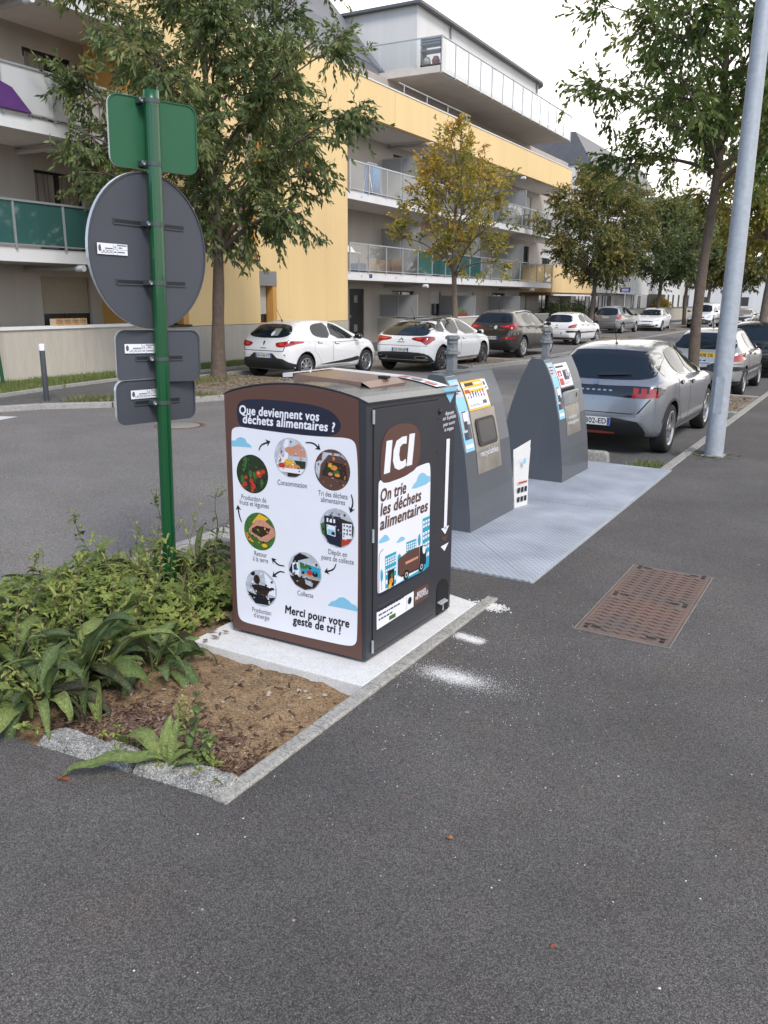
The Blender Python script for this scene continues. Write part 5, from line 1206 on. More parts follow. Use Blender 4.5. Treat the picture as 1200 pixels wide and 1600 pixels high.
# --- penthouse
PX, PY0, PY1 = -18.0, 34.3, 49.2
pw = [(38.6, 39.5, 12.35, 13.2), (42.3, 43.2, 12.35, 13.2), (45.4, 48.3, 12.45, 13.1)]
mb = MB(); holes_wall(mb, PX, PY0, PY1, 10.98, 13.75, pw, .12)
# rounded far corner
arc = [(PX - 1.4 + 1.4 * math.cos(t), PY1 + 1.4 * math.sin(t)) for t in [R(90 * i / 10) for i in range(11)]]
for (a, b), (c, d) in zip(arc[:-1], arc[1:]): mb.add([(a, b, 10.98), (c, d, 10.98), (c, d, 13.75), (a, b, 13.75)], [(0, 1, 2, 3)], 0, True)
mb.add([(arc[-1][0], arc[-1][1], 10.98), (-29, arc[-1][1], 10.98), (-29, arc[-1][1], 13.75), (arc[-1][0], arc[-1][1], 13.75)], [(0, 1, 2, 3)])
mb.add([(PX, PY0, 10.98), (PX, PY0, 13.75), (-29, PY0, 13.75), (-29, PY0, 10.98)], [(0, 1, 2, 3)])
pent = mb.build('penthouse_wall', M_lwall, bld)
for a, b, c, d in pw: window(bld, PX - .08, a, b, c, d, 1, .95, mat('grey_shutter', (.30, .30, .31), .6))
for y in (36.9 + .6, 49.1): MB().tube([(PX + .06, y, 10.98), (PX + .06, y, 13.7)], .05, 8).build('downpipe', mat('zinc_pipe', (.25, .26, .28), .45, metal=.4), pent)
ev = [(PX + .28, PY0 - .25), (PX + .28, PY1)] + [(PX - 1.4 + 1.68 * math.cos(t), PY1 + 1.68 * math.sin(t)) for t in [R(90 * i / 10) for i in range(1, 11)]] + [(-29, PY1 + 1.68), (-29, PY0 - .25)]
MB().prism(ev, 13.752, 13.86).build('gutter', M_zinc, bld)
rv = [(PX + .2, PY0 - .2, 13.865), (PX + .2, PY1, 13.865), (-28.8, PY1 + 1.5, 13.865), (-28.8, PY0 - .2, 13.865), (-20.5, PY0 + 3.0, 14.6), (-20.5, PY1 - 1, 14.6), (-27, PY1 - 1, 14.6), (-27, PY0 + 3.0, 14.6)]
MB().add(rv, [(0, 1, 5, 4), (1, 2, 6, 5), (2, 3, 7, 6), (3, 0, 4, 7), (4, 5, 6, 7)]).build('roof', M_slate, bld)
MB().add([(XS - .1, 16, 10.62), (XS - .1, PY0 - .3, 10.62), (-22.5, PY0 - .3, 14.8), (-22.5, 16, 14.8), (-29, PY0 - .3, 14.8), (-29, 16, 14.8), (-29, 16, 10.62), (-29, PY0 - .3, 10.62)], [(0, 1, 2, 3), (3, 2, 4, 5), (0, 3, 5, 6), (1, 7, 4, 2)]).build('slate_roof', M_slate, bld)
mb = MB().box(-20.5, -16.25, 33.0, 50.4, 10.72, 10.98); mb.mi = [1] * 6
mb.build('terrace_slab', [M_slab, M_soffit], bld)
balustrade(-16.2, 33.05, 50.3, 10.70, 1.38, M_gwhite, 1.35)
f = MB().box(-20.5, -16.2, 33.02, 33.06, 12.035, 12.08); f = f.build('balustrade', M_rail_al, bld)
for i in range(3): MB().box(-20.5 + i * 1.43, -20.5 + i * 1.43 + 1.38, 33.03, 33.045, 11.06, 12.03).build('pane', M_gclear, f)
# --- low yellow bay and covered entry at the far end
MB().box(-19, XF + .01, 50.1, 58.6, 2.22, 3.82).build('low_bay', M_yellow, bld)
MB().box(-19, XF + .03, 50.08, 58.7, 3.822, 3.87).build('bay_coping', M_slab, bld)
MB().box(-19, XF - .05, 50.05, 58.5, 2.05, 2.215).build('bay_soffit', mat('timber_soffit', (.22, .13, .07), .7, var=.2), bld)
MB().box(XF - .2, XF + .0, 50.4, 58.5, 2.02, 2.12).build('soffit_strip', M_slab, bld)
# ------------------------------------------------------------------ things kept on the balconies and terraces
def on_bld(x, y, z): v = Matrix.Rotation(TH, 3, 'Z') @ Vector((x, y, z)); return (v.x, v.y, v.z + .07)
M_wood = mat('split_firewood', (.42, .25, .12), .8, var=.45, vscale=12)
labs = ['leftmost crate of firewood on the terrace wall', 'middle crate of firewood on the terrace wall', 'third crate of firewood on the terrace wall', 'rightmost crate of firewood on the terrace wall']
for i in range(4):
    t = thing('firewood_crate', labs[i], 'crate', on_bld(XF - .1, 13.66 + i * .235, 1.12), TH, 'firewood crates on the terrace wall')
    mb = MB()
    for a in range(2):
        for b in range(3): mb.box(-.10, .10, -.10 + a * .10, -.01 + a * .10, .005 + b * .055, .05 + b * .055 + .004 * ((a + b) % 2))
    mb.build('logs', M_wood, t, bevel=.004)
    MB().box(-.11, .11, -.107, -.103, 0, .16).box(-.11, .11, .103, .107, 0, .16).build('crate_side', mat('pale_crate_wood', (.5, .4, .28), .8), t)
pc = mat('purple_cloth', (.10, .03, .16), .8, var=.15); 
mb = MB(); mb.add([(0, -1.6, 0), (0, .75, .0), (-.02, .3, .45), (-.05, -.3, .62), (-.05, -1.6, .65)], [(0, 1, 2, 3, 4)]); mb.add([(-.03, -1.6, 0), (-.03, .75, .0), (-.05, .3, .45), (-.08, -.3, .62), (-.08, -1.6, .65)], [(4, 3, 2, 1, 0)])
o = mb.build('purple_cloth', pc); o.location = on_bld(XF + .10, 12.6, 5.72); o.rotation_euler = (0, 0, TH); tag(o, 'purple cloth draped on the outside of the upper left balcony glass', 'cloth')
t = thing('balcony_table', 'small white plastic table on the first floor balcony beside the yellow block', 'table', on_bld(-17.3, 27.6, 2.76), TH)
MB().box(-.35, .35, -.4, .4, .68, .72).build('table_top', M_slab, t, bevel=.01)
for sx in (-.3, .3):
    for sy in (-.34, .34): MB().box(sx - .03, sx + .03, sy - .03, sy + .03, 0, .68).build('leg', M_slab, t)
mb = MB(); v_, f_ = rough_block(-.22, .22, -.25, .25, 0, .26, 10, 10, .02, 3); mb.add(v_, f_, 0, True); o = mb.build('white_bag', M_card); o.location = on_bld(-17.3, 27.6, 3.48); o.rotation_euler = (0, 0, TH); tag(o, 'crumpled white bag lying on the white balcony table', 'bag')
cl = [('cardboard_box', 'brown cardboard boxes behind the balcony glass', (.40, .27, .17), 29.9, .7, .5), ('storage_cabinet', 'brown low cabinet behind the first floor balcony glass', (.33, .2, .12), 31.2, .9, .55), ('white_box', 'white box low behind the first floor balcony glass', (.62, .62, .62), 33.4, .8, .38), ('blue_bag', 'blue bag on the first floor balcony floor by the table', (.08, .22, .42), 28.5, .5, .32)]
for nm, lb, c, y, w_, h_ in cl:
    mb = MB().box(-.25, .25, -w_ / 2, w_ / 2, 0, h_).box(-.255, .255, -w_ / 2 - .005, w_ / 2 + .005, h_ + .001, h_ + .03)
    o = mb.build(nm, mat(nm, c, .8, var=.2), bevel=.01); o.location = on_bld(-17.4, y, 2.76); o.rotation_euler = (0, 0, TH); tag(o, lb, nm.split('_')[1])
t = thing('blue_drying_rack', 'blue and white drying rack on the second floor balcony', 'drying rack', on_bld(-17.4, 29.6, 5.58), TH)
MB().box(-.2, .2, -.3, .3, .2, 1.2).build('towel', mat('blue_towel', (.10, .22, .42), .9, var=.3), t); fr_ = MB()
for sy in (-.35, .35): fr_.tube([(-.25, sy, 0), (.0, sy, 1.3), (.25, sy, 0)], .015, 6)
fr_.tube([(0, -.35, 1.3), (0, .35, 1.3)], .015, 6); fr_.build('frame', M_slab, t)
t = thing('terrace_shelf', 'grey slatted shelf with cushions on the penthouse terrace corner', 'shelf', on_bld(-16.9, 33.7, 10.98), TH)
mb = MB()
for z in (.15, .7, .95, 1.05, 1.15): mb.box(-.5, .5, -.25, .25, z, z + .05)
for sx in (-.48, .44): mb.box(sx, sx + .05, -.24, .24, 0, 1.15)
mb.build('rack', mat('weathered_wood', (.25, .23, .21), .8, var=.2), t, bevel=.005)
for a, c in ((-.3, (.6, .6, .6)), (.12, (.45, .12, .1))): MB().lathe([(.0001, 0), (.15, .03), (.17, .18), (.1, .33), (.0001, .36)], 12, 0, (a, 0, .2)).build('cushion', mat('cushion_%s' % ('pale' if a < 0 else 'red'), c, .9), t)
pot = thing('flower_box', 'dark red and green plant tray on the ground floor terrace wall', 'planter', on_bld(XF - .1, 37.0, .985), TH)
MB().box(-.1, .1, -.6, .6, 0, .16).build('tray', mat('dark_red_tray', (.20, .03, .03), .6), pot, bevel=.01)
tag(scatter_blades(120, lambda q: (q.uniform(-.08, .08), q.uniform(-.55, .55)), .1, .25, 9, .15).build('plant', M_blade, pot))
# ------------------------------------------------------------------ second building, white building, low wall beyond
b2 = thing('grey_white_building', 'grey and white building with zinc mansard roof beyond the yellow one', 'building', (0, 0, 0), TH)
M_white_r = mat('white_render', (.70, .70, .70), .85, var=.05, vscale=1, streak=True)
MB().box(-28, -18.2, 58.9, 79.0, 0, 10.8).build('wall', M_lwall, b2)
MB().add([(-17.3, 58.8, 10.8), (-17.3, 79, 10.8), (-18.6, 79, 12.9), (-18.6, 58.8, 12.9), (-28, 79, 12.9), (-28, 58.8, 12.9), (-28, 79, 10.8), (-28, 58.8, 10.8)], [(0, 1, 2, 3), (3, 2, 4, 5), (0, 3, 5, 7), (1, 6, 4, 2), (0, 7, 6, 1)]).build('mansard_roof', M_zinc, b2)
MB().box(-18.2, -16.95, 59.0, 70.0, 2.35, 3.25).build('fascia', M_lwall, b2)
MB().box(-18.4, -16.9, 70.0, 77.5, 2.3, 8).build('white_bay', M_white_r, b2)
for y in (59.8, 63.4, 67.0):
    for z in (.2, 3.3, 6.1, 8.4): window(b2, -18.15, y, y + 2.6, z, z + 2.0, 3)
for y in (71.2, 73.6): window(b2, -16.86, y, y + .8, .2, 2.2, 1)
f = MB().box(-17.02, -16.97, 59, 70, 4.2, 4.25)
for i in range(9): f.box(-17.02, -16.97, 59 + i * 1.36, 59.05 + i * 1.36, 3.25, 4.2)
f = f.build('balustrade', M_rail_al, b2); MB().box(-17.0, -16.99, 59.1, 69.9, 3.3, 4.18).build('pane', M_gfrost, b2)
b3 = thing('white_building', 'white building with narrow slit windows at the end of the street', 'building', (0, 0, 0), TH)
MB().box(-30, -17.4, 79.2, 101, 0, 10.5).build('wall', M_white_r, b3)
MB().box(-17.4, -17.3, 79.4, 87.0, 0, 2.4).build('dark_recess', mat('charcoal_cladding', (.05, .05, .055), .7), b3)
MB().box(-30, -17.2, 79.1, 101.2, 10.5, 10.7).build('roof_edge', M_zinc, b3)
for i, y in enumerate((81, 84, 88.5, 91, 94, 97, 99.4)):
    for z in (.5, 3.3, 6.2): 
        if y > 87 or z > 3: window(b3, -17.33, y, y + .55, z, z + 1.9, 1)
lw = thing('low_wall', 'low pale boundary wall with dark coping behind the parked white hatchback', 'wall', (0, 0, 0), TH)
MB().box(-16.3, -16.1, 62, 104, -.2, 1.15).build('wall', mat('pale_wall_render', (.44, .40, .34), .9, var=.15, vscale=2, streak=True), lw); MB().box(-16.36, -16.04, 62, 104, 1.152, 1.22).build('coping', M_zinc, lw)
for i, (x, y, w_, h_, l_) in enumerate(((-30, 150, 26, 9, 'distant grey-roofed house at the end of the street'), (-3, 175, 22, 7, 'distant pale house glimpsed beneath the far trees'))):
    t = thing('distant_house', l_, 'house', (x, y, 0)); MB().box(-w_ / 2, w_ / 2, 0, 12, 0, h_ * .6).build('wall', M_lwall, t)
    MB().add([(-w_ / 2 - .4, -.4, h_ * .6), (w_ / 2 + .4, -.4, h_ * .6), (w_ / 2 + .4, 12.4, h_ * .6), (-w_ / 2 - .4, 12.4, h_ * .6), (-w_ / 2 - .4, 6, h_), (w_ / 2 + .4, 6, h_)], [(0, 1, 5, 4), (3, 4, 5, 2), (0, 4, 3), (1, 2, 5)]).build('roof', M_slate, t)
    for k in range(4): window_y = MB().box(-w_ / 2 + 2 + k * w_ / 4, -w_ / 2 + 3.2 + k * w_ / 4, -.03, 0, 1, 2.4); window_y.build('window', M_wglass, t)
# ------------------------------------------------------------------ cars
def paint(name, col, metal=0.0, rough=.28, flake=.0):
    return mat(name, col, rough, metal=metal, coat=1.0, var=.025, vscale=2)
M_cglass = mat('car_glass', (.012, .018, .026), .03)
M_cglass.node_tree.nodes['Principled BSDF'].inputs['IOR'].default_value = 1.48
M_tyre = mat('tyre_rubber', (.018, .018, .019), .8, bump=.2, bscale=80)
M_alloy = mat('alloy_rim', (.42, .43, .45), .3, metal=.8)
M_dalloy = mat('dark_alloy_rim', (.12, .12, .13), .3, metal=.8)
M_blkp = mat('black_car_plastic', (.022, .022, .024), .55)
M_gap = mat('panel_gap', (.01, .01, .01), .9)
M_gloss = mat('gloss_black_trim', (.008, .008, .01), .08, coat=1)
M_lens = mat('red_lamp_lens', (.32, .012, .014), .12, coat=1.0)
M_lens2 = mat('bright_red_lamp', (.55, .05, .03), .2, coat=1.0)
M_lens3 = mat('deep_red_lamp', (.30, .02, .015), .2, coat=1.0)
M_clear = mat('clear_lamp_lens', (.55, .57, .60), .1, coat=1.0)
M_chrome = mat('chrome_trim', (.7, .7, .72), .12, metal=1.0)
M_pw = mat('plate_white', (.72, .72, .70), .4)
M_py = mat('plate_yellow', (.70, .48, .06), .4)
M_pb = mat('plate_blue', (.03, .08, .35), .4)
BASE = dict(L=4.06, W=1.73, H=1.45, wb=2.59, ro=.66, wr=.312,
    prof=[(0, .70), (.02, .82), (.06, .91), (.12, .985), (.30, 1.16), (.50, 1.32), (.62, 1.39), (1.0, 1.435), (1.5, 1.45), (2.0, 1.425), (2.35, 1.355), (2.7, 1.19), (3.08, 1.0), (3.3, .95), (3.7, .86), (3.93, .74), (4.03, .60), (4.06, .48)],
    belt=[(0, .82), (.1, .93), (.4, .985), (1, .965), (2, .93), (3, .90), (3.5, .84), (4.06, .46)],
    plan=[(0, .58), (.03, .67), (.10, .755), (.28, .835), (.65, .865), (3.25, .865), (3.6, .83), (3.88, .71), (4.02, .54), (4.06, .42)],
    rhw=[(0, .66), (.15, .66), (.35, .60), (.55, .545), (.7, .53), (1.5, .555), (2.3, .53), (2.9, .62), (3.2, .66), (4.06, .35)],
    zbot=[(0, .46), (.04, .36), (.12, .27), (.3, .22), (3.6, .20), (3.9, .24), (4.06, .36)])
def mirror2(p): return [(-x, z) for x, z in reversed(p)]
def build_car(root, S, paint_m, roof_m=None, rim_m=None, spokes=8, seg=70):
    B = dict(BASE); sy, sx, sz = S['L'] / 4.06, S['W'] / 1.73, S['H'] / 1.45
    def curve(k):
        if k in S: return [(a, b) for a, b in S[k]]
        return [(a * sy, b * (sz if k in ('prof', 'belt', 'zbot') else sx)) for a, b in B[k]]
    L, W, H = S['L'], S['W'], S['H']
    t = np.linspace(0, 1, seg); ys = L * (t - .11 * np.sin(2 * math.pi * t) / 1.0 * .9)
    ys = np.sort(np.clip(ys, 0, L))
    def cv(k, it=2):
        c = curve(k); v = np.interp(ys, [a for a, _ in c], [b for _, b in c])
        for _ in range(it):
            q = v.copy(); q[1:-1] = (v[:-2] + 2 * v[1:-1] + v[2:]) / 4; v = q
        return v
    zt, bz, pl, rh, zb = cv('prof'), cv('belt'), cv('plan'), cv('rhw'), cv('zbot')
    rings = []
    for i in range(seg):
        w, zT, z0 = pl[i], zt[i], zb[i]; zs = min(bz[i], zT - .05 - .0)
        zs = max(zs, z0 + .08); h = zT - zs
        g = min(1, max(0, (h - .06) / .22)); g = g * g * (3 - 2 * g)
        r_ = min(rh[i], w * .95)
        key = [(0, z0), (w * .6, z0), (w * .90, z0 + .01), (w * .975, z0 + (zs - z0) * .12), (w * .995, z0 + (zs - z0) * .40), (w, z0 + (zs - z0) * .62), (w * .985, zs - (zs - z0) * .13), (w * .965, zs - .015)]
        a1 = (w * .95, zs + h * .12); b1 = (w * .915, zs + h * .10)
        c1_ = (w * .90, zs + h * .55); d1 = (r_ + (w * .915 - r_) * .42, zs + h * .58)
        e1 = (w * .78, zs + h * .88); f1 = (r_ + .005, zs + h * .90)
        mixp = lambda p, q: (p[0] * (1 - g) + q[0] * g, p[1] * (1 - g) + q[1] * g)
        key += [mixp(a1, b1), mixp(c1_, d1), mixp(e1, f1), mixp((w * .55, zT - .006), (r_ * .80, zT - .012)), mixp((w * .3, zT), (r_ * .4, zT)), (0, zT)]
        rings.append(chaikin(key, 2, False))
    M = len(rings[0]); vs = []; fs = []
    for i in range(seg):
        for x, z in rings[i]: vs.append((x, ys[i], z))
        for x, z in rings[i][-2:0:-1]: vs.append((-x, ys[i], z))
    N = 2 * M - 2
    for i in range(seg - 1):
        for j in range(N): fs.append((i * N + j, (i + 1) * N + j, (i + 1) * N + (j + 1) % N, i * N + (j + 1) % N))
    for i, fl in ((0, 1), (seg - 1, 0)):
        c = np.mean([vs[i * N + j] for j in range(N)], axis=0); c[1] += -.004 if fl else .004; vs.append(tuple(c)); ci = len(vs) - 1
        for j in range(N):
            a, b = i * N + j, i * N + (j + 1) % N
            fs.append((ci, a, b) if fl else (ci, b, a))
    bvh = BVHTree.FromPolygons([Vector(v) for v in vs], fs)
    mb = MB().add(vs, fs, 0, True)
    body = mb.build('body', [paint_m, M_void], root)
    bmx = bmesh.new(); bmx.from_mesh(body.data); bmesh.ops.recalc_face_normals(bmx, faces=bmx.faces[:]); bmx.to_mesh(body.data); bmx.free()
    # wheel arches cut out of the body
    wy = (S['ro'], S['ro'] + S['wb']); wr = S['wr']; ar = wr + .055
    cut = MB()
    for y in wy:
        for s in (-1, 1): cut.lathe([(.0001, 0), (ar, 0), (ar, s * .5), (.0001, s * .5)][::s], 40, 0, (s * (W / 2 - .30), y, wr + .015), 'x')
    co = cut.build('cutter', [M_void], root) 
    bmx = bmesh.new(); bmx.from_mesh(co.data); bmesh.ops.remove_doubles(bmx, verts=bmx.verts[:], dist=.001); bmesh.ops.recalc_face_normals(bmx, faces=bmx.faces[:]); bmx.to_mesh(co.data); bmx.free()
    md = body.modifiers.new('arch', 'BOOLEAN'); md.object = co; md.operation = 'DIFFERENCE'; md.solver = 'EXACT'
    bpy.context.view_layer.update(); dg = bpy.context.evaluated_depsgraph_get()
    me = bpy.data.meshes.new_from_object(body.evaluated_get(dg), depsgraph=dg)
    body.modifiers.clear(); old = body.data; body.data = me; bpy.data.meshes.remove(old); bpy.data.objects.remove(co)
    me.name = 'body'
    if len(me.materials) < 2: me.materials.append(M_void)
    for p in me.polygons:
        c = p.center
        for y in wy:
            d = math.hypot(c.y - y, c.z - wr - .015)
            if d < ar + .012 and abs(c.x) < W / 2 - .002 and (abs(p.normal.x) > .97 and abs(c.x) < W / 2 - .25 or (d > ar - .03 and abs(p.normal.x) < .25)): p.material_index = 1; p.use_smooth = False
    me.update()
    def panel(name, axis, sgn, poly, m, off=.004, par=None, step=.07, sm=1):
        q = chaikin(poly, sm) if sm else poly
        return wrap(bvh, q, axis, sgn, off, step).build(name, m, par or root)
    both = (1, -1)
    D = S.get('d', {})
    for s in both:                                             # doors with dark shut lines, then glass
        for k, door in enumerate(S['doors']):
            gp = wrap(bvh, door, 'x', s, .0012, .09)
            cx = sum(p[0] for p in door) / len(door); cz = sum(p[1] for p in door) / len(door)
            inner = [(cx + (a - cx) * (1 - .010), cz + (b - cz) * (1 - .012)) for a, b in door]
            d_ = wrap(bvh, inner, 'x', s, .0030, .09).build('door', paint_m, root)
            gp.build('shut_line', M_gap, d_)
            hx, hz = S['handles'][k]
            hm = wrap(bvh, rrect(hx - .085, hx + .085, hz - .018, hz + .018, .015), 'x', s, .022, .08)
            wrap(bvh, rrect(hx - .095, hx + .095, hz - .030, hz + .022, .02), 'x', s, .004, .08, mb=hm, m=1)
            hm.build('handle', [S.get('handle_m') or paint_m, M_gap], d_)
        for k, wpoly in enumerate(S['side_win']):
            o = panel('side_window', 'x', s, wpoly, M_cglass, .0065, None, .06, 1)
            cx = sum(p[0] for p in wpoly) / len(wpoly); cz = sum(p[1] for p in wpoly) / len(wpoly)
            big = [(cx + (a - cx) * 1.045, cz + (b - cz) * 1.09) for a, b in wpoly]
            wrap(bvh, chaikin(big, 1), 'x', s, .0050, .06).build('window_surround', M_gloss, o)
        for nm, poly, m, off in S.get('side', []): panel(nm, 'x', s, poly, m, off, None, .07, 1)
    sg = panel('rear_window', 'y', -1, S['rear_glass'], M_cglass, .006, None, .05, 2)
    if 'rear_surround' in S: panel('rear_window_surround', 'y', -1, S['rear_surround'], M_gloss, .0045, None, .05, 2)
    panel('windscreen', 'y', 1, S['windscreen'], M_cglass, .006, None, .08, 1)
    for nm, poly, m, off, sym, sm in S.get('rear', []):
        panel(nm, 'y', -1, poly, m, off, None, .03, sm)
        if sym: panel(nm, 'y', -1, mirror2(poly), m, off, None, .03, sm)
    for nm, poly, m, off, sym, sm in S.get('front', []):
        panel(nm, 'y', 1, poly, m, off, None, .06, sm)
        if sym: panel(nm, 'y', 1, mirror2(poly), m, off, None, .06, sm)
    for nm, poly, m, off, sm in S.get('top', []): panel(nm, 'z', 1, poly, m, off, None, .08, sm)
    if 'plate' in S:
        x, z, txt, pm = S['plate']
        h, n_, i_, d_ = bvh.ray_cast(Vector((x, -3, z)), Vector((0, 1, 0)))
        yy = (h.y if h else 0) - .012
        pf = Face((x - .26, yy, z - .055), (1, 0, 0), (0, -.10, 1))
        q = MB(); pf.poly(q, rrect(0, .52, 0, .11, .01), .0, 0)
        q.box(x - .255, x + .255, yy + .003, yy + .02, z - .05, z + .05, 2)
        if pm is M_pw:
            pf.poly(q, rc(.003, .04, .004, .106), .001, 1); pf.poly(q, rc(.48, .517, .004, .106), .001, 1)
        o = q.build('number_plate', [pm, M_pb, M_blkp], root)
        if txt:
            q = MB(); pf.text(q, txt, (.055 if len(txt) > 7 else .055 + .41 * (1 - len(txt) / 9), .022), (.468, .022), .070, .002, 0, .012); q.build('lettering', M_ink, o)
    # door mirrors
    for s in both:
        my, mz = S['mirror']
        q = MB(); q.lathe([(.0001, -.09), (.055, -.075), (.085, -.03), (.09, .03), (.07, .075), (.0001, .09)], 12, 0, (s * (W / 2 + .10), my, mz), 'x')
        q.v = [(x, my + (y - my) * .95, mz + (z - mz) * .80) for x, y, z in q.v]
        q.tube([(s * (W / 2 - .08), my + .02, mz - .03), (s * (W / 2 + .05), my, mz - .02)], .03, 8)
        o = q.build('door_mirror', S.get('mirror_m') or paint_m, root)
        MB().add([(s * (W / 2 + .02), my - .087, mz - .045), (s * (W / 2 + .175), my - .087, mz - .045), (s * (W / 2 + .165), my - .087, mz + .045), (s * (W / 2 + .03), my - .087, mz + .045)], [(0, 1, 2, 3) if s > 0 else (3, 2, 1, 0)]).build('mirror_glass', M_cglass, o)
    # wheels
    for y in wy:
        for s in both:
            cx = s * (W / 2 - .115)
            q = MB().lathe([(wr * .66, -.10), (wr * .93, -.105), (wr * .99, -.085), (wr, -.04), (wr, .04), (wr * .99, .085), (wr * .93, .105), (wr * .72, .100), (wr * .66, .085)], 36, 0, (0, 0, 0), 'x', True, True)
            wv = q.build('wheel', M_tyre, root, loc=(cx, y, wr), rz=0 if s > 0 else math.pi)
            wv.rotation_euler = (0, 0, 0 if s > 0 else math.pi)
            q = MB().lathe([(wr * .60, .02), (wr * .70, .085), (wr * .735, .102), (wr * .67, .100), (wr * .62, .075)], 36, 0, (0, 0, 0), 'x', True)
            q.lathe([(.0001, .030), (wr * .64, .030)], 24, 1, (0, 0, 0), 'x')
            for k in range(spokes):
                a = 2 * math.pi * k / spokes + .2; d = Vector((0, math.cos(a), math.sin(a))); e = Vector((0, -math.sin(a), math.cos(a))); wi = wr * (.62 / spokes)
                q.add([d * wr * .12 - e * wi + Vector((.088, 0, 0)), d * wr * .12 + e * wi + Vector((.088, 0, 0)), d * wr * .66 + e * wi * 1.25 + Vector((.078, 0, 0)), d * wr * .66 - e * wi * 1.25 + Vector((.078, 0, 0)),
                       d * wr * .12 - e * wi + Vector((.05, 0, 0)), d * wr * .12 + e * wi + Vector((.05, 0, 0)), d * wr * .66 + e * wi * 1.25 + Vector((.04, 0, 0)), d * wr * .66 - e * wi * 1.25 + Vector((.04, 0, 0))], [(0, 1, 2, 3), (0, 3, 7, 4), (1, 5, 6, 2)])
            q.lathe([(.0001, .096), (wr * .13, .093), (wr * .19, .085), (wr * .2, .05)], 14, 0, (0, 0, 0), 'x', True)
            q.build('rim', [rim_m or M_alloy, M_gap], wv)
    if 'antenna' in S:
        y, z = S['antenna']; q = MB().tube([(0, y, z - .02), (0, y - .03, z + .03)], .018, 8).tube([(0, y - .02, z + .02), (0, y - .22, z + .30)], .005, 6); q.build('antenna', M_blkp, root)
    return bvh
def car(label, cat, x, y, h, S, pm, group=None, name='parked_car', rev=False, **k):
    """x, y: middle of the rear bumper (or of the front one when the car faces us); h heading in degrees clockwise from +Y"""
    t = thing(name, label, cat, (x, y, Z0 + .002), R(-h) + (math.pi if rev else 0), group)
    if rev:
        d = Matrix.Rotation(R(-h), 3, 'Z') @ Vector((0, S['L'], 0)); t.location = (x + d.x, y + d.y, Z0 + .002)
    build_car(t, S, pm, **k); return t
def sc(P, S, ref): return [(a * S['L'] / 4.06, b * S['H'] / 1.45) for a, b in P]
GR = 'cars parked along the street'
# common hatchback side shapes (for a 4.06 x 1.73 x 1.45 body)
SW = [[(1.02, 1.10), (1.06, 1.27), (1.25, 1.335), (1.73, 1.355), (1.69, .99), (1.2, 1.03)], [(1.81, 1.355), (2.15, 1.29), (2.50, 1.135), (2.80, .955), (1.77, .985)]]
DO = [[(.98, .70), (1.02, .95), (1.08, 1.02), (1.74, .975), (1.72, .34), (1.30, .34), (1.10, .60)], [(1.75, .975), (2.86, .925), (2.95, .60), (2.86, .34), (1.73, .34)]]
HA = [(1.22, .90), (1.92, .86)]
WS = [(-.50, 1.34), (.50, 1.34), (.60, 1.16), (.68, 1.0), (.4, .985), (-.4, .985), (-.68, 1.0), (-.60, 1.16)]
def hatch(L, W, H, wb, ro, wr, **k):
    S = dict(L=L, W=W, H=H, wb=wb, ro=ro, wr=wr); fy, fz, fx_ = L / 4.06, H / 1.45, W / 1.73
    S['side_win'] = [[(a * fy, b * fz) for a, b in q] for q in SW]; S['doors'] = [[(a * fy, b * fz) for a, b in q] for q in DO]; S['handles'] = [(a * fy, b * fz) for a, b in HA]
    S['windscreen'] = [(a * fx_, b * fz) for a, b in WS]; S['mirror'] = (2.72 * fy, 1.0 * fz)
    S.update(k); return S
def sill(y0, y1, z0, z1): return [(y0, z0), (y1, z0), (y1, z1 * .9), (y0, z1)]
# white small hatchback by the yellow wall
white = paint('white_car_paint', (.78, .78, .79), 0, .3)
S = hatch(4.06, 1.73, 1.45, 2.59, .66, .31, antenna=(.75, 1.42), plate=(0.02, .60, 'DV-536-VY', M_pw), mirror_m=M_gloss,
    rear_glass=[(-.47, 1.345), (.47, 1.345), (.60, 1.22), (.66, 1.10), (.55, 1.045), (.3, 1.015), (-.3, 1.015), (-.55, 1.045), (-.66, 1.10), (-.60, 1.22)],
    rear=[('tail_lamp', [(.36, .905), (.55, .93), (.74, .955), (.835, .95), (.84, .89), (.72, .82), (.50, .80), (.40, .83)], M_lens, .008, True, 1), ('tail_lamp_insert', [(.47, .90), (.62, .915), (.62, .845), (.50, .84)], M_lens2, .0095, True, 1),
          ('bumper_skirt', [(-.84, .27), (-.82, .40), (-.62, .53), (-.45, .55), (-.3, .66), (.3, .66), (.45, .55), (.62, .53), (.82, .40), (.84, .27)], M_blkp, .006, False, 0), ('emblem', [(0, .965), (.035, .90), (0, .83), (-.035, .90)], M_chrome, .012, False, 0),
          ('tailgate_gap', [(-.64, .72), (-.62, .705), (.62, .705), (.64, .72)], M_gap, .003, False, 0), ('tailgate_gap', [(.64, .715), (.62, .715), (.70, .98), (.72, .98)], M_gap, .003, True, 0), ('logo_lettering', [(-.09, .785), (.09, .785), (.09, .768), (-.09, .768)], M_grey, .006, False, 0),
          ('parking_sensor', ell(.33, .59, .018, .018, 8), M_gap, .008, True, 0), ('parking_sensor', ell(.66, .62, .018, .018, 8), M_gap, .004, True, 0), ('rear_sticker', rrect(.10, .32, 1.07, 1.24, .03), mat('window_sticker', (.25, .28, .24), .3), .0075, False, 0), ('rear_sticker', ell(.13, 1.12, .05, .06, 12), M_white, .0085, False, 0)],
    side=[('door_moulding', [(1.15, .34), (2.85, .34), (2.9, .50), (2.4, .43), (1.3, .36)], M_blkp, .007), ('indicator', rrect(3.05, 3.12, .80, .83, .01), M_clear, .004)])
car('small white hatchback with black door mouldings parked before the yellow wall', 'car', -13.2, 16.15, 3, S, white, GR, spokes=9)
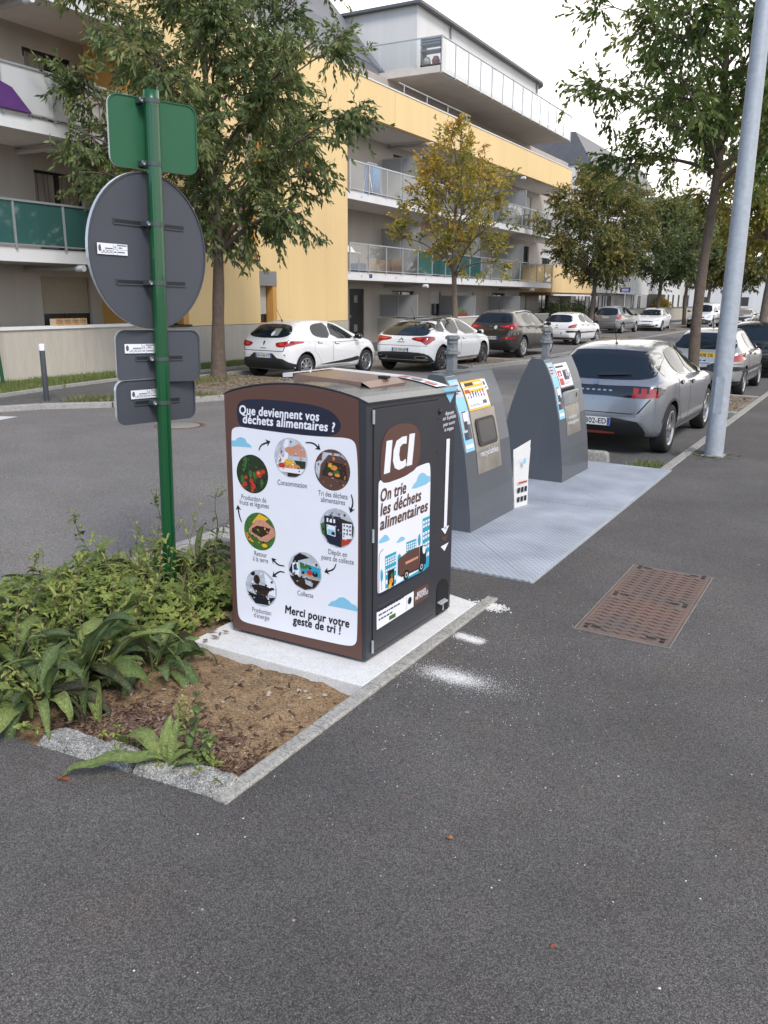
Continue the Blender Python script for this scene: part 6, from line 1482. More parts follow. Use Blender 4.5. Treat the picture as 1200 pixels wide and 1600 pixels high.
# white hatchback with black roof
S = hatch(4.53, 1.87, 1.50, 2.73, .80, .345, antenna=(.8, 1.44), plate=(0, .62, 'CS-204-JM', M_pw), mirror_m=white,
    prof=[(0, .72), (.03, .84), (.08, .93), (.16, 1.0), (.45, 1.17), (.72, 1.30), (.95, 1.39), (1.4, 1.47), (1.9, 1.50), (2.4, 1.47), (2.8, 1.38), (3.2, 1.2), (3.55, 1.03), (3.8, .97), (4.2, .88), (4.42, .74), (4.5, .62), (4.53, .5)],
    rear_glass=[(-.55, 1.27), (.55, 1.27), (.68, 1.12), (.70, 1.03), (.4, 1.0), (-.4, 1.0), (-.70, 1.03), (-.68, 1.12)], rear_surround=[(-.60, 1.36), (.60, 1.36), (.72, 1.14), (.75, 1.0), (.4, .985), (-.4, .985), (-.75, 1.0), (-.72, 1.14)],
    side_win=[[(.62, 1.12), (.80, 1.22), (1.06, 1.36), (1.14, 1.36), (1.10, 1.08)], [(1.22, 1.06), (1.24, 1.36), (1.5, 1.41), (1.98, 1.42), (1.93, 1.02)], [(2.06, 1.42), (2.45, 1.36), (2.85, 1.20), (3.25, 1.0), (2.02, 1.02)]],
    top=[('black_roof', [(-.60, .92), (.60, .92), (.66, 1.5), (.62, 2.6), (-.62, 2.6), (-.66, 1.5)], M_gloss, .006, 1)],
    rear=[('tail_lamp', [(.32, .945), (.6, .965), (.80, .985), (.885, .97), (.885, .88), (.80, .76), (.74, .76), (.66, .84), (.42, .87), (.32, .90)], M_lens, .008, True, 1), ('tail_lamp_insert', [(.45, .93), (.64, .94), (.62, .885), (.46, .895)], M_lens2, .0095, True, 1), ('bumper_skirt', [(-.88, .36), (-.80, .52), (-.5, .56), (.5, .56), (.80, .52), (.88, .36), (.85, .24), (-.85, .24)], M_blkp, .006, False, 1),
          ('exhaust', [(.42, .46), (.78, .46), (.80, .37), (.46, .36)], M_chrome, .012, True, 1), ('exhaust_mouth', [(.45, .445), (.76, .445), (.77, .385), (.48, .38)], M_void, .014, True, 1), ('chrome_strip', [(-.80, .36), (.80, .36), (.78, .34), (-.78, .34)], M_chrome, .010, False, 0), ('emblem', [(0, .94), (.07, .87), (.05, .86), (0, .905), (-.05, .86), (-.07, .87)], M_chrome, .010, False, 0), ('logo_lettering', [(-.12, .83), (.12, .83), (.12, .815), (-.12, .815)], M_chrome, .006, False, 0), ('tailgate_gap', [(-.8, .735), (.8, .735), (.8, .725), (-.8, .725)], M_gap, .003, False, 0)],
    side=[('sill_strip', [(1.3, .30), (3.2, .30), (3.2, .36), (1.3, .36)], M_chrome, .006), ('lamp_wrap', [(.02, .86), (.35, .93), (.38, .90), (.10, .80)], M_lens, .006)])
car('white hatchback with glossy black roof and twin wide exhausts', 'car', -11.52, 20.05, 0, S, white, GR, rim_m=M_dalloy, spokes=10)
# dark brown crossover
brown = paint('brown_metallic_paint', (.045, .038, .034), .35, .3)
S = hatch(4.44, 1.855, 1.635, 2.64, .90, .36, antenna=(.8, 1.60), plate=(.02, .69, 'DF-832-NN', M_pw), mirror_m=brown,
    prof=[(0, .78), (.02, .92), (.06, 1.03), (.12, 1.10), (.28, 1.28), (.45, 1.46), (.58, 1.56), (1.0, 1.62), (1.6, 1.635), (2.2, 1.61), (2.6, 1.53), (3.0, 1.33), (3.35, 1.14), (3.6, 1.09), (4.1, 1.0), (4.32, .88), (4.4, .7), (4.44, .55)],
    rear_glass=[(-.50, 1.50), (.50, 1.50), (.63, 1.36), (.72, 1.22), (.5, 1.19), (-.5, 1.19), (-.72, 1.22), (-.63, 1.36)],
    rear=[('tail_lamp', [(.34, 1.09), (.6, 1.12), (.80, 1.17), (.90, 1.14), (.90, 1.03), (.80, 1.0), (.5, 1.02), (.36, 1.04)], M_lens, .008, True, 1), ('tail_lamp_insert', [(.5, 1.08), (.68, 1.10), (.68, 1.05), (.52, 1.05)], M_lens2, .0095, True, 1), ('bumper_skirt', [(-.92, .42), (-.85, .60), (-.4, .60), (.4, .60), (.85, .60), (.92, .42), (.85, .28), (-.85, .28)], M_blkp, .006, False, 1), ('fog_lamp', [(.48, .72), (.86, .74), (.88, .66), (.5, .64)], M_lens, .008, True, 1), ('emblem', ell(0, 1.07, .07, .035, 14), M_chrome, .010, False, 0), ('badge_sticker', ell(.18, 1.04, .06, .06, 16), mat('green_white_sticker', (.42, .55, .44), .4), .010, False, 0), ('wiper', [(-.1, 1.22), (.28, 1.25), (.28, 1.235), (-.1, 1.195)], M_blkp, .02, False, 0)],
    side=[('lower_cladding', [(1.3, .28), (3.15, .28), (3.15, .46), (1.3, .46)], M_blkp, .006)], top=[('roof_rail', [(.56, .9), (.60, .9), (.60, 2.2), (.56, 2.2)], M_alloy, .03, 0), ('roof_rail', [(-.60, .9), (-.56, .9), (-.56, 2.2), (-.60, 2.2)], M_alloy, .03, 0)])
car('dark brown crossover parked beyond the orange tree', 'car', -11.8, 26.75, 0, S, brown, GR)
# older white hatchback, silver people carrier, white hatchback facing us
def old_hatch(plate, pm, pt):
    return hatch(3.835, 1.65, 1.43, 2.44, .62, .29, antenna=(1.0, 1.40), plate=(0, .52 if pm is M_pw else .87, plate, pm), mirror_m=M_blkp,
    rear_glass=[(-.46, 1.32), (.46, 1.32), (.60, 1.18), (.66, 1.02), (.45, .99), (-.45, .99), (-.66, 1.02), (-.60, 1.18)],
    rear=[('tail_lamp', [(.52, .80), (.62, .86), (.76, .93), (.82, .93), (.825, .80), (.74, .755), (.58, .75)], M_lens, .008, True, 2), ('bumper_strip', [(.44, .64), (.81, .65), (.82, .56), (.46, .55)], M_blkp, .008, True, 1), ('bumper_line', [(-.8, .705), (.8, .705), (.8, .695), (-.8, .695)], M_gap, .004, False, 0), ('emblem', rrect(-.03, .03, .83, .90, .02) if pm is M_pw else rrect(-.03, .03, .72, .78, .02), M_chrome, .008, False, 0), ('keyhole', rc(-.07, .07, .745, .77), M_blkp, .008, False, 0), ('wiper', [(-.05, 1.02), (.35, 1.10), (.35, 1.085), (-.05, 1.0)], M_blkp, .02, False, 0), ('bumper_base', [(-.80, .34), (.80, .34), (.76, .26), (-.76, .26)], M_blkp, .004, False, 0)],
    side=[('door_strip', [(.25, .58), (2.75, .58), (2.75, .52), (.25, .52)], M_blkp, .007)])
silver = paint('silver_car_paint', (.42, .42, .42), .55, .32)
car('older white hatchback with dark bumper strips parked beyond the brown crossover', 'car', -12.75, 36.2, 3, old_hatch('', M_pw, white), white, GR)
gsilver = paint('grey_silver_paint', (.32, .32, .33), .55, .32)
S = hatch(4.37, 1.77, 1.62, 2.75, .75, .31, plate=(0, .95, '', M_pw), rear_glass=[(-.5, 1.5), (.5, 1.5), (.64, 1.3), (.68, 1.1), (.4, 1.06), (-.4, 1.06), (-.68, 1.1), (-.64, 1.3)], rear=[('tail_lamp', [(.66, .98), (.78, 1.12), (.84, 1.12), (.86, .84), (.74, .82), (.68, .88)], M_lens, .008, True, 1), ('bumper_line', [(-.8, .72), (.8, .72), (.8, .705), (-.8, .705)], M_gap, .004, False, 0)], side=[('door_strip', [(.3, .62), (3.1, .62), (3.1, .57), (.3, .57)], M_gap, .004)])
car('grey silver people carrier parked between the two white hatchbacks', 'car', -14.75, 50.5, 2, S, gsilver, GR)
FR = [('grille', [(-.42, .66), (.42, .66), (.44, .60), (-.44, .60)], M_blkp, .006, False, 1), ('lower_grille', [(-.5, .44), (.5, .44), (.55, .28), (-.55, .28)], M_blkp, .006, False, 1), ('head_lamp', [(.40, .66), (.60, .74), (.78, .78), (.80, .70), (.60, .62), (.42, .60)], M_clear, .008, True, 1), ('fog_lamp', [(.56, .44), (.74, .46), (.72, .34), (.58, .34)], M_blkp, .006, True, 1), ('emblem', ell(0, .64, .05, .05, 12), M_chrome, .012, False, 0), ('number_plate', rc(-.26, .26, .46, .56), M_pw, .012, False, 0)]
S = hatch(4.26, 1.80, 1.47, 2.62, .78, .32, rear_glass=[(-.5, 1.34), (.5, 1.34), (.66, 1.05), (-.66, 1.05)], front=FR)
car('white hatchback parked nose toward us beside the low boundary wall', 'car', -13.6, 55.8, -2, S, white, GR, rev=True)
# white van coming down the street
S = hatch(4.38, 1.81, 1.82, 2.73, .75, .33, rear_glass=[(-.5, 1.6), (.5, 1.6), (.55, 1.1), (-.55, 1.1)],
    prof=[(0, 1.0), (.02, 1.45), (.06, 1.68), (.14, 1.77), (.6, 1.81), (1.5, 1.82), (2.3, 1.80), (2.65, 1.70), (3.05, 1.42), (3.4, 1.16), (3.6, 1.10), (4.0, 1.0), (4.25, .86), (4.34, .7), (4.38, .5)],
    belt=[(0, .8), (.05, 1.1), (3.2, 1.08), (3.6, 1.0), (4.38, .5)], rhw=[(0, .74), (2.5, .72), (3.2, .70), (4.38, .4)],
    side_win=[[(1.9, 1.58), (2.4, 1.56), (2.75, 1.38), (3.0, 1.16), (1.88, 1.14)]], doors=[[(1.8, 1.12), (3.15, 1.08), (3.2, .6), (3.05, .38), (1.8, .38)], [(.75, 1.1), (1.75, 1.1), (1.75, .38), (1.15, .38)]], handles=[(1.95, 1.02), (.9, 1.02)],
    windscreen=[(-.56, 1.66), (.56, 1.66), (.68, 1.4), (.74, 1.18), (.4, 1.15), (-.4, 1.15), (-.74, 1.18), (-.68, 1.4)], mirror=(2.95, 1.2), mirror_m=M_blkp,
    front=[('bumper', [(-.86, .66), (.86, .66), (.88, .30), (-.88, .30)], M_blkp, .006, False, 1), ('grille', [(-.4, .84), (.4, .84), (.42, .74), (-.42, .74)], M_blkp, .006, False, 1), ('head_lamp', [(.44, .78), (.66, .98), (.78, .96), (.80, .74), (.5, .68)], M_clear, .008, True, 1), ('number_plate', rc(-.26, .26, .50, .60), M_pw, .012, False, 0)], side=[('side_strip', [(.3, .70), (3.3, .70), (3.3, .62), (.3, .62)], M_blkp, .006)])
car('white panel van driving down the street toward us', 'van', -12.0, 64.5, 0, S, white, None, 'van', rev=True)
# silver hatchback in front, right
dsilver = paint('cool_silver_paint', (.31, .325, .36), .6, .30)
S = hatch(4.12, 1.785, 1.475, 2.58, .71, .328, antenna=(.95, 1.40), plate=(-.01, .46, '302-ED', M_pw), mirror_m=M_gloss, handle_m=None,
    rhw=[(0, .66), (.15, .67), (.35, .60), (.55, .53), (.7, .51), (1.5, .54), (2.3, .52), (2.9, .62), (3.2, .66), (4.06, .35)],
    prof=[(0, .58), (.015, .74), (.04, .86), (.09, .945), (.12, .965), (.30, 1.08), (.52, 1.255), (.64, 1.36), (.74, 1.395), (1.05, 1.44), (1.5, 1.472), (2.0, 1.445), (2.35, 1.36), (2.7, 1.19), (3.08, .99), (3.3, .94), (3.7, .86), (3.95, .73), (4.09, .58), (4.12, .46)],
    rear_glass=[(-.54, 1.285), (.54, 1.285), (.64, 1.16), (.70, 1.035), (.45, 1.005), (-.45, 1.005), (-.70, 1.035), (-.64, 1.16)], rear_surround=[(-.54, 1.352), (.54, 1.352), (.64, 1.26), (.69, 1.15), (.745, 1.03), (.45, .99), (-.45, .99), (-.745, 1.03), (-.69, 1.15), (-.64, 1.26)],
    rear=[('black_band', [(-.845, .80), (-.845, .915), (-.6, .93), (0, .915), (.6, .93), (.845, .915), (.845, .80), (.6, .775), (0, .80), (-.6, .775)], M_gloss, .007, False, 1)] +
         [('tail_lamp', [(x, .905), (x + .075, .90), (x + .07, .805), (x + .01, .805)], M_lens3, .0095, True, 0) for x in (.50, .60, .70)] + [('tail_lamp', [(.49, .835), (.80, .84), (.81, .79), (.50, .78)], M_lens, .009, True, 0)] +
         [('bumper_skirt', [(-.66, .24), (-.70, .36), (-.56, .515), (.56, .515), (.70, .36), (.66, .24)], M_blkp, .007, False, 1), ('bumper_lip', [(-.80, .255), (.80, .255), (.76, .225), (-.76, .225)], M_blkp, .005, False, 0), ('reflector', [(-.42, .325), (.30, .325), (.28, .285), (-.38, .285)], M_lens2, .010, False, 1), ('tailgate_gap', [(-.58, .585), (-.5, .572), (.5, .572), (.58, .585), (.5, .582), (-.5, .582)], M_gap, .003, False, 0), ('tailgate_gap', [(.58, .585), (.72, .775), (.735, .775), (.60, .58)], M_gap, .003, True, 0),
          ('wiper', [(-.02, 1.05), (.42, 1.07), (.42, 1.04), (.05, 1.015), (-.02, 1.02)], M_gloss, .03, False, 1), ('emblem', [(0, .985), (.035, .965), (.03, .94), (.04, .925), (-.03, .925), (-.04, .96)], M_chrome, .009, False, 0)] + [('logo_lettering', rc(-.26 + .075 * i, -.22 + .075 * i, .85, .868), M_chrome, .0095, False, 0) for i in range(7)],
    side=[('sill_trim', [(1.20, .27), (2.9, .27), (2.9, .335), (1.20, .335)], M_chrome, .006), ('arch_trim', [(.28, .45), (.36, .62), (.52, .72), (.70, .745), (.88, .72), (1.04, .62), (1.10, .45), (1.07, .45), (1.0, .60), (.86, .69), (.70, .715), (.54, .69), (.4, .6), (.31, .45)], M_gloss, .004), ('lamp_wrap', [(.03, .905), (.20, .925), (.24, .90), (.22, .82), (.03, .80)], M_gloss, .006)])
car('silver grey hatchback with black light band behind the containers', 'car', -3.22, 10.74, 0, S, dsilver, GR, rim_m=M_alloy, spokes=5)
car('older silver hatchback with yellow number plate beyond the pit tree', 'car', -3.34, 18.85, 0, old_hatch('438 DE', M_py, silver), silver, GR)
# further cars up both sides
dark = paint('black_car_paint', (.012, .013, .016), 0, .25)
def plainS(plate=None): return hatch(4.1, 1.76, 1.47, 2.55, .70, .31, rear_glass=[(-.5, 1.34), (.5, 1.34), (.64, 1.18), (.70, 1.04), (.4, 1.0), (-.4, 1.0), (-.70, 1.04), (-.64, 1.18)], rear=[('tail_lamp', [(.40, .94), (.82, .97), (.845, .84), (.6, .80), (.42, .86)], M_lens2, .008, True, 1), ('bumper_skirt', [(-.8, .5), (.8, .5), (.85, .28), (-.85, .28)], M_blkp, .006, False, 0)], front=FR, plate=(0, .62, '', M_pw))
car('black hatchback with bright red lamps ahead of the yellow-plated silver one', 'car', -3.05, 24.0, 0, plainS(), dark, GR, seg=54)
car('dark car under the far right-hand trees', 'car', -3.2, 31.0, 0, plainS(), paint('charcoal_paint', (.03, .032, .036), .3), GR, seg=54)
car('silver car furthest along the right-hand kerb', 'car', -3.3, 38.0, 0, plainS(), silver, GR, seg=40)
car('dark saloon standing nose-on in the far street', 'car', -9.5, 66.0, 0, plainS(), paint('charcoal_paint', (.03, .032, .036), .3), 'distant cars in the street', seg=40, rev=True)
car('white car behind the dark saloon in the far street', 'car', -8.7, 76.0, 0, plainS(), white, 'distant cars in the street', seg=40, rev=True)
car('second white car further up the far street', 'car', -6.4, 84.0, 0, plainS(), white, 'distant cars in the street', seg=40, rev=True)
car('grey car at the far end of the street', 'car', -9.6, 96.0, 0, plainS(), gsilver, 'distant cars in the street', seg=40)
car('pale car at the far end beneath the yellow trees', 'car', -5.0, 104.0, 0, plainS(), silver, 'distant cars in the street', seg=40)
# ------------------------------------------------------------------ trees
def leaf_mat(name, cols, rough=.5, trans=.35, spec=.4, bump=0):
    m = bpy.data.materials.new(name); m.use_nodes = True
    n, l = m.node_tree.nodes, m.node_tree.links; b = n['Principled BSDF']; out = n['Material Output']
    at = n.new('ShaderNodeAttribute'); at.attribute_name = 'tone'
    cr = n.new('ShaderNodeValToRGB'); e = cr.color_ramp.elements
    e[0].color = tuple(cols[0]) + (1,); e[0].position = 0; e[1].color = tuple(cols[-1]) + (1,); e[1].position = 1
    for i, c in enumerate(cols[1:-1]): q = e.new((i + 1) / (len(cols) - 1)); q.color = tuple(c) + (1,)
    l.new(at.outputs['Fac'], cr.inputs[0]); l.new(cr.outputs[0], b.inputs['Base Color'])
    b.inputs['Roughness'].default_value = rough; b.inputs['Specular IOR Level'].default_value = spec
    tr = n.new('ShaderNodeBsdfTranslucent'); l.new(cr.outputs[0], tr.inputs[0])
    mx = n.new('ShaderNodeMixShader'); mx.inputs[0].default_value = trans
    l.new(b.outputs[0], mx.inputs[1]); l.new(tr.outputs[0], mx.inputs[2]); l.new(mx.outputs[0], out.inputs['Surface'])
    if bump:
        g = n.new('ShaderNodeNewGeometry'); no = n.new('ShaderNodeTexNoise'); no.inputs['Scale'].default_value = 70; no.inputs['Detail'].default_value = 3; l.new(g.outputs['Position'], no.inputs['Vector'])
        v = n.new('ShaderNodeTexVoronoi'); v.inputs['Scale'].default_value = 80; v.feature = 'DISTANCE_TO_EDGE'; l.new(g.outputs['Position'], v.inputs['Vector'])
        bp = n.new('ShaderNodeBump'); bp.inputs['Strength'].default_value = bump; bp.inputs['Distance'].default_value = .01; l.new(v.outputs['Distance'], bp.inputs['Height']); l.new(bp.outputs[0], b.inputs['Normal'])
        mr = n.new('ShaderNodeMapRange'); mr.inputs['From Min'].default_value = .3; mr.inputs['From Max'].default_value = .7; mr.inputs['To Min'].default_value = .72; mr.inputs['To Max'].default_value = 1.25; l.new(no.outputs['Fac'], mr.inputs['Value'])
        mm = n.new('ShaderNodeMix'); mm.data_type = 'RGBA'; mm.blend_type = 'MULTIPLY'; mm.inputs['Factor'].default_value = 1; l.new(cr.outputs[0], mm.inputs['A']); l.new(mr.outputs[0], mm.inputs['B']); n3 = n.new('ShaderNodeTexNoise'); n3.inputs['Scale'].default_value = 26; n3.inputs['Detail'].default_value = 5; l.new(g.outputs['Position'], n3.inputs['Vector'])
        m3 = n.new('ShaderNodeMapRange'); m3.inputs['From Min'].default_value = .62; m3.inputs['From Max'].default_value = .70; m3.inputs['To Max'].default_value = .75; l.new(n3.outputs['Fac'], m3.inputs['Value'])
        mb_ = n.new('ShaderNodeMix'); mb_.data_type = 'RGBA'; mb_.inputs['B'].default_value = (.17, .11, .05, 1); l.new(m3.outputs[0], mb_.inputs['Factor']); l.new(mm.outputs['Result'], mb_.inputs['A'])
        l.new(mb_.outputs['Result'], b.inputs['Base Color'])
    return m
def mesh_np(name, V, F, mats, parent, tone=None, smooth=False):
    me = bpy.data.meshes.new(name); nv, nf, k = len(V), len(F), F.shape[1]
    me.vertices.add(nv); me.vertices.foreach_set('co', V.astype(np.float32).ravel())
    me.loops.add(nf * k); me.loops.foreach_set('vertex_index', F.astype(np.int32).ravel())
    me.polygons.add(nf); me.polygons.foreach_set('loop_start', np.arange(0, nf * k, k, dtype=np.int32))
    me.update(calc_edges=True); me.materials.append(mats)
    if tone is not None: me.attributes.new('tone', 'FLOAT', 'FACE').data.foreach_set('value', tone.astype(np.float32))
    if smooth: me.polygons.foreach_set('use_smooth', np.ones(nf, dtype=bool))
    o = bpy.data.objects.new(name, me); scene.collection.objects.link(o)
    if parent: o.parent = parent
    return o
M_bark = mat('tree_bark', (.115, .085, .065), .9, var=.35, vscale=9, bump=.9, bscale=28)
M_bark2 = mat('pale_tree_bark', (.16, .13, .105), .9, var=.35, vscale=9, bump=.7, bscale=28)
def leaves(P, D, ln, wd, rs, droop=.55):
    """rhombic leaves at points P with growth directions D"""
    n = len(P)
    d = D + rs.normal(0, .45, (n, 3)); d[:, 2] -= droop; d /= np.linalg.norm(d, axis=1)[:, None]
    a = rs.normal(0, 1, (n, 3)); s = np.cross(d, a); s /= np.linalg.norm(s, axis=1)[:, None]; nn = np.cross(s, d)
    Ls = (ln * rs.uniform(.6, 1.5, n))[:, None]; Ws = (wd * rs.uniform(.7, 1.2, n))[:, None]
    V = np.stack([P, P + d * Ls * .45 + s * Ws - nn * Ws * .3, P + d * Ls - nn * Ls * .12, P + d * Ls * .45 - s * Ws - nn * Ws * .3], 1).reshape(-1, 3)
    F = np.arange(n * 4).reshape(-1, 4)
    return V, F
def tree(name, label, loc, trunk_h, r0, cz, rad, n_limb, n_sub, n_twig, per, ln, wd, m_leaf, m_bark, seed, group=None, lean=(0, 0), tone=(.5, .2), up=.35, droop=.55, off=(0, 0), shape='round', tone_top=0.0, lw=1.0, clear=0.0):
    rs = np.random.RandomState(seed); t = thing(name, label, 'tree', loc, 0, group)
    top = cz + rad[2] * .75
    tp = [(lean[0] * z / top + .05 * math.sin(z * 1.1 + seed), lean[1] * z / top + .05 * math.cos(z * .9 + seed), z) for z in np.linspace(0, top, 14)]
    def tr_at(z): i = np.interp(z, [p[2] for p in tp], range(14)); k = int(min(12, i)); f = i - k; return np.array(tp[k]) * (1 - f) + np.array(tp[k + 1]) * f
    def tr_r(z): return r0 * max(.08, (1 - .28 * min(1, z / trunk_h)) if z < trunk_h else .72 * (1 - (z - trunk_h) / (top - trunk_h + .01)) ** .8)
    wood = MB(); rr = [tr_r(p[2]) for p in tp]; rr[0] = r0 * 1.35
    rr = [r0 * 1.35, ] + rr[1:]
    zz = [0, .12, .3] + list(np.linspace(.6, top, 22)); 
    wood.tube([tuple(tr_at(z)) for z in zz], [r0 * (1.3 if z == 0 else 1.12 if z < .2 else 1.03) if z < .5 else tr_r(z) * (1 + .05 * math.sin(z * 5 + seed)) for z in zz], 12)
    P, D, T = [], [], []
    def bez(a, b, c, k): u = np.linspace(0, 1, k)[:, None]; return (1 - u) ** 2 * a + 2 * u * (1 - u) * b + u ** 2 * c
    ctr = np.array([off[0], off[1], cz])
    def env(v):  # radius of the crown in direction v (unit), lumpy
        e = 1 / math.sqrt((v[0] / rad[0]) ** 2 + (v[1] / rad[1]) ** 2 + (v[2] / rad[2]) ** 2)
        k = 1 + .26 * mnoise.noise((v[0] * 2.1 + seed, v[1] * 2.1, v[2] * 2.1))
        if shape == 'cone': k *= (1.0 - .55 * max(-.2, v[2])) if v[2] < .75 else (.75 + .5 * abs(mnoise.noise((v[0] * 5, v[1] * 5, seed))))
        return e * k
    ga = math.pi * (3 - math.sqrt(5))
    for i in range(n_limb):
        f = (i + .5) / n_limb; zc = -.75 + 1.72 * f; az = i * ga + rs.normal(0, .25)
        v = np.array([math.cos(az) * math.sqrt(max(0, 1 - zc * zc)), math.sin(az) * math.sqrt(max(0, 1 - zc * zc)), zc]); v /= np.linalg.norm(v)
        tip = ctr + v * env(v) * rs.uniform(.62, .82)
        z0 = trunk_h + (top - trunk_h) * .75 * max(0, f - .12) ** 1.2 + rs.uniform(-.1, .3)
        a = tr_at(min(z0, top)); b = a + (tip - a) * .45 + np.array([0, 0, up * np.linalg.norm(tip - a) * .35])
        path = bez(a, b, tip, 9); rb = tr_r(min(z0, top - .3)) * (.58 if i < 4 else .46)
        wood.tube([tuple(q) for q in path], [max(.010, rb * (1 - .85 * j / 8)) for j in range(9)], 7, caps=False)
        for j in range(n_sub):
            u = rs.uniform(.30, 1.0); k = int(u * 8); s0 = path[k]
            w = v * .55 + rs.normal(0, .6, 3); w[2] = w[2] * .7 + (.12 if shape != 'cone' else .85); w /= np.linalg.norm(w)
            ls = rs.uniform(.16, .34) * (rad[0] + rad[2]) * .5 * (1.15 - .35 * u)
            s2 = s0 + w * ls; s1 = s0 + (s2 - s0) * .5 + np.array([0, 0, .12 * ls])
            # stay inside the crown
            q = s2 - ctr; dq = np.linalg.norm(q); lim = env(q / dq) * 1.04
            if dq > lim: s2 = ctr + q / dq * lim
            sp_ = bez(s0, s1, s2, 6)
            wood.tube([tuple(p) for p in sp_], [max(.005, rb * .35 * (1 - .75 * h / 5)) for h in range(6)], 5, caps=False)
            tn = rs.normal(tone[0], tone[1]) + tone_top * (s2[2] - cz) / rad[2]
            for h in range(n_twig):
                uu = rs.uniform(.25, 1.0); p0 = sp_[int(uu * 5)]
                tw = w * (.5 if shape != 'cone' else .9) + rs.normal(0, .55 if shape != 'cone' else .4, 3); tw[2] -= .12; tw /= np.linalg.norm(tw); tl = rs.uniform(.25, .62) * lw
                c = np.linspace(.08, 1, per)[:, None]
                pts = p0 + tw * tl * c + np.array([0, 0, -.10 * tl]) * c ** 2
                P.append(pts + rs.normal(0, .015, pts.shape)); D.append(np.repeat(tw[None], per, 0)); T.append(np.clip(rs.normal(tn, .13, per), 0, 1))
                if h % 3 == 0: wood.tube([tuple(p0), tuple(pts[per // 2]), tuple(pts[-1])], [.006, .004, .003], 4, caps=False)
    wood.build('trunk', m_bark, t)
    P, D, T = np.concatenate(P), np.concatenate(D), np.concatenate(T)
    keep = P[:, 2] > clear
    P, D, T = P[keep], D[keep], T[keep]
    V, F = leaves(P, D, ln, wd, rs, droop)
    mesh_np('crown', V, F, m_leaf, t, T)
    return t
M_lgreen = leaf_mat('green_leaves', [(.06, .09, .034), (.13, .18, .062), (.20, .245, .085), (.29, .285, .10)], .42, .42, .5)
M_lright = leaf_mat('backlit_green_leaves', [(.055, .088, .024), (.12, .18, .045), (.19, .255, .06), (.28, .26, .075)], .45, .5, .5)
M_lorange = leaf_mat('turning_leaves', [(.17, .19, .04), (.33, .30, .055), (.48, .37, .065), (.55, .30, .075)], .5, .38)
M_lolive = leaf_mat('olive_leaves', [(.06, .08, .028), (.13, .155, .045), (.24, .22, .06), (.33, .25, .075)], .5, .32)
M_lyellow = leaf_mat('yellow_green_leaves', [(.12, .14, .03), (.23, .22, .04), (.33, .28, .055), (.40, .28, .065)], .5, .38)
TG = 'street trees along the road'
tree('street_tree', 'big dark green tree standing before the yellow wall', (-13.72, 15.16, 0), 2.65, .175, 6.35, (4.9, 4.6, 3.9), 26, 13, 11, 14, .14, .029, M_lgreen, M_bark, 4, TG, tone=(.45, .2), up=.5, droop=.75, tone_top=.12, clear=2.45)
tree('street_tree', 'tall green tree in the pit between the two silver cars', (-3.17, 17.15, -.02), 4.0, .112, 6.8, (3.6, 3.6, 3.8), 22, 11, 9, 12, .12, .029, M_lright, M_bark, 9, TG, tone=(.42, .2), up=.35, droop=.7, clear=3.6, off=(-.25, -.1))
tree('street_tree', 'slender tree turning orange and yellow behind the white cars', (-12.15, 24.6, 0), 2.3, .11, 4.7, (2.5, 2.5, 3.6), 26, 8, 5, 10, .12, .030, M_lorange, M_bark2, 13, TG, tone=(.40, .2), up=.9, droop=.6, shape='cone', tone_top=.30, lw=.8, clear=1.6)
tree('street_tree', 'olive green round tree above the older white hatchback', (-13.9, 45.0, 0), 2.6, .15, 5.7, (4.5, 4.5, 3.4), 26, 13, 9, 10, .16, .042, M_lolive, M_bark2, 17, TG, tone=(.5, .22), tone_top=.2, clear=2.2)
tree('street_tree', 'dark green tree beyond the olive one, before the white building', (-13.9, 60.0, 0), 3.0, .17, 6.3, (4.8, 4.8, 3.7), 25, 12, 9, 9, .18, .048, M_lgreen, M_bark, 23, TG, tone=(.5, .2), tone_top=.35, clear=2.4)
tree('street_tree', 'yellow green tree at the right edge above the black hatchback', (-3.3, 28.2, 0), 2.9, .15, 6.0, (3.6, 3.6, 3.5), 20, 11, 9, 9, .15, .04, M_lyellow, M_bark2, 29, TG, tone=(.4, .22), clear=2.6)
tree('street_tree', 'yellow tree behind the right-hand lamp post', (-3.4, 42, 0), 3.0, .16, 6.2, (3.5, 3.5, 3.6), 18, 11, 9, 8, .19, .05, M_lyellow, M_bark2, 31, TG, tone=(.5, .22), clear=2.5)
tree('street_tree', 'olive tree far up the right-hand side', (-3.6, 58, 0), 3.0, .16, 6.4, (3.5, 3.5, 3.6), 17, 10, 9, 7, .24, .065, M_lolive, M_bark2, 37, TG, tone=(.6, .22), clear=2.5)
tree('street_tree', 'smaller green tree up the left-hand row, past the dark one', (-13.9, 69.0, 0), 3.0, .16, 6.4, (4.4, 4.4, 3.8), 22, 11, 9, 8, .21, .058, M_lolive, M_bark, 59, TG, tone=(.45, .2), tone_top=.3, clear=2.4)
tree('street_tree', 'yellowing tree far up the left-hand side', (-13.8, 78, 0), 2.6, .18, 6.4, (4.0, 4.0, 4.2), 20, 12, 9, 7, .27, .085, M_lyellow, M_bark2, 41, TG, tone=(.3, .2), clear=2.2)
tree('street_tree', 'green tree at the end of the left-hand row', (-13.9, 96, 0), 2.6, .18, 6.8, (4.4, 4.4, 4.4), 17, 10, 9, 7, .3, .085, M_lolive, M_bark2, 43, TG, tone=(.5, .2), clear=2.2)
tree('street_tree', 'tree closing the right-hand row in the distance', (-4.0, 82, 0), 2.8, .18, 6.8, (4.2, 4.2, 4.2), 17, 10, 9, 7, .28, .08, M_lyellow, M_bark2, 47, TG, tone=(.35, .2), clear=2.4)
tree('street_tree', 'broad yellow tree across the very end of the street', (-9.5, 128, 0), 3.0, .25, 8.5, (7, 6, 5.5), 18, 10, 9, 6, .42, .10, M_lyellow, M_bark2, 53, TG, tone=(.3, .2), clear=2.4)
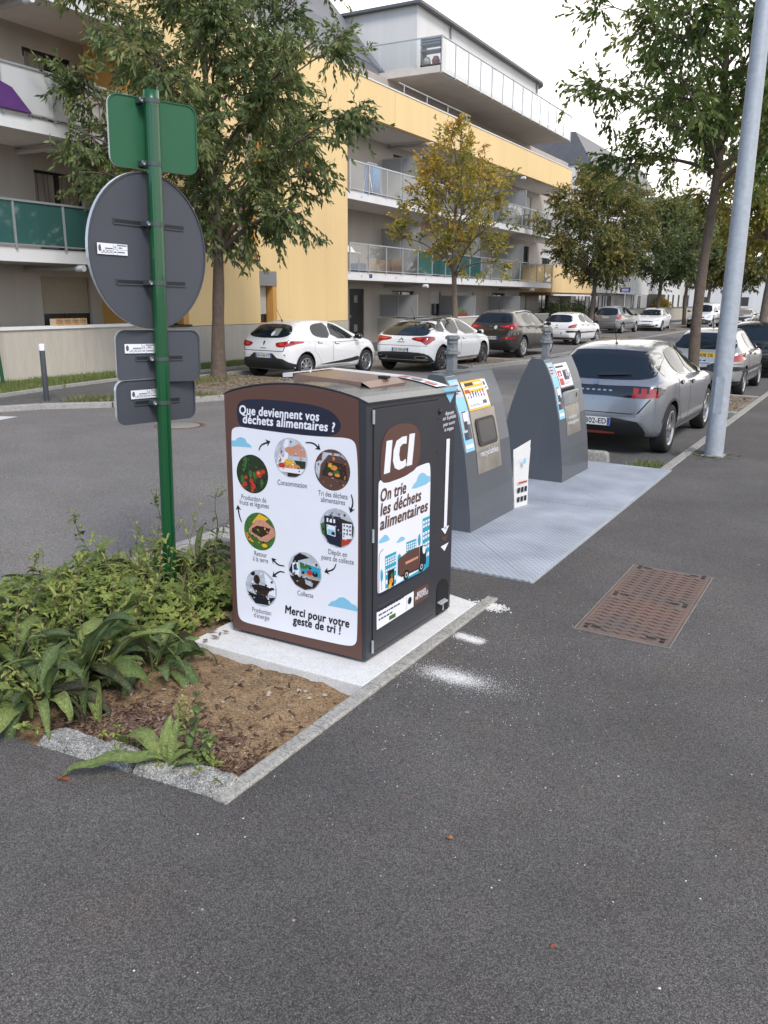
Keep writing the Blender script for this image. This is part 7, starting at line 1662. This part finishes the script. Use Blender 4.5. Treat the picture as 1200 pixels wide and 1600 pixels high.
# shrubs along terraces
def shrub(label, loc, rad, n, m, seed, ln=.07, tone=.5):
    rs = np.random.RandomState(seed); t = thing('shrub', label, 'shrub', loc)
    v = rs.normal(0, 1, (n, 3)); v /= np.linalg.norm(v, axis=1)[:, None]; v *= (rs.uniform(.25, 1, n) ** .5)[:, None]
    k = np.array([1 + .3 * mnoise.noise(tuple(q * 2 + seed)) for q in v])[:, None]
    P = v * k * np.array(rad) + np.array([0, 0, rad[2] * .9]); V, F = leaves(P, v, ln, ln * .3, rs, .2)
    mesh_np('foliage', V, F, m, t, np.clip(rs.normal(tone, .22, n), 0, 1))
    st = MB(); 
    for i in range(5): st.tube([(0, 0, 0), tuple(P[i * 7] * .6 + np.array([0, 0, .05]))], .012, 5)
    st.build('stems', M_bark, t); return t
M_hedge = leaf_mat('hedge_leaves', [(.02, .035, .012), (.05, .075, .022), (.10, .11, .03)], .5, .25)
for i, y in enumerate((51.2, 53.2, 55.4, 57.3)):
    q = on_bld(-17.1, y, 0); shrub(['small hedge bush nearest under the low yellow bay', 'second hedge bush under the low yellow bay', 'third hedge bush under the low yellow bay', 'hedge bush furthest along under the low yellow bay'][i], q, (.6, 1.1, .85 + .1 * (i % 2)), 1500, M_hedge, 60 + i, .11)
shrub('yellow flowering bush behind the low boundary wall', on_bld(-17.0, 83.5, .2), (.8, 3.2, .95), 2600, leaf_mat('yellow_flowers', [(.10, .11, .03), (.35, .24, .03), (.60, .40, .04)], .6, .3), 70, .16)
# ------------------------------------------------------------------ bed plants
def blade(mb, tn, base, az, el, L, W, bend, fold, tone, rs, tip=.9, wav=.06, nseg=9, tw=0.0):
    """one broad leaf: arching midrib, folded along it, wavy edge"""
    d = Vector((math.cos(az), math.sin(az), 0)); s = Vector((-math.sin(az), math.cos(az), 0)); p = Vector(base); e = el; rows = []
    ph = rs.uniform(0, 6.28); st = L / nseg
    for i in range(nseg + 1):
        u = i / nseg
        w = W * (math.sin(math.pi * min(1, u * .94 + .05)) ** .75) * (1 - .30 * u) * (.55 + .45 * min(1, u * 6)) + .002
        dirv = d * math.cos(e) + Vector((0, 0, math.sin(e))); nn = (s.cross(dirv)).normalized() * -1
        s2 = s * math.cos(tw * u) + nn * math.sin(tw * u)
        row = []
        for k, f in enumerate((-1, -.55, 0, .55, 1)):
            wv = wav * W * math.sin(u * 17 + ph + k * 1.7) * abs(f)
            row.append(p + s2 * (w * f) + nn * (abs(f) * w * fold + wv))
        rows.append(row); p = p + dirv * st; e -= bend / nseg * (1.0 + .8 * u)
    k0 = len(mb.v)
    for row in rows: mb.v += [tuple(q) for q in row]
    for i in range(nseg):
        for k in range(4):
            mb.f.append([k0 + i * 5 + k, k0 + i * 5 + k + 1, k0 + (i + 1) * 5 + k + 1, k0 + (i + 1) * 5 + k]); mb.mi.append(0); mb.sm.append(True); tn.append(min(1, max(0, tone + rs.normal(0, .04) + (.16 if k in (1, 2) else -.04))))
def fin(mb, tn, name, m, parent):
    o = mb.build(name, m, parent); o.data.attributes.new('tone', 'FLOAT', 'FACE').data.foreach_set('value', np.array(tn, dtype=np.float32)); return o
M_comf = leaf_mat('comfrey_leaf', [(.075, .055, .035), (.08, .11, .05), (.115, .17, .06), (.17, .24, .075), (.26, .32, .10)], .5, .25, .4, .9)
M_geran = leaf_mat('cranesbill_leaf', [(.09, .125, .035), (.17, .23, .055), (.26, .32, .08), (.37, .38, .11)], .55, .3, .3, .3)
M_stem = mat('green_stem', (.11, .14, .05), .6, var=.2)
M_dstem = mat('dry_stem', (.16, .11, .07), .8, var=.3)
def broad_plant(label, loc, n, L, W, seed, tone=.6, el=(.35, 1.4), spread=.14, azs=None, bend=(.6, 2.5), dead=.16):
    rs = np.random.RandomState(seed); t = thing('comfrey_plant', label, 'plant', loc); mb = MB(); tn = []
    for i in range(n):
        az = (i * 2.4 + rs.normal(0, .3)) if azs is None else rs.uniform(*azs)
        r_ = rs.uniform(0, spread); b = (math.cos(az) * r_, math.sin(az) * r_, rs.uniform(0, .12))
        dd = rs.uniform() < dead
        blade(mb, tn, b, az, rs.uniform(*el) * (.6 if dd else 1), L * rs.uniform(.4, 1.15), W * rs.uniform(.5, .95) * (.6 if dd else 1), rs.uniform(*bend), rs.uniform(.15, .7), (rs.uniform(0, .18) if dd else tone + rs.normal(0, .26)), rs, tw=rs.normal(0, .9), wav=rs.uniform(.06, .2), nseg=11)
    fin(mb, tn, 'leaves', M_comf, t)
    st = MB()
    for i in range(3): a = rs.uniform(0, 6.28); st.tube([(0, 0, -.02), (.04 * math.cos(a), .04 * math.sin(a), L * .3), (.10 * math.cos(a), .10 * math.sin(a), L * .55)], [.008, .006, .004], 5)
    st.build('stems', M_stem, t); return t
CP = [('comfrey clump spilling past the left end of the rough kerb', (-3.22, 2.20, -.02), 18, .36, .06, 12, .5), ('comfrey clump in the middle of the cranesbill carpet', (-3.72, 3.30, -.03), 14, .40, .06, 13, .6), ('large comfrey clump with long drooping leaves at the front of the bed', (-3.28, 2.50, -.03), 26, .46, .075, 1, .58), ('comfrey clump at the left edge by the rough kerb', (-3.62, 2.36, -.03), 22, .44, .07, 2, .5),
      ('comfrey clump hugging the soil edge', (-3.12, 2.82, -.03), 16, .34, .06, 3, .45), ('dark broad-leaved comfrey behind the front clump', (-3.55, 2.86, -.03), 22, .42, .07, 4, .5), ('comfrey clump standing left of the sign post by the road', (-4.1, 3.75, -.03), 24, .42, .07, 5, .62),
      ('comfrey clump right behind the sign post', (-3.95, 4.0, -.03), 18, .40, .06, 6, .5), ('comfrey clump between the sign post and the brown bin', (-3.48, 3.98, -.03), 20, .36, .06, 7, .55), ('small comfrey tuft beside the far corner of the slab', (-3.35, 4.35, -.03), 14, .30, .05, 8, .5), ('comfrey clump on the road side of the bed', (-4.25, 3.2, -.03), 22, .42, .07, 9, .5), ('comfrey clump in the far left of the bed', (-4.2, 2.6, -.03), 22, .42, .07, 10, .45)]
for lb, lc, n, L, W, sd, tn_ in CP: broad_plant(lb, lc, int(n * 2.1), L, W * .8, sd, tn_ + .08)
# dock at the kerb with two big leaves lying outward
rs = np.random.RandomState(77); dk = thing('dock_plant', 'dock plant at the rough kerb with one large leaf sprawling over the asphalt', 'plant', (-2.33, 2.13, .03)); mb = MB(); tn = []
blade(mb, tn, (0, 0, .03), R(221), .22, .42, .052, .55, .16, .80, rs, nseg=12, wav=.16)
blade(mb, tn, (-.02, .01, .02), R(172), .62, .40, .050, 1.7, .3, .86, rs, nseg=12, wav=.10)
blade(mb, tn, (-.02, .03, .0), R(120), 1.2, .19, .032, .5, .3, .85, rs); blade(mb, tn, (.02, .02, .0), R(100), 1.35, .2, .02, .3, .3, .95, rs)
blade(mb, tn, (.02, .0, .0), R(60), .9, .12, .03, .9, .3, .75, rs); blade(mb, tn, (.05, .0, .0), R(20), .8, .13, .03, .9, .3, .7, rs); blade(mb, tn, (.0, .02, .0), R(230), .9, .11, .03, 1.0, .3, .7, rs)
fin(mb, tn, 'leaves', M_comf, dk)
def weed(label, loc, h, n, seed, lean=(0, 0), ll=.07, lwid=.012, tone=.6, m=None, heads=0, cat='weed', up=.5):
    rs = np.random.RandomState(seed); t = thing('weed', label, cat, loc); mb = MB(); tn = []; st = MB()
    pts = [Vector((lean[0] * (k / 8) ** 1.6 + .012 * math.sin(k * 1.3 + seed), lean[1] * (k / 8) ** 1.6 + .012 * math.cos(k * 1.1 + seed), h * k / 8)) for k in range(9)]
    st.tube(pts, [.006 - .0005 * k for k in range(9)], 6)
    for i in range(n):
        u = rs.uniform(.08, 1); k = min(7, int(u * 8)); p = pts[k].lerp(pts[k + 1], u * 8 - k); az = rs.uniform(0, 6.28)
        blade(mb, tn, p, az, rs.uniform(-.1, 1.0) * up * 2, ll * rs.uniform(.5, 1.3) * (1.2 - .6 * u), lwid * rs.uniform(.7, 1.3), rs.uniform(.5, 1.8), .25, tone + rs.normal(0, .15), rs, nseg=4)
    fl = MB(); ft = []
    for i in range(heads):
        a = rs.uniform(0, 6.28); q = pts[-1] + Vector((math.cos(a) * rs.uniform(0, .06), math.sin(a) * rs.uniform(0, .06), rs.uniform(-.08, .04)))
        st.tube([pts[-1] - Vector((0, 0, .06)), q], .0015, 4)
        for _ in range(6): blade(fl, ft, q, rs.uniform(0, 6.28), rs.uniform(-.2, 1.2), .018, .004, .4, .1, rs.uniform(.8, 1), rs, nseg=3)
    fin(mb, tn, 'leaves', m or M_comf, t); st.build('stem', M_stem, t)
    if heads: fin(fl, ft, 'flower_head', M_geran, t)
    return t
weed('tall flowering weed with drooping brown leaves left of the sign post', (-4.02, 3.78, 0), .62, 16, 1, (-.05, .05), .11, .022, .45, None, 9)
weed('thin flowering weed right of the sign post', (-3.86, 4.12, 0), .62, 12, 2, (.02, .05), .12, .012, .4, None, 8)
weed('bent flowering weed leaning over the cranesbill', (-4.15, 3.38, 0), .55, 14, 3, (-.18, -.05), .10, .02, .5, None, 6)
weed('feathery weed rising at the left of the bed', (-3.95, 2.72, 0), .52, 60, 4, (.03, .02), .06, .006, .55, M_geran, 5)
weed('feathery weed drooping over the kerb at the left edge', (-3.20, 2.02, .0), .34, 60, 5, (-.18, -.28), .05, .006, .4, M_geran, 0)
weed('stalk bending down onto the asphalt at the left end of the kerb', (-3.04, 2.03, .02), .12, 50, 6, (.10, -.16), .03, .006, .6, M_geran, 0)
weed('low leafy weed on the near corner of the mulch', (-2.22, 2.26, .0), .16, 46, 7, (.02, .0), .05, .011, .55)
weed('tall leafy weed beside the dock plant', (-2.30, 2.24, .0), .30, 26, 8, (.03, .06), .07, .016, .55)
weed('small pale weed in the middle of the mulch', (-2.52, 2.42, -.02), .14, 40, 9, (.0, .02), .035, .005, .7, M_geran, 4)
weed('bushy weed at the left border with brown stem', (-3.60, 2.12, 0), .50, 70, 10, (-.06, -.04), .07, .010, .45, None, 5)
weed('second bushy weed at the far left of the bed', (-3.95, 2.25, 0), .48, 70, 11, (.03, .0), .07, .010, .4, None, 5)
weed('spent brown weed behind the cranesbill carpet', (-3.75, 2.55, 0), .50, 30, 12, (.05, .05), .08, .014, .1)
# cranesbill carpet: palmate leaves on thin stalks, nobody could count them
def palmate(mb, tn, c, n, az, r, tone, rs):
    nn = Vector(n).normalized(); u = nn.orthogonal().normalized(); w = nn.cross(u); k0 = len(mb.v); pts = [Vector(c)]
    for i in range(21):
        a = az + .35 + (2 * math.pi - .7) * i / 20; lob = [.45, .80, 1.0, .80][i % 4] if i % 4 else .50
        pts.append(Vector(c) + (u * math.cos(a) + w * math.sin(a)) * r * lob + nn * (.10 * r * (1 if i % 4 == 2 else -.6)))
    mb.v += [tuple(p) for p in pts]
    for i in range(1, 21): mb.f.append([k0, k0 + i, k0 + i + 1]); mb.mi.append(0); mb.sm.append(False); tn.append(min(1, max(0, tone)))
rs = np.random.RandomState(5); mb = MB(); tn = []; st = MB()
cl_ = [(-3.78, 3.05, .52, .30, .27), (-3.55, 3.28, .36, .30, .20), (-4.05, 2.75, .4, .3, .28), (-3.45, 3.62, .26, .22, .18), (-3.28, 3.10, .16, .16, .12), (-3.4, 3.95, .3, .3, .2), (-4.1, 3.3, .3, .3, .32), (-4.0, 2.4, .4, .25, .25), (-3.3, 2.65, .14, .14, .16)]
for i in range(1250):
    c = cl_[rs.choice(len(cl_), p=[.26, .17, .12, .10, .05, .1, .1, .06, .04])]
    x, yv = c[0] + rs.normal(0, c[2] * .5), c[1] + rs.normal(0, c[3] * .5); e = math.hypot((x - c[0]) / c[2], (yv - c[1]) / c[3]); h = c[4] * max(.12, 1 - .7 * e * e) * rs.uniform(.45, 1.2) + .01
    if x > -3.2 and yv > 3.12 or x > -3.0: continue
    palmate(mb, tn, (x, yv, h), (rs.normal(.1, .5), rs.normal(-.25, .5), 1), rs.uniform(0, 6.28), rs.uniform(.022, .058), .5 + .2 * mnoise.noise((x * 3, yv * 3, 2)) + rs.normal(0, .24), rs)
    if i % 4 == 0: st.tube([(c[0] + (x - c[0]) * .6, c[1] + (yv - c[1]) * .6, 0), (x, yv, h)], .0018, 4, caps=False)
gz_ = thing('cranesbill_carpet', 'pale green carpet of lobed cranesbill leaves around the sign post', 'ground cover', (0, 0, 0)); gz_['kind'] = 'stuff'
tag(fin(mb, tn, 'leaves', M_geran, gz_), kind='stuff'); tag(st.build('stalks', M_stem, gz_), kind='stuff')
# tangle of thin weeds among the clumps
rs = np.random.RandomState(15); mb = MB(); tn = []; st = MB()
def tangle(x, yv, h, nl, ll, lw_, tone):
    a = rs.uniform(0, 6.28); ln_ = rs.uniform(.1, .45) * h; pts = [Vector((x + math.cos(a) * ln_ * (k / 5) ** 1.7, yv + math.sin(a) * ln_ * (k / 5) ** 1.7, h * k / 5)) for k in range(6)]
    st.tube(pts, [.0035, .003, .0026, .0022, .0018, .0014], 4, caps=False)
    for i in range(nl):
        u = rs.uniform(.2, 1); k = min(4, int(u * 5)); p = pts[k].lerp(pts[k + 1], u * 5 - k)
        blade(mb, tn, p, rs.uniform(0, 6.28), rs.uniform(-.4, 1.2), ll * rs.uniform(.5, 1.4), lw_ * rs.uniform(.6, 1.3), rs.uniform(.3, 2), .3, tone + rs.normal(0, .22), rs, nseg=4, wav=.12)
for i in range(120):
    q = rs.uniform()
    if q < .35: x, yv, h = rs.normal(-3.75, .28), rs.normal(3.15, .35), rs.uniform(.25, .50)
    elif q < .65: x, yv, h = rs.normal(-3.75, .25), rs.normal(2.35, .2), rs.uniform(.2, .5)
    elif q < .85: x, yv, h = rs.normal(-3.9, .2), rs.normal(3.9, .25), rs.uniform(.25, .5)
    else: x, yv, h = rs.normal(-3.25, .12), rs.normal(2.45, .3), rs.uniform(.08, .25)
    if x > -3.0 or (x > -3.22 and yv > 3.15): continue
    tangle(x, yv, h, rs.randint(8, 20), rs.uniform(.03, .085), rs.uniform(.005, .013), rs.choice([.3, .5, .65, .8]))
for i in range(26): tangle(rs.normal(-2.42, .17), rs.normal(2.19, .05), rs.uniform(.03, .10), 8, .03, .007, .6)
wt = thing('weed_tangle', 'tangle of thin leafy weeds and stalks growing through the bed plants', 'weeds', (0, 0, 0)); wt['kind'] = 'stuff'
tag(fin(mb, tn, 'leaves', M_geran, wt), kind='stuff'); tag(st.build('stalks', M_dstem, wt), kind='stuff')
# dead leaves and stalks between the clumps
tag(litter(500, lambda q: (q.uniform(-4.3, -3.05), q.uniform(2.1, 4.4)), .015, .05, 21, .02, 'dead_leaves', M_dead, 'dead brown leaves on the soil under the bed plants'), cat='dead leaves')
# bark chips at the near end of the bed
M_chip = leaf_mat('bark_chip', [(.05, .03, .02), (.14, .085, .06), (.24, .16, .12), (.38, .29, .23)], .85, 0, .2)
rs = np.random.RandomState(6); V = []; T = []
for i in range(3600):
    x = rs.uniform(-3.15, -2.04); yv = 2.16 + abs(rs.normal(0, .17)); 
    if rs.uniform() < .05: yv = rs.uniform(2.2, 3.15)
    if yv > 3.15 or (x < -2.9 and rs.uniform() < .4): continue
    a = rs.uniform(0, 3.14); L_ = rs.uniform(.006, .028); w_ = rs.uniform(.002, .007); z = soil_z(x, yv) + rs.uniform(.002, .016); tl = rs.normal(0, .3)
    u = np.array([math.cos(a), math.sin(a), tl]) * L_; w = np.array([-math.sin(a), math.cos(a), rs.normal(0, .3)]) * w_; c = np.array([x, yv, z]); up_ = np.array([0, 0, .003])
    V += [c - u - w, c + u - w, c + u + w, c - u + w, c - u - w - up_, c + u - w - up_, c + u + w - up_, c - u + w - up_]; T.append(np.clip(rs.normal(.42, .25), 0, 1))
V = np.array(V); n8 = len(T); base = np.arange(n8)[:, None, None] * 8; q = np.array([(0, 1, 2, 3), (0, 4, 5, 1), (1, 5, 6, 2), (2, 6, 7, 3), (3, 7, 4, 0)])
F = (base + q[None]).reshape(-1, 4); tag(mesh_np('bark_mulch', V, F, M_chip, None, np.repeat(np.array(T), 5)), 'brown bark chips covering the near end of the bed', 'bark mulch', kind='stuff')
M_stone2 = mat('pale_pebble', (.40, .35, .28), .8, var=.25)
mb = MB(); rs = np.random.RandomState(9)
for i in range(260):
    x, yv = rs.uniform(-3.15, -2.06), rs.uniform(2.2, 3.18); r_ = abs(rs.normal(0, .003)) + .0015
    if i < 6: x, yv, r_ = rs.uniform(-2.5, -2.08), rs.uniform(2.9, 3.16), rs.uniform(.012, .02)
    z = soil_z(x, yv) + r_ * .3; vv = [(x + r_ * math.cos(a) * rs.uniform(.7, 1.2), yv + r_ * math.sin(a) * rs.uniform(.7, 1.2), z) for a in np.arange(0, 6.2, 1.05)]
    k = len(vv); mb.add(vv + [(x, yv, z + r_ * .8)], [(j, (j + 1) % k, k) for j in range(k)], 0, True)
tag(mb.build('pebbles', M_stone2), 'pale pebbles and clods scattered over the bare soil', 'pebbles', kind='stuff')
# a brown acorn-like nut and a few white pebbles on the near asphalt
ac = MB().lathe([(.0001, -.014), (.006, -.010), (.0085, 0), (.006, .009), (.0001, .013)], 12, 0, (0, 0, 0), 'x'); o = ac.build('acorn', mat('nut_brown', (.23, .10, .04), .35, coat=.3)); o.location = (-1.12, 2.36, .008); o.rotation_euler = (0, 0, .3); tag(o, 'single brown acorn lying on the near asphalt', 'acorn')
mb = MB(); rs = np.random.RandomState(19)
for i in range(150):
    x, yv = rs.uniform(-2.2, .9), rs.uniform(.9, 5.5)
    if x < -1.9 and yv > 1.9: continue
    r_ = rs.uniform(.0012, .0045); vv = [(x + r_ * math.cos(a) * rs.uniform(.6, 1.3), yv + r_ * math.sin(a) * rs.uniform(.6, 1.3), .001) for a in np.arange(0, 6.2, 1.26)]; k = len(vv)
    mb.add(vv + [(x, yv, .001 + r_ * .7)], [(j, (j + 1) % k, k) for j in range(k)])
tag(mb.build('white_grit', M_conc), 'tiny white grit scattered across the near asphalt', 'grit', kind='stuff')
for i, (x, yv, s_, a, lb) in enumerate(((-2.66, 1.86, .03, .3, 'small red-brown dead leaf by the rough kerb'), (-.62, 2.05, .012, 1.2, 'small tan leaf scrap on the open asphalt'))):
    q = MB(); tn = []; rs = np.random.RandomState(90 + i); blade(q, tn, (0, 0, .006), a, .15, s_ * 2, s_ * .45, .5, .3, .5, rs, nseg=5); o = q.build('dead_leaf', mat('red_dead_leaf', (.25, .06, .03), .7)); o.location = (x, yv, .001); tag(o, lb, 'leaf')
